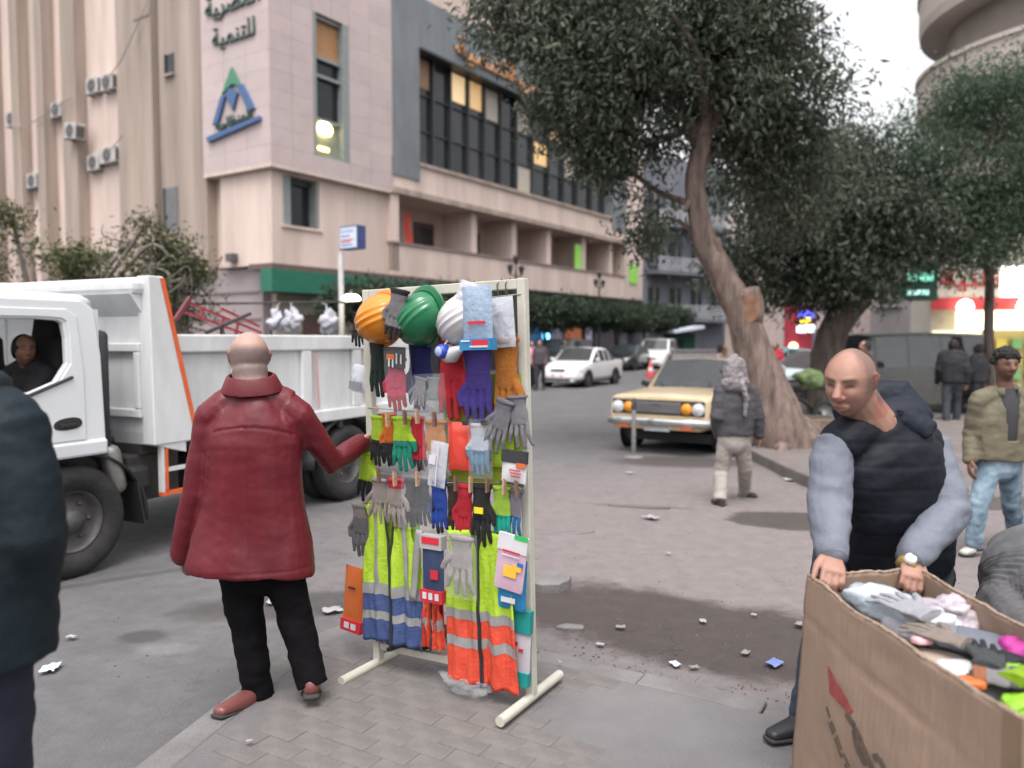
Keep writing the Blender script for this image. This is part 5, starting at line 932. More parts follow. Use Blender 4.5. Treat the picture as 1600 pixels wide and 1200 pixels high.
# respirator
x, z = RL(693, 549, .16); t = thing('respirator', 'white respirator with blue round filter below the green hat', 'respirator'); place(t, x, z, .16, 0, R(-12))
q = MB(); q.lathe([(0, .035), (.02, .033), (.031, .02), (.033, 0), (.03, -.012)], 24, Matrix.Rotation(PI / 2, 4, 'X')); q.build('filter', pm('filter_blue', (.02, .06, .36), .4), t, smooth=True); q = MB(); q.lathe([(0, .0375), (.017, .0365), (.022, .031)], 20, Matrix.Rotation(PI / 2, 4, 'X')); q.build('filter_face', pm('filter_pale', (.28, .33, .58), .6), t, smooth=True)
q = MB(); q.tube([(.0, .03, -.01), (.03, .025, -.015), (.075, .02, .005)], [.042, .036, .02], 14); q.build('face_piece', PW, t, smooth=True); q = MB(); q.tube([(.01, .0, .03), (.02, .03, .07), (.03, .05, .12)], [.004] * 3, 6); q.tube([(-.005, .02, .03), (.01, .05, .12)], [.004] * 2, 6); q.build('strap', PW, t)
# ---- hi-vis vests
refl = pm('reflective_grey', (.26, .26, .26), .35, var=.1, sc=12); zipm = pm('zip_black', (.02, .02, .025), .5)
def vest(label, px, top, bot, wpx, d, cols, stripes, straps, seed, open_=.0, vdepth=.32, flare=.06, zipcol=zipm):
    xa, za = RL(px, top, d); h = abs(RL(px, bot, d)[1] - za); W2 = (RL(px + wpx / 2, (top + bot) / 2, d)[0] - RL(px - wpx / 2, (top + bot) / 2, d)[0]) / 2
    t = D.objects.new('safety_vest', None); COL.objects.link(t); tag(t, label, 'vest', 'vests on the rack'); place(t, xa, za, d); t.empty_display_size = .1
    def surf(s, v, off, side):
        """side +1/-1 panel; s 0 at the zip .. 1 at the outer edge; v 0 top .. 1 hem"""
        neck = max(0.0, 1 - v / vdepth); arm = .22 * math.exp(-((v - .18) / .16) ** 2); x_in = .028 * open_ * v + .36 * neck ** 1.1 * .5; x_out = (.86 + flare * v * 2) - arm; x = x_in + (x_out - x_in) * s
        fold = .022 * noise.noise(Vector((x * 5 * side + seed, v * 1.6, seed))) + .012 * math.sin(x * 13 * side + seed + v * 1.5) * min(1, v * 2) + .008 * noise.noise(Vector((x * 11, v * 9, seed)))
        return Vector((side * x * W2, -.012 - off + fold * min(1, .4 + v), -v * h + .012 * noise.noise(Vector((x * 4, 3, seed))) * v - (.015 * s if v < .03 else 0)))
    vm = bands('vest_%d' % seed, [(-h * 1.2, cols[2])] + [(-h * b, c) for b, c in ((cols[1], cols[0]),)] + [(.05, cols[0])], 'Z', .6, .1, 10, .25, 60, .01)
    for sd in (-1, 1):
        q = MB(); q.grid(lambda a, b: surf(a, b, 0, sd), 22, 40); pn = q.build('front_panel', vm, t, smooth=True, thick=.003)
        for a, b in stripes: q = MB(); q.grid(lambda u, v: surf(u, a + (b - a) * v, .0035, sd), 22, 5); q.build('reflective_stripe', refl, pn, smooth=True)
        if straps: q = MB(); q.grid(lambda u, v: surf(.50 + .22 * u - .12 * v, .02 + (stripes[0][0] - .02) * v, .0045, sd), 4, 24); q.build('reflective_strap', refl, pn, smooth=True)
    q = MB()
    for sd in (-1, 1): q.tube([surf(0, k / 30, .006, sd) for k in range(31)], [.0055] * 31, 6)
    q.build('zip', zipcol, t, smooth=True)
    q = MB(); q.grid(lambda u, v: Vector(((u - .5) * 2 * .82 * W2 * (1 + flare * v), .016 + .01 * math.sin(u * 9 + seed), -v * h * .985)), 16, 24); q.build('back_panel', vm, t, smooth=True, thick=.003)
    return t
vest('lime and navy safety vest hanging low on the left of the rack', 611, 786, 1004, 98, .05, (LIME, .62, (.045, .075, .20)), ((.58, .66), (.78, .84)), True, 3, 1.0, .45, .05)
vest('lime and orange safety vest hanging low on the right of the rack', 749, 828, 1070, 122, .085, (LIME, .56, (.62, .065, .03)), ((.52, .585), (.70, .765)), False, 5, .5, .12, .03)
vest('orange vest edge showing between the lime vests', 676, 930, 1012, 36, .045, ((.62, .065, .03), .5, (.62, .065, .03)), ((.42, .62),), False, 8, .0, .1)
q = MB(); q.grid(lambda u, v: Vector(((u - .5) * .035, -.004 * math.sin(v * 6), -v * .34)), 3, 14); o = q.build('reflective_strip', refl, smooth=True, thick=.002); x, z = RL(655, 828, .085); place(o, x, z, .085, R(9)); tag(o, 'loose grey reflective strip at the edge of the lime and navy vest', 'strip')
# black boots hung below
bt = thing('safety_boots', 'pair of black safety boots hanging behind the vests at the bottom', 'boots'); x, z = RL(645, 1000, -.02); place(bt, x, z, -.02, R(-24))
for k, (dx, dz) in enumerate(((-.05, .05), (.03, 0))):
    q = MB(); q.tube([(dx - .03, .03 * k, dz + .17), (dx - .03, .03 * k, dz + .08), (dx - .01, .03 * k, dz + .02)], [.052, .05, .055], 14); q.tube([(dx - .06, .03 * k, dz), (dx + .05, .03 * k, dz - .005), (dx + .14, .03 * k, dz - .015)], [(.048, .05), (.048, .045), (.05, .034)], 14, ex=2.6); sub_obj('boot', q, pm('boot_black', (.016, .015, .016), .45), bt, .008, 3)
    q = MB(); q.tube([(dx - .09, .03 * k, dz - .052), (dx + .17, .03 * k, dz - .052)], [(.012, .045), (.012, .045)], 12, side=(0, 0, 1), ex=4); q.build('sole', black_r, bt)

# ================================================================== PEOPLE
skin_m = vmat('skin', .5, .2, 300, .08)
def v3(*a): return Vector(a)
def stand(loc, h=1.7, face=(0, 1), stride=0.0, lean=0.0, armout=.0):
    s = h / 1.7; f = Vector((face[0], face[1], 0)).normalized(); r = Vector((f.y, -f.x, 0)); o = Vector(loc)
    def W_(x, y, z): return o + r * (x * s) + f * (y * s) + Vector((0, 0, z * s))
    st = stride / 2
    J = dict(f=f, r=r, pel=W_(0, 0, .93), waist=W_(0, lean * .2, 1.06), chest=W_(0, lean * .5, 1.26), neck=W_(0, lean * .8, 1.45), head=W_(0, .02 + lean, 1.585), hf=f.copy(), hu=Vector((0, 0, 1)), s=s)
    for k, sg in (('R', 1), ('L', -1)):
        q = st * sg
        J['sh' + k] = W_(.185 * sg, lean * .7, 1.395); J['el' + k] = W_((.235 + armout) * sg, lean * .7 - .03 - q * .3, 1.11); J['wr' + k] = W_((.24 + armout) * sg, lean * .7 + .07 - q * .7, .87); J['hd' + k] = W_((.24 + armout) * sg, lean * .7 + .09 - q * .8, .78)
        J['hip' + k] = W_(.09 * sg, 0, .90); J['kn' + k] = W_(.10 * sg, .03 + q * .55, .49); J['an' + k] = W_(.10 * sg, -.02 + q, .09 + (.05 if q < -.08 else 0)); J['toe' + k] = W_(.115 * sg, .16 + q, .03)
    return J
def head_into(mb, J, ear=True, sc=1.0):
    f = J['hf'].normalized(); u = J['hu']; u = (u - f * u.dot(f)).normalized(); r = f.cross(u); M = Matrix((r, f, u)).transposed().to_4x4(); M.translation = J['head']; M = M @ Matrix.Scale(sc * J.get('hs', 1), 4); J['HM'] = M
    def hp(a, b):
        x = math.cos(b) * math.sin(a); y = math.cos(b) * math.cos(a); z = math.sin(b)
        X = x * .077; Y = y * .097; Z = z * .118
        lo = max(0, -z); X *= 1 - J.get('jaw', .20) * lo ** 1.3
        if z > 0: Z = z * .111; k_ = 1 + .07 * math.sin(PI * min(1, z)); X *= k_; Y *= k_
        if y < 0: Y *= 1 - .35 * lo ** 1.2; Y -= .006 * max(0, z + .2)
        else: Y *= 1 - .10 * lo; Y += .006 * lo; X *= 1 - .06 * y
        if z > .1 and y > .2: Y -= .010 * (z - .1) * y
        # face relief
        g = lambda cx, cz, sx, sz: math.exp(-((X - cx) / sx) ** 2 - ((Z - cz) / sz) ** 2) if y > 0 else 0
        Y += .006 * (g(-.03, .034, .02, .008) + g(.03, .034, .02, .008)) - .011 * (g(-.032, .012, .017, .012) + g(.032, .012, .017, .012)) + .006 * (g(-.043, -.02, .018, .018) + g(.043, -.02, .018, .018)) + .007 * g(0, -.068, .026, .014) + .009 * g(0, -.103, .022, .014) - .004 * g(0, -.084, .02, .005)
        return M @ Vector((X, Y, Z))
    mb.grid(lambda u_, v_: hp(2 * PI * u_, (v_ - .5) * PI * .998), 56, 44)
    T = lambda *p: M @ Vector(p)
    mb.tube([T(0, .088, .028), T(0, .102, .005), T(0, .117, -.018), T(0, .108, -.032)], [.009, .012, .0165, .012], 10)
    for s in (1, -1): mb.tube([T(s * .010, .098, -.028), T(s * .015, .092, -.03)], [.009, .007], 8)
    mb.tube([T(-.024, .084, -.060), T(0, .0945, -.057), T(.024, .084, -.060)], [.004, .006, .004], 8); mb.tube([T(-.022, .083, -.070), T(0, .0935, -.0715), T(.022, .083, -.070)], [.0045, .0065, .0045], 8)
    if ear:
        for s in (1, -1):
            mb.tube([T(s * .074, -.004, -.022), T(s * .082, -.012, .0), T(s * .086, -.02, .022), T(s * .083, -.012, .032), T(s * .078, .0, .028)], [.007, .008, .0085, .007, .005], 8); mb.tube([T(s * .074, -.006, -.015), T(s * .079, -.012, .02)], [(.012, .005), (.014, .005)], 8)
    # neck
    nb = J['neck']; top = M @ Vector((0, -.022, -.05)); mb.tube([nb - (top - nb) * .3, nb, (nb + top) / 2, top], [.075, .064 * J.get('nk', 1), .06 * J.get('nk', 1), .062 * J.get('nk', 1)], 16)
def hand_into(mb, w, d, n, side, curl=(.35, .5, .4), thumb=.6, sc=1.0, spread=.06):
    """w wrist, d hand direction, n palm normal, side = +1 when the thumb is on d x n"""
    d = d.normalized(); n = (n - d * n.dot(d)).normalized(); a = d.cross(n) * side; k = sc
    mb.tube([w - d * .02 * k, w + d * .02 * k, w + d * .06 * k, w + d * .085 * k], [(.027 * k, .021 * k), (.034 * k, .018 * k), (.041 * k, .016 * k), (.039 * k, .013 * k)], 14, side=a)
    for i, L in enumerate((.95, 1.08, 1.0, .78)):
        off = (.030 - i * .02) * k; p = w + d * (.083 - (.004 if i in (0, 3) else 0)) * k + a * off; dr = (d + a * spread * (1.2 - i * .8)).normalized(); pts = [p - d * .02 * k, p]; ang = 0
        for seg, c in zip((.042, .027, .021), curl):
            ang += c; q = dr * math.cos(ang) + n * math.sin(ang); pts.append(pts[-1] + q * seg * L * k)
        mb.tube(pts, [.0095 * k, .0098 * k, .0092 * k, .0084 * k, .0072 * k], 9)
    p = w + d * .022 * k + a * .030 * k; q = (d * .75 + a * .65 * thumb * 1.6 + n * .25).normalized(); q2 = (d * .9 + a * .15 + n * .5).normalized(); mb.tube([p - q * .015 * k, p, p + q * .04 * k, p + q * .04 * k + q2 * .03 * k, p + q * .04 * k + q2 * .05 * k], [.014 * k, .0145 * k, .0125 * k, .011 * k, .0085 * k], 9)
def body(J, root, o, skin, vox, hands=(None, None), hair=None, stub=.0, bald=True, lean_ear=True, beard=0.0, top=9.0):
    q = MB(); s = J['s']; head_into(q, J)
    q.tube([J['pel'], J['waist'], J['chest'], J['neck']], [(.13 * s, .095 * s), (.12 * s, .09 * s), (.14 * s, .09 * s), (.06 * s, .05 * s)], 16, side=J['shR'] - J['shL'])
    for k in 'RL':
        q.tube([J['sh' + k], J['el' + k], J['wr' + k]], [.05 * s, .042 * s, .027 * s], 12); q.tube([J['hip' + k], J['kn' + k], J['an' + k]], [.075 * s, .052 * s, .036 * s], 12)
    for k, h in zip('RL', hands):
        d = (J['hd' + k] - J['wr' + k]).normalized(); sg = 1 if k == 'R' else -1
        if h: hand_into(q, J['wr' + k], h['d'], h['n'], h['side'], h.get('curl', (.35, .5, .4)), h.get('thumb', .6), s, h.get('spread', .06))
        else: nn = -(J['r'] * sg); nn = nn - d * nn.dot(d); fwd = J['f']; side = 1 if d.cross(nn).dot(fwd) > 0 else -1; hand_into(q, J['wr' + k], d, nn, side, (.3, .4, .3), .5, s)
    me = remesh(q, vox, 'body', skin_m, 2); HI = J['HM'].inverted(); sk = Vector(skin); hc = Vector(hair) if hair else Vector((.03, .025, .022))
    def col(p):
        h = HI @ p; c = sk.copy(); X, Y, Z = h
        if abs(X) < .1 and -.13 < Z < .14 and -.13 < Y < .14:
            wob = .006 * noise.noise(h * 60)
            if Y > .055:
                if abs(X) < .023 and -.077 < Z < -.051: c = Vector((sk.x * .84, sk.y * .68, sk.z * .70))
                ax_ = abs(X) - .031; br = math.exp(-((Z - .034 + 9 * ax_ * ax_ + (.05 * ax_ if ax_ > 0 else 0)) / .0052) ** 2) * max(0, 1 - (abs(ax_) / .024) ** 4); c = c.lerp(hc * .7, .85 * br)
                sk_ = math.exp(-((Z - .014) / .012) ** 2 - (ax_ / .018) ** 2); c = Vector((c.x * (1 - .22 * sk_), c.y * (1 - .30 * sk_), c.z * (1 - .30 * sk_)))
                ey = math.exp(-((Z - .0095 + 10 * ax_ * ax_) / .0040) ** 2) * max(0, 1 - (abs(ax_) / .017) ** 4); c = c.lerp(Vector((.03, .02, .018)), .9 * ey)
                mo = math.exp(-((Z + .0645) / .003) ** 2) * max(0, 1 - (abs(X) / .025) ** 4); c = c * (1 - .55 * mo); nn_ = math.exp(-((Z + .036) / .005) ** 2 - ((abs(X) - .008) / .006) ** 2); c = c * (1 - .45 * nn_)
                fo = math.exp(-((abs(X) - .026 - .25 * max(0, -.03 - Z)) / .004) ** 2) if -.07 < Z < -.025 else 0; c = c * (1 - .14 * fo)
            if beard and ((Z < -.035 - .3 * max(0, Y - .06) and Z < -.03 + wob * 3 and not (abs(X) < .022 and -.078 < Z < -.05 and Y > .06)) or (abs(X) > .06 and Z < .03 and Y > .0 and Y < .035)): c = c.lerp(hc, beard)
            line = .062 + .022 * max(0, .4 - abs(X) * 8) if Y > 0 else -.055
            if stub:
                back = max(0, min(1, (.05 + .5 * (abs(X) - .05) + wob * 2 - Y) / .03)); hz = max(0, min(1, (Z + (.10 if Y < -.03 else .045) + wob) / .03)) * back
                c = c.lerp(hc, stub * hz * max(0, min(1, (top - Z) / .03)))
            if Y > .09 and Z < .0 and Z > -.04: c = Vector((c.x * 1.04, c.y * .9, c.z * .9))
            if abs(X) > .077: c = Vector((c.x * 1.1, c.y * .8, c.z * .78))
        return c
    paint(me, col); ob = obj('body', me, root); me.transform(Matrix.Translation(-o)); return ob
def fold(p, seed=0.0, a=1.0): return a * (.009 * nz(p, 7, 7, 11, seed) + .005 * nz(p, 16, 16, 24, seed) + .0025 * nz(p, 40, 40, 40, seed))
def seg_d(p, a, b):
    t = max(0, min(1, (p - a).dot(b - a) / max(1e-9, (b - a).length_squared))); return (p - (a + (b - a) * t)).length, t
def trousers(J, root, o, mat, vox, r=(.10, .082, .068), seed=0.0, top=.17, name='trousers', cut=.0):
    q = MB(); s = J['s']; q.tube([J['pel'] + v3(0, 0, .06), J['pel'], (J['hipR'] + J['hipL']) / 2 - v3(0, 0, .05)], [(top * .95 * s, .115 * s), (top * s, .12 * s), (.15 * s, .11 * s)], 18, side=J['hipR'] - J['hipL'], ex=2.3)
    for k in 'RL':
        a, b, c = J['hip' + k], J['kn' + k], J['an' + k]; e = c + (c - b).normalized() * (.03 - cut); q.tube([a + v3(0, 0, .03), a.lerp(b, .5), b, b.lerp(c, .5), e], [r[0] * s, (r[0] * .55 + r[1] * .45) * s, r[1] * s, (r[1] * .5 + r[2] * .5) * s, r[2] * s], 16, rnd=False)
    def dp(p, n_):
        d = fold(p, seed, .9)
        for k in 'RL':
            dk, _ = seg_d(p, J['kn' + k], J['kn' + k]); d += .005 * math.exp(-(dk / .14) ** 2) * nz(p, 5, 5, 30, seed); da = (p - J['an' + k]).length; d += .004 * math.exp(-(da / .15) ** 2) * nz(p, 4, 4, 34, seed + 2)
        return d
    me = remesh(q, vox, name, mat, 3, dp); me.transform(Matrix.Translation(-o)); return obj(name, me, root)
def coat(J, root, o, mats, vox, hem, rings, sl=(.085, .075, .065, .055), seed=0.0, name='jacket', amp=1.0, extra=None, sleeves=True, torso=True, slip=.0, ex=2.4, sd=None, trap=None, groove=None, drape=1.0, big=0.0, sides='RL'):
    """rings: (t along spine 0=hem .. 1=neck base, half width, half depth)"""
    q = MB(); s = J['s']; side = sd or (J['shR'] - J['shL']); sp = [hem, J['pel'], J['waist'], J['chest'], J['neck']]; ln = [0]
    for a, b in zip(sp, sp[1:]): ln.append(ln[-1] + (b - a).length)
    def at(t):
        L = t * ln[-1]
        for i in range(len(sp) - 1):
            if L <= ln[i + 1] + 1e-9: return sp[i].lerp(sp[i + 1], (L - ln[i]) / max(1e-9, ln[i + 1] - ln[i]))
        return sp[-1]
    if torso: q.tube([at(t) for t, _, _ in rings], [(a * s, b * s) for _, a, b in rings], 28, side=side, ex=ex, rnd=False)
    if sleeves:
        for k in sides:
            a, b, c = J['sh' + k], J['el' + k], J['wr' + k]; c2 = c + (c - b).normalized() * slip; q.tube([a.lerp((J['neck'] + J['chest']) / 2, .25), a, a.lerp(b, .5), b, b.lerp(c2, .5), c2], [sl[0] * .9 * s, sl[0] * s, (sl[0] + sl[1]) / 2 * s, sl[1] * s, sl[2] * s, sl[3] * s], 16)
    if trap:
        for k in 'RL':
            a = J['sh' + k]; n0 = J['neck'] + (J['neck'] - J['chest']).normalized() * trap[1]; a = n0.lerp(a, trap[3]) if len(trap) > 3 else a; m_ = n0.lerp(a, .5) + (J['neck'] - J['chest']).normalized() * .012; q.tube([n0, m_, a] + ([a.lerp(J['el' + k], trap[2])] if len(trap) == 3 else []), [.068 * s, trap[0] * .95 * s, trap[0] * s] + ([trap[0] * s] if len(trap) == 3 else []), 16)
    if extra: extra(q)
    def dp(p, n_):
        d = fold(p, seed, amp); best = 9
        for k in 'RL':
            for a, b in (('sh', 'el'), ('el', 'wr')):
                dd, t = seg_d(p, J[a + k], J[b + k]); best = min(best, dd)
            de = (p - J['el' + k]).length; d += amp * .012 * math.exp(-(de / .1) ** 2) * nz(p, 6, 6, 30, seed + 4)
        if sleeves and best < .11: d += amp * .006 * nz(p, 7, 7, 26, seed + 9)
        else: d += amp * drape * .010 * nz(p, 8, 8, 2.2, seed + 5)
        if big: d += big * nz(p, 3.6, 3.6, 1.5, seed + 13)
        if groove: d += groove(p, n_, best)
        return d
    me = remesh(q, vox, name, mats, 3, dp); me.transform(Matrix.Translation(-o)); return obj(name, me, root)
def shoes(J, root, o, mat, sole, nm='shoe', sc=1.0):
    for k in 'RL':
        a, t = J['an' + k], J['toe' + k]; d = (t - a); d.z = min(d.z, -.02) if d.z > -.2 else d.z; f = Vector((d.x, d.y, 0)).normalized(); h = a - f * .045; q = MB(); zl = t.z - .028
        heel = Vector((h.x, h.y, a.z - .055)); s = sc
        q.tube([heel + f * .0 + v3(0, 0, .035), heel + f * .06 + v3(0, 0, .04), heel.lerp(t, .6) + v3(0, 0, .012), t + f * .035], [(.034 * s, .042 * s), (.037 * s, .048 * s), (.044 * s, .034 * s), (.034 * s, .022 * s)], 16, side=Vector((-f.y, f.x, 0)), ex=2.5); q.tube([heel + v3(0, 0, .04) + f * .02, a + f * .005 + v3(0, 0, .03)], [.044 * s, .043 * s], 14)
        me = remesh(q, .007, nm, mat, 3); me.transform(Matrix.Translation(-o)); ob = obj(nm, me, root)
        q = MB(); q.tube([heel - f * .03, heel + f * .06, heel.lerp(t, .65) + v3(0, 0, -.022), t + f * .05 + v3(0, 0, -.016)], [(.036 * s, .012), (.037 * s, .012), (.048 * s, .012), (.034 * s, .010)], 14, side=Vector((-f.y, f.x, 0)), ex=3); m2 = q.mesh('sole', sole, True); m2.transform(Matrix.Translation(-o)); obj('sole', m2, ob)
def hair_cap(J, root, o, col, kind='short', thick=.012):
    M = J['HM'] @ (Matrix.Rotation(R(36), 4, 'X') if kind == 'short' else Matrix.Identity(4)); q = MB()
    def hp(u, v):
        a = 2 * PI * u; b = (v - .5) * PI; x, y, z = math.cos(b) * math.sin(a), math.cos(b) * math.cos(a), math.sin(b); return (x, y, z)
    if kind == 'afro':
        for i in range(190):
            rg = random.Random(i); a = rg.uniform(0, 2 * PI); b = rg.uniform(-.12, PI / 2); x, y, z = math.cos(b) * math.sin(a), math.cos(b) * math.cos(a), math.sin(b)
            if y > .35 and z < .52: continue
            if z < .15 and y > .05: continue
            p = M @ Vector((x * .082, y * .098 - .006, z * .122 + .006)); q.tube([p, p + (p - M.translation).normalized() * .012], [.022, .02], 7)
    else:
        q.grid(lambda u, v: M @ Vector((math.sin(2 * PI * u) * math.cos((v * .62 - .1) * PI / 1.24) * (.079 + thick), math.cos(2 * PI * u) * math.cos((v * .62 - .1) * PI / 1.24) * (.092 + thick) - .012, math.sin((v * .62 - .1) * PI / 1.24) * (.118 + thick) + .004)), 28, 12)
    me = remesh(q, .008, 'hair', pm('hair_%02d' % int(col[0] * 1000), col, .8, var=.4, sc=60, bump=.6, bsc=140), 1, lambda p, n_: .012 * nz(p, 60) + .006 * nz(p, 120)) if kind == 'afro' else q.mesh('hair', pm('hair_%02d' % int(col[0] * 1000), col, .8, var=.4, sc=60, bump=.6, bsc=140), True)
    me.transform(Matrix.Translation(-o)); return obj('hair', me, root)
black_tr = pm('black_trousers', (.0045, .004, .005), .9, var=.2, bump=.2, bsc=200, spec=.12); sole_d = pm('shoe_sole', (.03, .028, .027), .8)

# ---- 1. man in the dark red leather coat, seen from behind
Y1 = 3.5; o = Vector((-1.05, 3.5, 0)); J = stand(o, 1.66, (-.30, .95))
J.update(pel=P(394, 835, Y1), waist=P(396, 780, Y1), chest=P(398, 700, Y1 - .01), neck=P(394, 610, Y1 - .01), head=P(389, 560, Y1 + .03), hf=v3(-.42, .88, -.10), hu=v3(-.03, .12, 1), hs=1.05, nk=1.25, jaw=.12)
J['shL'] = P(327, 654, Y1 - .03); J['elL'] = P(311, 765, Y1 - .02); J['wrL'] = P(289, 858, Y1 + .05); J['hdL'] = P(284, 885, Y1 + .1)
J['shR'] = P(470, 652, Y1 + .03); J['elR'] = P(519, 722, Y1 + .16); J['wrR'] = P(561, 695, Y1 + .33); J['hdR'] = P(586, 690, Y1 + .42)
J['hipL'] = P(372, 885, Y1); J['knL'] = P(388, 985, Y1 + .03); J['anL'] = P(402, 1080, Y1 + .02); J['toeL'] = G(352, 1106, .03)
J['hipR'] = P(440, 880, Y1 + .02); J['knR'] = P(462, 968, Y1 + .02); J['anR'] = P(486, 1060, Y1 - .04); J['toeR'] = J['anR'] + v3(-.04, .15, -.10)
root = thing('person', 'bald man in a dark red leather coat gripping the rack post, seen from behind', 'person', o)
body(J, root, o, (.38, .24, .20), .0065, (dict(d=v3(.80, .50, .08), n=v3(.3, -.8, -.35), side=-1, curl=(.25, .7, .6)), None), hair=(.07, .066, .07), stub=.66, top=.055)
leather = pm('red_leather', (.105, .009, .015), .44, var=.18, sc=4, bump=.55, bsc=8, spec=.38, stretch=(1, 1, .5))
hem = P(390, 893, Y1 - .01)
def coat_seams(p, n_, best):
    g = 0.0
    if n_.y < .2:
        zy = P(400, 663, Y1).z - .05 * (p.x - J['chest'].x) ** 2 / .05; g -= .0045 * math.exp(-((p.z - zy) / .006) ** 2) if best > .10 else 0
        if p.z < zy: xc = J['chest'].x + .03 * (zy - p.z) * .2; g -= .004 * math.exp(-((p.x - xc) / .006) ** 2)
    if abs(p.z - (hem.z + .03)) < .02: g -= .0025 * math.exp(-((p.z - hem.z - .03) / .005) ** 2)
    return g
red = coat(J, root, o, leather, .0075, hem, [(0, .282, .165), (.04, .280, .165), (.2, .255, .155), (.36, .232, .145), (.55, .222, .142), (.72, .22, .14), (.82, .20, .13), (.90, .15, .11), (.985, .09, .08)], (.074, .072, .068, .062), 3.1, 'leather_coat', .32, slip=.03, trap=(.078, .0), groove=coat_seams, drape=4.5, big=.018)
q = MB(); nb = J['neck']; ax = (J['head'] - nb).normalized()
q.lathe([(.120, -.040), (.128, -.038), (.126, -.031), (.101, .024), (.095, .029), (.088, .029), (.086, 0), (.115, -.036)], 40, Matrix.Translation(nb - o + v3(0, -.006, .040)) @ Matrix.Rotation(R(12), 4, 'X') @ Matrix.Diagonal((1.05, .86, 1, 1))); cl_ = q.build('collar', leather, root, smooth=True); cl_.data.set_sharp_from_angle(angle=R(35))
trousers(J, root, o, black_tr, .010, (.098, .078, .070), 1.0); shoes(J, root, o, pm('ox_blood_shoe', (.16, .055, .05), .35, var=.15), sole_d)

# ---- 2. person in the dark jacket at the left edge
Y2 = 2.0; o = Vector((-1.42, 2.0, 0)); J = stand(o, 1.72, (-.1, 1)); J.update(neck=P(-85, 612, Y2), chest=P(-80, 740, Y2), waist=P(-75, 850, Y2), pel=P(-75, 950, Y2), head=P(-95, 530, Y2 + .03))
J['shR'] = P(10, 672, Y2); J['elR'] = P(42, 830, Y2 - .02); J['wrR'] = P(30, 985, Y2 + .05); J['hdR'] = P(20, 1030, Y2 + .06); J['shL'] = P(-165, 655, Y2); J['elL'] = P(-195, 830, Y2); J['wrL'] = P(-190, 985, Y2 + .04); J['hdL'] = P(-190, 1030, Y2 + .05)
J['hipR'] = P(-20, 980, Y2); J['knR'] = P(-8, 1250, Y2 + .05); J['anR'] = v3(-1.24, 2.0, .09); J['toeR'] = v3(-1.22, 2.2, .03); J['hipL'] = P(-120, 980, Y2); J['knL'] = P(-130, 1250, Y2 + .1)
root = thing('person', 'person in a bulky dark blue jacket cut off by the left edge', 'person', o); body(J, root, o, (.40, .25, .19), .012, hair=(.03, .025, .02), stub=.8)
navyj = pm('navy_jacket', (.005, .0115, .0165), .65, var=.25, sc=4, bump=.12, bsc=120, spec=.25)
coat(J, root, o, navyj, .010, P(-70, 1030, Y2), [(0, .235, .17), (.15, .24, .18), (.4, .235, .17), (.7, .235, .165), (.85, .215, .14), (.93, .15, .10), (.99, .09, .085)], (.10, .095, .085, .07), 8.3, 'padded_jacket', .6, drape=2.0, slip=.05, trap=(.10, -.02))
q = MB(); q.lathe([(.10, -.05), (.122, -.03), (.118, .03), (.10, .05), (.09, .05)], 24, Matrix.Translation(J['neck'] - o + v3(.02, 0, .0)) @ Matrix.Diagonal((1.1, .95, 1, 1))); q.build('collar', navyj, root, smooth=True)
trousers(J, root, o, pm('dark_jeans', (.006, .009, .022), .8, var=.3, sc=9), .012, (.105, .085, .075), 4.0); shoes(J, root, o, black_p, sole_d); hair_cap(J, root, o, (.02, .017, .015))

# ---- 3. bald man in the padded vest leaning on the carton
Y3 = 2.85; o = Vector((1.42, 3.2, 0)); J = stand(o, 1.68, (-.25, -.97)); J.update(pel=P(1400, 905, 3.08), waist=P(1398, 830, 3.03), chest=P(1385, 745, 2.95), neck=P(1366, 662, 2.90), head=P(1328, 596, 2.83), hf=v3(-.66, -.68, -.26), hu=v3(-.12, -.20, .95), hs=1.05, nk=1.22, jaw=.08)
J['shR'] = P(1303, 700, 2.87); J['elR'] = P(1294, 785, 2.80); J['wrR'] = P(1300, 866, 2.63); J['hdR'] = P(1292, 890, 2.58); J['shL'] = P(1452, 700, 3.0); J['elL'] = P(1483, 800, 2.88); J['wrL'] = P(1424, 872, 2.72); J['hdL'] = P(1408, 905, 2.66)
J['hipR'] = v3(1.30, 3.1, .84); J['knR'] = v3(1.22, 3.05, .46); J['anR'] = v3(1.20, 3.16, .09); J['toeR'] = v3(1.06, 3.10, .035); J['hipL'] = v3(1.50, 3.12, .84); J['knL'] = v3(1.52, 3.1, .46); J['anL'] = v3(1.55, 3.25, .09); J['toeL'] = v3(1.47, 3.08, .035)
root = thing('person', 'bald man in black padded vest jacket with grey sleeves gripping the carton', 'person', o)
body(J, root, o, (.335, .182, .135), .0044, (dict(d=v3(-.25, -.8, -.45), n=v3(-.1, .4, -.9), side=-1, curl=(.55, .75, .5), thumb=.4), dict(d=v3(-.3, -.75, -.55), n=v3(-.1, .5, -.85), side=1, curl=(.6, .8, .5), thumb=.4)), hair=(.045, .042, .045), stub=.5, beard=.22, top=.135)
vestm = pm('black_padded', (.0055, .007, .0125), .6, var=.2, sc=6, bump=.08, bsc=140, spec=.25); greysl = pm('grey_sleeve', (.135, .147, .182), .8, var=.10, sc=8, bump=.2, bsc=160)
def quilt(J, mb): pass
coat(J, root, o, vestm, .0085, P(1408, 893, 3.04), [(0, .215, .14), (.04, .22, .145), (.12, .23, .15), (.35, .235, .155), (.6, .232, .155), (.78, .22, .145), (.88, .19, .125), (.95, .12, .09), (.99, .085, .08)], (.085, .07, .06, .05), 6.2, 'padded_vest', .6, sleeves=False, trap=(.086, -.005, 0, .84), groove=lambda p, n_, b: -.003 * math.exp(-((((p.z * 1.0) % .085) - .0425) / .006) ** 2))
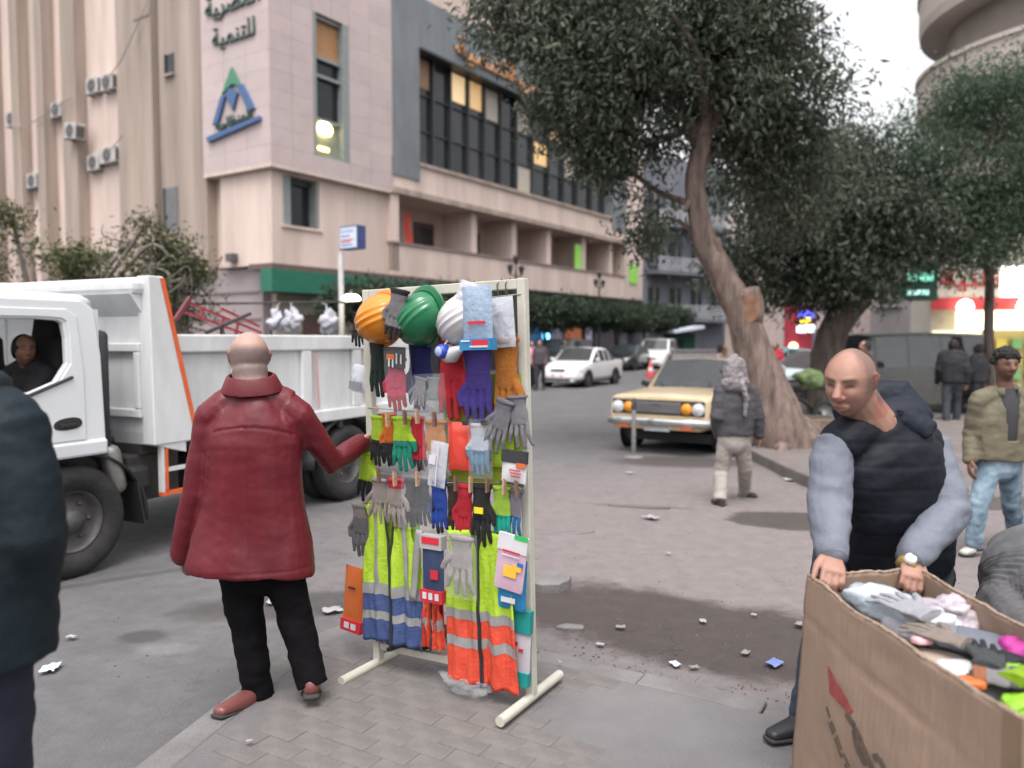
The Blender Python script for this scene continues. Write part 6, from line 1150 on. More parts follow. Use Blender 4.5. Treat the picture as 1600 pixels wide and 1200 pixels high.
for sk_ in 'RL':
    slv = coat(J, root, o, greysl, .0075, P(1408, 893, 3.04), [], (.078, .077, .069, .056), 2.2, 'sleeve', 0.8, torso=False, slip=-.012, sides=sk_)
for k in 'RL':
    a, b = J['el' + k], J['wr' + k]; d = (b - a).normalized(); q = MB(); c0 = b - o
    q.tube([c0 - d * .030 + d * .003 * i for i in range(0, 16)], [(.047 + .003 * (i % 2), .043 + .003 * (i % 2)) for i in range(16)], 18, rnd=False); q.build('cuff', pm('cuff_grey', (.15, .16, .19), .8) if k == 'R' else greysl, root, smooth=True)
q = MB(); c0 = J['neck'] - o
q.lathe([(.105, -.06), (.118, -.05), (.112, .03), (.098, .055), (.086, .05), (.09, -.03)], 28, Matrix.Translation(c0 + v3(-.005, .01, .0)) @ Matrix.Rotation(R(14), 4, 'X') @ Matrix.Rotation(R(-8), 4, 'Y'), R(-75), R(225))
q.tube([c0 + v3(-.06, .10, .03), c0 + v3(.03, .12, .065), c0 + v3(.12, .09, .06), c0 + v3(.19, .03, .0)], [(.07, .05), (.095, .06), (.10, .055), (.06, .03)], 16, side=(0, .3, 1)); q.tube([c0 + v3(.03, .0, .03), c0 + v3(.12, .0, .035), c0 + v3(.18, -.05, -.02)], [(.06, .03), (.07, .035), (.04, .02)], 14, side=(0, .5, 1)); hood = remesh(q, .008, 'hood', pm('navy_hood', (.009, .0125, .022), .65, var=.2, sc=8, bump=.1, bsc=90, spec=.25), 3, lambda p, n_: fold(p, 3)); obj('hood', hood, root)
d = (J['wrL'] - J['elL']).normalized(); q = MB(); c0 = J['wrL'] + d * .035 - o; q.tube([c0 - d * .012, c0 + d * .012], [(.034, .030)] * 2, 18, rnd=False); wt = q.build('wrist_watch', pm('gold_strap', (.45, .32, .12), .35, metal=.6), root, smooth=True); q = MB(); q.lathe([(0, .006), (.017, .006), (.019, 0), (.019, -.01)], 18, Matrix.Translation(c0 + v3(.004, -.022, .026)) @ Vector((.1, -.6, .8)).to_track_quat('Z', 'Y').to_matrix().to_4x4()); q.build('watch_face', pm('watch_white', (.75, .76, .8), .2), wt, smooth=True)
trousers(J, root, o, pm('blue_grey_jeans', (.03, .045, .075), .8, var=.25, sc=9), .012, (.105, .085, .075), 4.0); shoes(J, root, o, pm('black_shoe', (.016, .016, .02), .5), sole_d)

# ---- 4. young man in the khaki jacket
Y4 = 6.3; o = G(1552, 868, ROAD); J = stand(o, 1.70, (-.2, -1), .30); J.update(head=P(1572, 571, Y4 - .04), neck=P(1570, 612, Y4 - .01), chest=P(1568, 655, Y4), waist=P(1562, 690, Y4), pel=P(1560, 715, Y4), hf=v3(-.1, -1, -.08))
J['shR'] = P(1530, 628, Y4); J['shL'] = P(1608, 630, Y4); J['elR'] = P(1521, 678, Y4 + .05); J['wrR'] = P(1516, 718, Y4 - .02); J['hdR'] = P(1515, 733, Y4 - .05); J['elL'] = P(1622, 680, Y4 + .03); J['wrL'] = P(1626, 722, Y4); J['hdL'] = P(1626, 735, Y4)
J['hipR'] = P(1545, 725, Y4); J['hipL'] = P(1578, 725, Y4); J['knR'] = P(1530, 785, Y4 - .05); J['anR'] = P(1521, 848, Y4 - .02); J['toeR'] = G(1508, 868, ROAD) + v3(0, -.02, .03); J['knL'] = P(1580, 782, Y4 + .1); J['anL'] = P(1588, 838, Y4 + .35); J['toeL'] = P(1585, 850, Y4 + .2)
J['toeL'].z = ROAD + .04
root = thing('person', 'young man in khaki jacket and pale jeans walking towards us on the right', 'person', o); body(J, root, o, (.17, .085, .06), .0085, hair=(.014, .012, .011), stub=.0, beard=.35)
kh = pm('khaki_jacket', (.12, .105, .07), .8, var=.2, sc=7, bump=.3, bsc=120)
coat(J, root, o, kh, .011, P(1560, 718, Y4), [(0, .205, .145), (.3, .215, .15), (.6, .22, .15), (.8, .20, .13), (.92, .13, .09), (.99, .08, .08)], (.085, .076, .068, .056), 5.2, 'khaki_jacket', .9, trap=(.085, 0), groove=lambda p, n_, b: -.05 if (n_.y < -.35 and abs(p.x - J['chest'].x + .01) < .04 + .09 * max(0, p.z - J['chest'].z + .05) and p.z > J['chest'].z - .16) else 0)
q = MB(); c0 = J['chest'] - o; q.tube([c0 + v3(-.01, -.075, -.20), c0 + v3(-.006, -.08, .0), c0 + v3(0, -.06, .14), c0 + v3(0, -.02, .21)], [(.085, .06), (.09, .062), (.09, .064), (.085, .066)], 20, side=(1, 0, 0)); q.build('t_shirt', pm('charcoal_shirt', (.03, .03, .034), .85), root, smooth=True)
q = MB(); q.lathe([(.085, -.04), (.105, -.02), (.10, .03), (.085, .03)], 20, Matrix.Translation(J['neck'] - o), R(-60), R(240)); q.build('collar', kh, root, smooth=True, thick=.01)
trousers(J, root, o, pm('faded_jeans', (.075, .15, .23), .85, var=.45, sc=7, col2=(.26, .35, .42)), .012, (.092, .075, .062), 7.0); shoes(J, root, o, pm('white_trainer', (.42, .41, .39), .5), sole_d, 'trainer', 1.05); hair_cap(J, root, o, (.013, .011, .010), 'afro')

# ---- 5. man with wrapped scarf walking past the beige car
Y5 = 8.3; o = G(1148, 786, ROAD); J = stand(o, 1.60, (.3, 1), .42); J.update(head=P(1147, 576, Y5), neck=P(1150, 603, Y5), chest=P(1150, 635, Y5), waist=P(1148, 660, Y5), pel=P(1146, 682, Y5), hf=v3(-.2, 1, -.15))
J['shL'] = P(1126, 612, Y5); J['shR'] = P(1174, 612, Y5); J['elL'] = P(1120, 652, Y5 - .05); J['wrL'] = P(1122, 680, Y5 + .08); J['hdL'] = P(1124, 692, Y5 + .15); J['elR'] = P(1184, 650, Y5); J['wrR'] = P(1186, 680, Y5 + .03); J['hdR'] = P(1188, 694, Y5 + .05)
J['hipL'] = P(1135, 690, Y5); J['hipR'] = P(1159, 690, Y5); J['knL'] = P(1127, 735, Y5 + .08); J['anL'] = P(1125, 778, Y5 - .08); J['toeL'] = G(1122, 790, ROAD) + v3(0, .1, .03); J['knR'] = P(1164, 730, Y5 + .12); J['anR'] = P(1163, 769, Y5 + .4); J['toeR'] = G(1172, 780, ROAD) + v3(.05, .1, .03)
root = thing('person', 'man in grey jacket and beige trousers with a scarf wrapped round his head', 'person', o); body(J, root, o, (.38, .22, .15), .011, hair=(.02, .02, .02))
gj = pm('grey_wool', (.055, .054, .06), .9, var=.2, sc=8, bump=.4, bsc=150)
coat(J, root, o, gj, .012, P(1148, 680, Y5), [(0, .20, .14), (.3, .205, .145), (.6, .21, .145), (.8, .195, .125), (.92, .13, .09), (.99, .09, .09)], (.085, .078, .068, .058), 9.2, 'wool_jacket', .9, trap=(.085, 0))
M = J['HM']; q = MB(); q.tube([M @ v3(0, -.01, -.16), M @ v3(0, -.01, -.10), M @ v3(0, -.015, .0), M @ v3(0, -.02, .08), M @ v3(0, -.02, .125)], [(.15, .13), (.125, .125), (.118, .128), (.098, .112), (.04, .05)], 20, side=M.to_3x3() @ v3(1, 0, 0))
q.tube([J['neck'] + v3(.02, -.14, .03), J['neck'] + v3(.06, -.17, -.12), J['neck'] + v3(.05, -.165, -.30)], [(.05, .03), (.055, .025), (.03, .015)], 12); me = remesh(q, .012, 'scarf', pm('scarf_grey', (.19, .17, .18), .9, var=.45, sc=22, bump=.4, bsc=80), 2, lambda p, n_: .010 * nz(p, 12, 12, 34, 2)); me.transform(Matrix.Translation(-o)); obj('scarf', me, root)
trousers(J, root, o, pm('beige_trousers', (.31, .28, .255), .9, var=.14, sc=7), .012, (.098, .082, .07), 2.0); shoes(J, root, o, pm('dark_shoe', (.04, .035, .033), .6), sole_d)

# ---- 6. person in grey ribbed knitwear bending down at the right edge
o = Vector((2.05, 3.05, 0)); J = stand(o, 1.65, (-.7, -.6)); J.update(pel=v3(2.20, 3.25, .62), waist=v3(2.12, 3.15, .72), chest=v3(2.0, 2.98, .70), neck=v3(1.90, 2.75, .68), head=v3(1.90, 2.60, .62), hf=v3(-.5, -.5, -.7), hu=v3(-.5, -.5, .7))
J['shR'] = P(1600, 905, 2.98); J['elR'] = P(1566, 945, 2.90); J['wrR'] = P(1610, 985, 2.75); J['hdR'] = P(1620, 1010, 2.7); J['shL'] = v3(2.05, 2.72, .80); J['elL'] = v3(2.0, 2.55, .6); J['wrL'] = v3(1.85, 2.45, .5); J['hdL'] = v3(1.8, 2.4, .45)
J['hipR'] = v3(2.14, 3.3, .58); J['knR'] = v3(1.93, 3.12, .42); J['anR'] = v3(2.05, 3.3, .09); J['toeR'] = v3(1.92, 3.2, .035); J['hipL'] = v3(2.30, 3.2, .58); J['knL'] = v3(2.2, 2.95, .42); J['anL'] = v3(2.28, 3.15, .09); J['toeL'] = v3(2.18, 3.02, .035)
root = thing('person', 'crouching person in grey ribbed knitwear cut off by the right edge', 'person', o); body(J, root, o, (.36, .22, .16), .012, hair=(.03, .025, .02), stub=.8)
knit = coat(J, root, o, pm('grey_knit', (.09, .09, .095), .9, var=.2, sc=10), .009, v3(2.24, 3.3, .56), [(0, .20, .16), (.3, .21, .17), (.6, .215, .17), (.8, .20, .15), (.93, .13, .10), (.99, .09, .09)], (.105, .10, .085, .06), 4.4, 'ribbed_sweater', .8)
nrm_ = [v.normal.copy() for v in knit.data.vertices]
for v, vn in zip(knit.data.vertices, nrm_):
    p = v.co + o; t = seg_d(p, J['shR'], J['elR'])[1] * .17 + seg_d(p, J['elR'], J['wrR'])[1] * .2; v.co += vn * .006 * math.sin(t * 2 * PI / .026)
trousers(J, root, o, black_tr, .014, (.10, .08, .07), 2.0); shoes(J, root, o, black_p, sole_d); hair_cap(J, root, o, (.02, .017, .015))

# ---- 7. truck driver
TM = Matrix.Translation(TK.location) @ Matrix.Rotation(TK.rotation_euler[2], 4, 'Z'); tw = lambda x, y, z: TM @ v3(x, y, z); td = lambda x, y, z: TM.to_3x3() @ v3(x, y, z)
o = tw(.1, .42, .95); J = stand(o, 1.6, tuple(td(1, 0, 0))[:2]); J.update(pel=tw(-.02, .42, 1.10), waist=tw(-.04, .42, 1.22), chest=tw(-.04, .43, 1.36), neck=tw(-.01, .45, 1.52), head=tw(.05, .49, 1.645), hf=td(.35, .93, -.06), hu=v3(0, 0, 1), hs=.95)
for k, sg in (('L', 1), ('R', -1)):
    J['sh' + k] = tw(-.03, .42 + .19 * sg, 1.46); J['el' + k] = tw(.16, .42 + .23 * sg, 1.28); J['wr' + k] = tw(.44, .42 + .17 * sg, 1.36); J['hd' + k] = tw(.52, .42 + .15 * sg, 1.40); J['hip' + k] = tw(.02, .42 + .09 * sg, 1.10); J['kn' + k] = tw(.52, .42 + .12 * sg, 1.13); J['an' + k] = tw(.6, .42 + .12 * sg, .98); J['toe' + k] = tw(.72, .42 + .12 * sg, .97)
root = thing('person', 'truck driver in dark jacket looking out of the cab window', 'person', o); body(J, root, o, (.34, .18, .12), .008, hair=(.02, .016, .014), beard=.3)
coat(J, root, o, pm('driver_jacket', (.014, .013, .016), .8, var=.3, sc=8), .012, tw(-.02, .42, 1.06), [(0, .18, .13), (.4, .20, .14), (.75, .20, .13), (.9, .13, .09), (.99, .08, .08)], (.085, .075, .065, .055), 3.3, 'jacket', .8, trap=(.085, 0)); trousers(J, root, o, black_tr, .014, (.09, .075, .06), 1.0); hair_cap(J, root, o, (.02, .016, .014))

# ---- passers-by in the distance
def ped(px, Y, h, face, top, legs, label, stride=.25, skin=(.36, .21, .15), hairc=(.02, .017, .015), vox=.022, z=ROAD, long=0.0):
    o = P(px, 530, Y); o.z = z; J = stand(o, h, face, stride); root = thing('person', label, 'person', o); body(J, root, o, skin, .016, hair=hairc, stub=.0); hair_cap(J, root, o, hairc, thick=.014)
    hem = J['pel'] - v3(0, 0, .06 + long); coat(J, root, o, pm('top_%d_%d' % (px, int(top[0] * 999)), top, .8, var=.2, sc=6), vox, hem, [(0, .20, .145), (.35, .205, .145), (.7, .21, .145), (.85, .18, .12), (.94, .12, .09), (.99, .08, .08)], (.08, .072, .064, .055), px * .1, 'jacket', 1.0, trap=(.08, 0))
    trousers(J, root, o, pm('legs_%d' % px, legs, .85, var=.2, sc=6), vox, (.095, .078, .066), px * .2); shoes(J, root, o, black_p, sole_d)
ped(1490, 15.5, 1.72, (.4, 1), (.012, .012, .015), (.03, .035, .045), 'left man of the two in black near the lit shop')
ped(1530, 16.5, 1.62, (-.5, 1), (.016, .016, .02), (.02, .02, .025), 'right man of the two in black near the lit shop')
ped(1353, 15.0, 1.70, (-1, -.2), (.05, .04, .045), (.03, .03, .04), 'dark haired man passing behind the bald man')
ped(830, 27.5, 1.65, (.3, -1), (.62, .30, .34), (.03, .03, .035), 'person in pink top left of the white saloon')
ped(844, 27.0, 1.68, (-.3, -1), (.06, .045, .055), (.02, .02, .025), 'person in dark clothes beside the white saloon')
ped(1128, 17.5, 1.6, (.8, -.6), (.33, .25, .25), (.06, .06, .07), 'person in pale top behind the scarf-wrapped man')
ped(1212, 24, 1.62, (-.6, -.8), (.42, .02, .04), (.03, .03, .035), 'person in red top beyond the leaning trunk')
ped(880, 33, 1.66, (1, -.3), (.05, .05, .06), (.03, .03, .035), 'shopper in dark clothes in front of the facade shops')

# ================================================================== CARTON, GOODS IN IT
card = pm('cardboard', (.27, .187, .138), .85, var=.10, sc=3, bump=.2, bsc=60, stretch=(1, 1, .15)); cardi = pm('cardboard_inside', (.24, .168, .12), .88, var=.12, sc=4); cardt = pm('torn_edge', (.28, .205, .155), .9, var=.25, sc=40, bump=.6, bsc=60)
BX = [v3(.985, 2.62, 0), v3(1.06, 1.60, 0), v3(1.44, 1.66, 0), v3(1.385, 2.70, 0)]; BZ = .815; BB = .12        # far-left, near-left, near-right, far-right corners of the top
cen = sum(BX, v3(0, 0, 0)) / 4; carton = thing('carton', 'large open cardboard carton full of gloves in front of the bald man', 'carton', v3(cen.x, cen.y, 0))
def panel(a, b, nm, seed, sag=0.0):
    q = MB(); a0 = a + (a - cen) * -.0 ; 
    def f(u, v):
        p = a.lerp(b, u); low = cen + (p - cen) * 1.10; w = p.lerp(low, 1 - v); zt = BZ + .012 * noise.noise(v3(u * 5, seed, 0)) + .005 * noise.noise(v3(u * 24, seed, 4)) - sag * math.sin(PI * u); z = BB + (zt - BB) * v; bow = .02 * math.sin(PI * u) * math.sin(PI * v) + .010 * noise.noise(v3(u * 3, v * 3, seed)) - .006 * math.exp(-((v - .80 + .05 * u) / .012) ** 2) - .004 * math.exp(-((u - .62 - .1 * v) / .012) ** 2) + .003 * noise.noise(v3(u * 14, v * 14, seed)); nrm = (p - cen).normalized(); return w + nrm * bow + v3(-carton.location.x, -carton.location.y, z)
    q.grid(f, 60, 44); o = q.build(nm, card, carton, smooth=True, thick=.008)
    q = MB(); q.tube([f(k / 40, 1.0) + v3(0, 0, .001) for k in range(41)], [.0055 + .003 * noise.noise(v3(k * 1.9, seed, 7)) for k in range(41)], 7); q.build('torn_edge', cardt, o, smooth=True); return o, f
pl, fl_ = panel(BX[0], BX[1], 'side_panel', 1, .012); panel(BX[1], BX[2], 'end_panel', 2); panel(BX[2], BX[3], 'side_panel', 3, .01); panel(BX[3], BX[0], 'end_panel', 4)
q = MB(); q._add([((cen + (p - cen) * 1.09) - carton.location) + v3(0, 0, BB + .01) for p in BX], [(0, 1, 2, 3)]); q.build('bottom', cardi, carton, thick=.01)
q = MB(); q.box(-.28, .28, -.55, .55, .02, .11); q.build('pallet_base', pm('pallet_wood', (.22, .15, .10), .85), carton)
tape = pm('brown_tape', (.20, .135, .085), .3, var=.1, spec=.5)
def on_panel(u, v, off=.006): 
    p = fl_(u, v); n_ = (fl_(u + .01, v) - p).cross(fl_(u, v + .01) - p).normalized(); n_ = n_ if n_.x < 0 else -n_; return p + n_ * off
redp = pm('carton_red_print', (.26, .05, .045), .8, var=.3, sc=30); blkp = pm('carton_black_print', (.085, .06, .045), .85, var=.4, sc=30)
q = MB(); pts = [(.20, .68), (.38, .60), (.36, .575), (.235, .575)]; q._add([on_panel(u, v) for u, v in pts], [(0, 1, 2, 3)]); q.build('red_print', redp, pl, thick=.001)
q = MB(); q.grid(lambda u, v: on_panel(.93 + .055 * u, v, .0055), 2, 16); q.build('tape', tape, pl, smooth=True)
def stroke(pts, w, m, nm='lettering'):
    q = MB()
    for (a, b), (c, d) in zip(pts, pts[1:]):
        ang = math.atan2((d - b), (c - a)); du, dv = -math.sin(ang) * w, math.cos(ang) * w; q._add([on_panel(a - du, b - dv), on_panel(c - du, d - dv), on_panel(c + du, d + dv), on_panel(a + du, b + dv)], [(0, 1, 2, 3)])
    return q.build(nm, m, pl, thick=.001)
for st_, w_ in (([(.34, .565), (.40, .55), (.44, .50), (.49, .455), (.53, .435), (.57, .38)], .016), ([(.40, .53), (.42, .47), (.46, .44)], .013), ([(.59, .41), (.63, .35), (.61, .28), (.57, .27)], .015), ([(.49, .50), (.515, .525), (.54, .49)], .011), ([(.62, .42), (.66, .40)], .012),
    ([(.22, .50), (.25, .475)], .007), ([(.26, .465), (.285, .44)], .007), ([(.295, .43), (.33, .395)], .007), ([(.34, .385), (.37, .355)], .007), ([(.38, .345), (.42, .31)], .007), ([(.24, .445), (.27, .415)], .007), ([(.28, .405), (.33, .36)], .007), ([(.345, .345), (.385, .31)], .007)): stroke(st_, w_, blkp)
# goods heaped in the carton: each a thing of its own, draped on the heap
def heap(x, y): return .665 + .06 * math.exp(-((x - 1.2) / .14) ** 2 - ((y - 2.3) / .3) ** 2) + .02 * noise.noise(v3(x * 9, y * 9, 0))
def lump(nm, label, c, size, mat, seed, rz=0.0, cat='bag', amp=.3, kind=2.4, n=26, tilt=(0, 0), grp='goods heaped in the carton'):
    q = MB()
    def f(u, v):
        a = 2 * PI * u; b = (v - .5) * PI; d = v3(math.cos(b) * math.cos(a), math.cos(b) * math.sin(a), math.sin(b)); sp = lambda t: math.copysign(abs(t) ** (2 / kind), t); k = 1 + amp * noise.noise(d * 1.6 + v3(seed, 0, 0)) + amp * .6 * noise.noise(d * 4 + v3(0, seed, 0)) + amp * .25 * noise.noise(d * 9 + v3(0, 0, seed)); return v3(sp(d.x) * size[0] * k, sp(d.y) * size[1] * k, sp(d.z) * size[2] * k)
    q.grid(f, n, n // 2 + 4); o = q.build(nm, mat, smooth=True); o.location = c; o.rotation_euler = (tilt[0], tilt[1], rz); tag(o, label, cat, grp); return o
clb = clear('bag_plastic', (.80, .86, .92), .82, .22); wcl = pm('white_fabric', (.62, .61, .64), .8, var=.1, bump=.2, bsc=40)
def cp(px, py, z=.74): return G(px, py, z)
lump('plastic_bag', 'pale blue rolled plastic bag on top of the carton', cp(1385, 945, .79), (.06, .13, .05), pm('pale_blue_plastic', (.44, .52, .58), .25, var=.06, bump=.5, bsc=22, coat=.4), 1, R(28), amp=.22)
lump('plastic_bag', 'crumpled white plastic bag in the middle of the carton', cp(1440, 975, .76), (.085, .10, .05), pm('white_plastic_bag', (.47, .47, .52), .4, var=.1, bump=.6, bsc=30), 2, R(10), amp=.45)
lump('plastic_bag', 'pinkish white bag at the far side of the carton', cp(1490, 960, .75), (.08, .08, .045), pm('pinkish_bag', (.42, .37, .41), .45, bump=.6, bsc=30), 3, 0, amp=.45)
lump('grey_pouch', 'grey folded sheet pouch lying across the carton', cp(1510, 1000, .745), (.125, .055, .018), pm('grey_pouch', (.12, .135, .165), .5, var=.12, bump=.2, bsc=30), 4, R(-18), cat='pouch', amp=.15, kind=4, tilt=(R(12), R(8)))
lump('orange_tag', 'small orange tag on the white bag in the carton', cp(1447, 967, .81), (.024, .012, .005), PY, 5, R(25), cat='tag', amp=.05, kind=5, tilt=(R(-15), 0)); lump('pink_sachet', 'small pink sachet beside the grey pouch', cp(1440, 1000, .78), (.03, .02, .012), pm('pink_sachet', (.62, .36, .38), .5), 6, 0, cat='sachet', amp=.15)
lump('white_pack', 'white pack with orange print near the edge of the carton', cp(1500, 1050, .74), (.055, .05, .02), PW, 7, R(10), cat='packet', amp=.12, kind=4); lump('orange_print_pack', 'orange and red sachet near the edge of the carton', cp(1517, 1066, .765), (.032, .022, .010), PO, 8, R(-30), cat='sachet', amp=.1, kind=4)
lump('magenta_cloth', 'magenta cloth at the far right of the carton', cp(1588, 1020, .73), (.05, .045, .04), pm('magenta', (.36, .03, .22), .7), 9, 0, cat='cloth', amp=.3); lump('lime_cloth', 'lime green cloth nearer the near end of the carton', cp(1590, 1052, .74), (.05, .03, .025), pm('neon_lime', (.20, .42, .02), .6), 10, R(-20), cat='cloth', amp=.3)
lump('lime_cloth', 'lower lime green cloth in the near corner of the carton', cp(1592, 1100, .74), (.045, .035, .02), pm('neon_lime', (.20, .42, .02), .6), 11, R(30), cat='cloth', amp=.3); lump('dark_gloves_bundle', 'dark grey bundle of gloves in the near half of the carton', cp(1560, 1078, .73), (.10, .055, .035), pm('bundle_dark', (.055, .06, .062), .7, var=.3, sc=12), 12, R(-25), cat='gloves', amp=.3)
lump('black_cloth', 'black cloth by the magenta one in the carton', cp(1572, 1040, .725), (.06, .04, .03), pm('bundle_black', (.01, .01, .016), .7), 13, 0, cat='cloth', amp=.3); lump('beige_cloth', 'beige cloth along the inside of the carton wall', cp(1470, 1040, .725), (.10, .06, .03), pm('bundle_beige', (.34, .27, .22), .8, var=.15), 14, R(-35), cat='cloth', amp=.25)
def box_glove(label, px, py, z, cols, me, az, h=.21, pitch=0.0, flip=0.0):
    o = obj('glove', me.copy()); o.data.materials.clear(); o.data.materials.append(gtex('x', cols)); p = cp(px, py, z); o.matrix_world = Matrix.Translation(p) @ Matrix.Rotation(R(az), 4, 'Z') @ Matrix.Rotation(R(pitch), 4, 'Y') @ Matrix.Rotation(R(flip), 4, 'X') @ Matrix.Rotation(R(-90), 4, 'X') @ Matrix.Diagonal((h * 1.05, h * .8, h, 1)); return tag(o, label, 'glove', 'gloves in the carton')
box_glove('white cotton glove lying on the bags in the carton', 1455, 962, .83, solid((.42, .42, .46)), GL[2], 200, .20, 10)
box_glove('charcoal glove near the near end of the carton', 1545, 1045, .775, solid((.03, .032, .036), (.07, .075, .08)), GL[0], 150, .20, -12)
box_glove('lime and black glove near the near corner of the carton', 1580, 1062, .785, solid((.02, .02, .02), (.30, .5, .02), (.30, .5, .02), -.5), GL[1], 120, .20, 8)
box_glove('beige glove in the middle of the carton', 1510, 1005, .80, solid((.30, .25, .22)), GL[2], 215, .17, 8)
box_glove('grey and orange glove half buried in the carton', 1520, 1052, .775, solid((.10, .10, .11), (.26, .25, .26), (.35, .14, .07), -.4), GL[0], 60, .18, -8)
lump('grey_cloth', 'grey fabric filling under the bags in the carton', v3(1.21, 2.12, .60), (.17, .44, .10), pm('filling_grey', (.22, .21, .22), .8, var=.4, sc=10), 15, 0, cat='cloth', amp=.12, kind=4, n=40)

# ================================================================== STREET FURNITURE
steel = pm('galvanised', (.22, .215, .21), .55, metal=.3, var=.25, sc=14)
b0 = G(990, 714, ROAD); t = thing('steel_post', 'thin rusty steel pipe standing in front of the beige car', 'post', b0); q = MB(); q.tube([(0, 0, -.02), (0, 0, .42), (-.004, 0, .82)], [.034, .034, .034], 12); q.build('pipe', steel, t, smooth=True); q = MB(); q.tube([(-.004, 0, .70), (-.004, 0, .835)], [.037, .037], 12); q.build('dark_top', pm('dark_tip', (.05, .045, .045), .6), t, smooth=True)
q = MB(); q.lathe([(.0, .03), (.09, .025), (.15, .0), (.16, -.02)], 16); q.build('concrete_footing', kerbm, t, smooth=True)
b0 = P(1268, 530, 12.4); b0.z = .03; t = thing('planter_block', 'low brown concrete planter behind the tree roots', 'planter', b0, R(-10)); MB().box(-.28, .4, -.3, .3, -.05, .36).build('wall', pm('planter_brown', (.16, .11, .08), .85, var=.2), t, bev=.03); MB().box(-.22, .34, -.23, .23, .34, .375).build('soil', pm('soil', (.06, .05, .04), .95), t)
t = thing('concrete_barrier', 'long grey concrete barrier at the end of the street', 'barrier', P(1090, 530, 38) + v3(0, 0, -1.72), R(4)); MB().box(-1.25, 1.25, -.15, .15, 0, 1.15).build('slab', pm('barrier_grey', (.27, .255, .265), .85, var=.15), t, bev=.02); MB().box(-1.28, 1.28, -.2, .2, 1.15, 1.24).build('cap', pm('barrier_cap', (.2, .19, .2), .8), t)
t = thing('street_kiosk', 'green kiosk with white canopy beyond the car row', 'kiosk', P(1070, 530, 52) + v3(0, 0, -1.72), R(10)); MB().box(-.8, .7, 0, 1.6, 0, 2.1).build('cabin', pm('kiosk_green', (.015, .07, .05), .6), t); q = MB(); q.prism([(-1.0, 2.1), (1.0, 2.4), (1.0, 2.6), (-1.0, 2.22)], lambda a, b, d: (a, d, b), -.8, 1.4); q.build('canopy', pm('kiosk_canopy', (.48, .50, .60), .7), t); MB().box(-.8, -.1, -.03, .0, .9, 1.7).build('hatch', dgl2, t)
t = thing('traffic_cone', 'red and white traffic cone beside the white off-roader', 'cone', P(1017, 530, 36) + v3(0, 0, -1.72)); q = MB(); q.lathe([(.19, .04), (.03, .75), (0, .76)], 14); q.build('cone', pm('cone_red', (.5, .04, .05), .5), t, smooth=True); q = MB(); q.lathe([(.132, .30), (.10, .45)], 14); q.build('white_band', pm('cone_white', (.65, .6, .6), .5), t, smooth=True); MB().box(-.22, .22, -.22, .22, 0, .04).build('base', pm('cone_red', (.5, .04, .05), .5), t)
# sign on a pole with lamp, near the truck's tail
SY = 15.5; b0 = P(534, 530, SY); b0.z = ROAD; t = thing('box_sign', 'white and blue box sign on a pole before the green fascia', 'sign', b0)
ztop = P(534, 395, SY).z - ROAD; q = MB(); q.tube([(0, 0, 0), (0, 0, ztop)], [.055, .055], 12, rnd=False); q.build('pole', pm('pole_grey', (.30, .29, .30), .5), t, smooth=True)
s0 = P(551, 372, SY) - b0; q = MB(); rot = Matrix.Translation(s0) @ Matrix.Rotation(R(-38), 4, 'Z'); q.box(-.26, .26, -.10, .10, -.22, .22, rot); sg = q.build('sign_box', pm('sign_blue', (.05, .075, .20), .5), t); q = MB(); q.box(-.235, .235, -.112, -.101, -.195, .195, rot); fc = q.build('sign_face', pm('sign_face', (.55, .60, .72), .4, var=.08), sg)
for a, b, c, d_, m in ((-.2, .05, .02, .04, PBl), (-.2, .15, -.05, -.03, PR_), (-.2, .08, -.09, -.07, PR_), (-.2, .15, .10, .15, pm('sign_pale_blue', (.35, .42, .6), .5)), (-.2, .12, -.15, -.13, PBl)): q = MB(); q.box(a, b, -.116, -.1125, c, d_, rot); q.build('lettering', m, fc)
lb = P(549, 466, SY - .4) - v3(0, 0, 0); t = thing('stall_lamp', 'glowing lamp behind the orange hard hat', 'lamp', lb); q = MB(); q.lathe([(0, .07), (.09, .065), (.16, .02), (.17, -.03), (.10, -.05), (0, -.05)], 18); q.build('bulb', em('lamp_glow', (1.0, .90, .55), 6.0), t, smooth=True); q = MB(); q.tube([(0, 0, .06), (.0, .0, .14)], [.03, .02], 10); q.tube([(0, 0, .13), (-.17, .36, .05)], [.012, .012], 6); q.build('holder', acd, t, smooth=True)
# clothes rail with white bundles behind the tipper
rb = P(440, 530, 14.8); rb.z = ROAD; t = thing('clothes_rail', 'market rail standing behind the tipper body', 'rail', rb, R(-8)); zr = P(440, 474, 14.8).z - ROAD
q = MB(); q.tube([(-1.9, 0, zr), (1.8, 0, zr + .02)], [.02, .02], 8); q.build('rail', chass, t, smooth=True)
for x in (-1.85, -.2, 1.75): q = MB(); q.tube([(x, 0, 0), (x, 0, zr)], [.022, .022], 8); q.build('upright', chass, t)
for k, (px, lab) in enumerate(((431, 'left white bundle hanging on the market rail'), (456, 'middle white bundle hanging on the market rail'), (514, 'right white bundle hanging on the market rail'))):
    c = P(px, 502, 14.5); o = lump('hanging_bundle', lab, c, (.13 + .02 * k, .10, .21), pm('bundle_white', (.42, .42, .47), .8, var=.12, bump=.5, bsc=14), 40 + k * 3, R(20 * k), 'bundle', .62, 1.7, 30, (0, R(8 - 9 * k)), 'white bundles on the market rail'); q = MB(); q.tube([(0, 0, .15), (0, 0, .30), (.0, .12, .34)], [.03, .008, .006], 8); q.build('tied_neck', pm('bundle_white', (.42, .42, .47), .8), o, smooth=True)
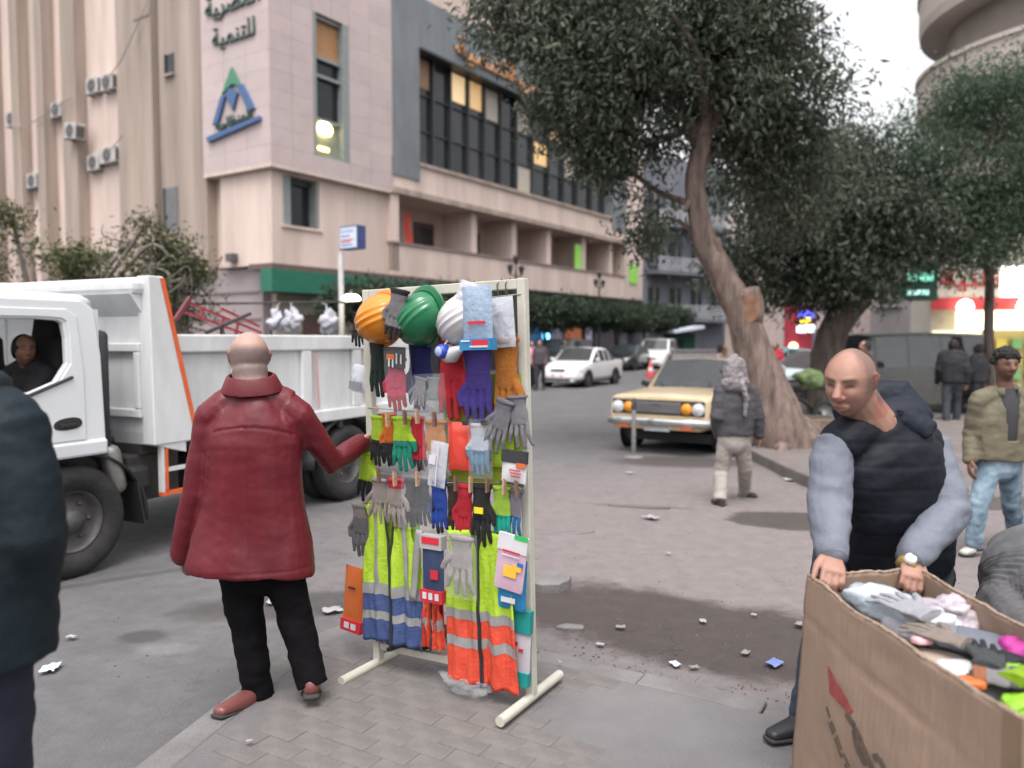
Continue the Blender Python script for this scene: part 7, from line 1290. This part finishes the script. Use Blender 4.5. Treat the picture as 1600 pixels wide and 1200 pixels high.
# ornamental street lamps before the facade
for k, (px, lab) in enumerate(((806, 'ornamental black street lamp nearest the rack top'), (936, 'ornamental black street lamp farther down the facade'))):
    Y = 33 if k == 0 else 44; b0 = P(px, 530, Y); b0.z = ROAD; t = thing('street_lamp', lab, 'street lamp', b0, BRZ, 'ornamental street lamps'); zt = P(px, 418 if k == 0 else 440, Y).z - ROAD; q = MB(); q.lathe([(.12, 0), (.10, .3), (.06, .5), (.05, zt - .3), (.03, zt)], 12); q.build('pole', chass, t, smooth=True)
    for dx in (-.42, 0, .42):
        dz = .25 if dx == 0 else -.15; q = MB(); q.tube([(0, 0, zt - .3), (dx * .6, 0, zt - .35), (dx, 0, zt + dz - .15)], [.025] * 3, 6); q.build('arm', chass, t); q = MB(); q.lathe([(.05, 0), (.13, .3), (.15, .32), (.03, .45), (0, .48)], 10, Matrix.Translation((dx, 0, zt + dz - .15))); q.build('lantern', pm('lantern_dark', (.06, .05, .045), .5), t, smooth=True)
# motorbike with cargo behind the trunk
b0 = P(1238, 530, 14.5); b0.z = ROAD; t = thing('motorbike', 'motorbike with green bundle strapped on, behind the leaning trunk', 'motorbike', b0 + v3(.1, 0, 0), R(200))
for x in (-.62, .62): wheel(t, x, 0, .30, .11, 1, 20, .72)
q = MB(); q.tube([(.62, 0, .30), (.45, 0, .80), (.40, 0, 1.0)], [.035] * 3, 8); q.tube([(.42, 0, .75), (-.1, 0, .62), (-.62, 0, .30)], [.04] * 3, 8); q.tube([(.3, 0, .70), (.2, 0, .35), (-.25, 0, .30)], [.06, .12, .08], 8); q.build('frame', chass, t, smooth=True)
q = MB(); q.tube([(.38, 0, .84), (.1, 0, .88), (-.08, 0, .80)], [(.10, .10), (.15, .13), (.10, .07)], 12); q.build('fuel_tank', pm('bike_black', (.02, .02, .022), .3), t, smooth=True); q = MB(); q.tube([(-.05, 0, .82), (-.6, 0, .84)], [(.13, .05), (.12, .05)], 12); q.build('saddle', black_p, t, smooth=True)
q = MB(); q.tube([(.36, -.35, 1.02), (.42, -.1, 1.0), (.42, .1, 1.0), (.36, .35, 1.02)], [.015] * 4, 6); q.build('handlebar', chrome, t); lamp_round(t, .52, 0, .86, .09, hl); q = MB(); q.grid(lambda u, v: (.50 - .1 * v, (u - .5) * .4, .92 + v * .36 - .25 * (u - .5) ** 2), 8, 6); q.build('windshield', pm('bike_screen', (.5, .52, .52), .2), t, smooth=True, thick=.01)
lump('cargo_bundle', 'green plaid bundle strapped to the motorbike', b0 + v3(.35, .1, .98), (.28, .24, .18), pm('plaid_green', (.12, .17, .07), .8, var=.6, sc=9), 22, 0, amp=.2, cat='bundle', grp=None)

# ================================================================== LITTER AND RUBBLE
def paper(label, px, py, s, col, seed, z=ROAD, cat='paper', nm='paper_scrap', flat=.25):
    g = G(px, py, z); q = MB(); w = s * g.y / FPX / 2 * .75
    q.grid(lambda u, v: v3((u - .5) * 2 * w * (1 + .3 * noise.noise(v3(u * 3, v * 3, seed))), (v - .5) * 1.4 * w * (1 + .3 * noise.noise(v3(v * 3, u * 3, seed + 5))), .008 + w * flat * (.5 + noise.noise(v3(u * 3.5, v * 3.5, seed + 9)))), 9, 8); o = q.build(nm, col, smooth=True, thick=.001); o.location = (g.x, g.y, z + .012); o.rotation_euler = (0, 0, seed * 1.3); tag(o, label, cat, 'litter on the ground'); return o
pw = pm('litter_white', (.30, .29, .295), .7, var=.15); pgy = pm('litter_grey', (.22, .20, .195), .8, var=.2)
for k, (px, py, s, m, lab, z) in enumerate(((520, 958, 40, pw, 'crumpled white bag lying left of the rack foot', ROAD), (78, 1050, 46, pm('litter_pale', (.55, .60, .64), .3), 'shiny pale wrapper beside the left person', ROAD), (112, 1000, 20, pw, 'small white scrap above the shiny wrapper', ROAD), (424, 945, 26, pw, 'white scrap between the legs of the man in red', ROAD), (938, 1012, 18, pw, 'white cup scrap at the kerb right of the rack', ROAD), (1210, 1042, 38, pm('litter_blue', (.14, .19, .42), .5), 'blue wrapper lying in the gutter', ROAD), (1055, 1043, 24, pm('litter_lilac', (.45, .47, .58), .5), 'pale blue scrap on the kerb edge', ROAD), (1085, 1048, 20, pgy, 'grey scrap next to the pale blue one at the kerb', ROAD), (1098, 975, 18, pw, 'small white scrap in the middle of the wet soil', ROAD), (1178, 965, 12, pw, 'tiny white strip in the wet soil', ROAD), (1165, 1025, 22, pgy, 'crumpled grey paper left of the blue wrapper', ROAD), (1018, 812, 32, pw, 'flat white scrap on the road behind the wet soil', ROAD), (985, 741, 16, pw, 'small white scrap before the steel post', ROAD), (1232, 752, 22, pw, 'white scrap by the tree island kerb', ROAD), (970, 985, 20, pgy, 'grey paper left of the gutter', ROAD), (1250, 980, 26, pgy, 'crumpled grey paper beside the carton', ROAD), (1045, 868, 9, pw, 'tiny white scrap on the beige road', ROAD), (390, 1165, 14, pw, 'tiny white scrap on the brick pavers', 0.0), (875, 1040, 9, pw, 'tiny scrap on the kerb beside the rack post', 0.0), (465, 800 + 140, 16, pw, 'white scrap behind the man in red', ROAD))): paper(lab, px, py, s, m, k + .37, z)
def slab_piece(label, px, py, w, d_, h, rz, col, seed, nm='broken_slab'):
    g = G(px, py, ROAD); q = MB(); rg = random.Random(seed); n = 9; poly = [(math.cos(2 * PI * i / n) * w * rg.uniform(.8, 1.1), math.sin(2 * PI * i / n) * d_ * rg.uniform(.75, 1.1)) for i in range(n)]; q.prism(poly, lambda a, b, c: (a, b, c), -.01, h); o = q.build(nm, col, bev=.006); o.location = (g.x, g.y, ROAD); o.rotation_euler = (R(1.5), R(-1), rz); tag(o, label, 'slab', 'broken slabs on the road'); return o
slab_piece('broken concrete slab lying right behind the rack', 850, 915, .22, .16, .06, R(-20), kerbm, 1); slab_piece('flat grey board piece beside the rack at mid height', 875, 835, .30, .07, .015, R(12), pm('grey_board', (.14, .13, .13), .8, var=.2), 2); slab_piece('pale stone chip in the gutter near the rack', 893, 984, .09, .045, .025, R(-8), kerbm, 3); slab_piece('flat broken slab on the beige road', 1000, 792, .35, .05, .012, R(-14), pm('brown_board', (.12, .10, .095), .85), 4)
lump('plastic_bag', 'clear plastic bag lying against the rack bottom bar', RM @ v3(.15, -.06, .05), (.12, .07, .035), clear('thin_plastic', (.7, .72, .75), .16, .12), 31, RRZ, amp=.5, grp=None)
rgg = np.random.default_rng(5); vs = []; fs = []                       # loose grit and crumbs along the kerb and over the dusty road
for i in range(1500):
    if i < 900: t_ = rgg.random(); p = K0.lerp(K1, t_ * 1.3 - .12) - KN * (rgg.random() ** 1.5 * 1.1 + .03)
    else: p = v3(rgg.uniform(-3.2, 3.2), rgg.uniform(3.9, 9.5), 0)
    r = rgg.uniform(.003, .009) * (1.6 if i % 17 == 0 else 1); b_ = len(vs); a0 = rgg.uniform(0, 6.3); z0 = gz(p.x, p.y) - .001
    for k in range(4): vs.append((p.x + r * math.cos(a0 + k * PI / 2) * rgg.uniform(.7, 1.3), p.y + r * math.sin(a0 + k * PI / 2) * rgg.uniform(.7, 1.3), z0))
    vs.append((p.x, p.y, z0 + r * .9)); fs += [(b_ + k, b_ + (k + 1) % 4, b_ + 4) for k in range(4)]
q = MB(); q._add(vs, fs); o = q.build('grit', pm('grit_stones', (.075, .064, .06), .9, var=.5, sc=30), fix=False); tag(o, 'loose grit and crumbs along the kerb and over the road', 'grit', kind='stuff')
D.scenes.remove(TMP)
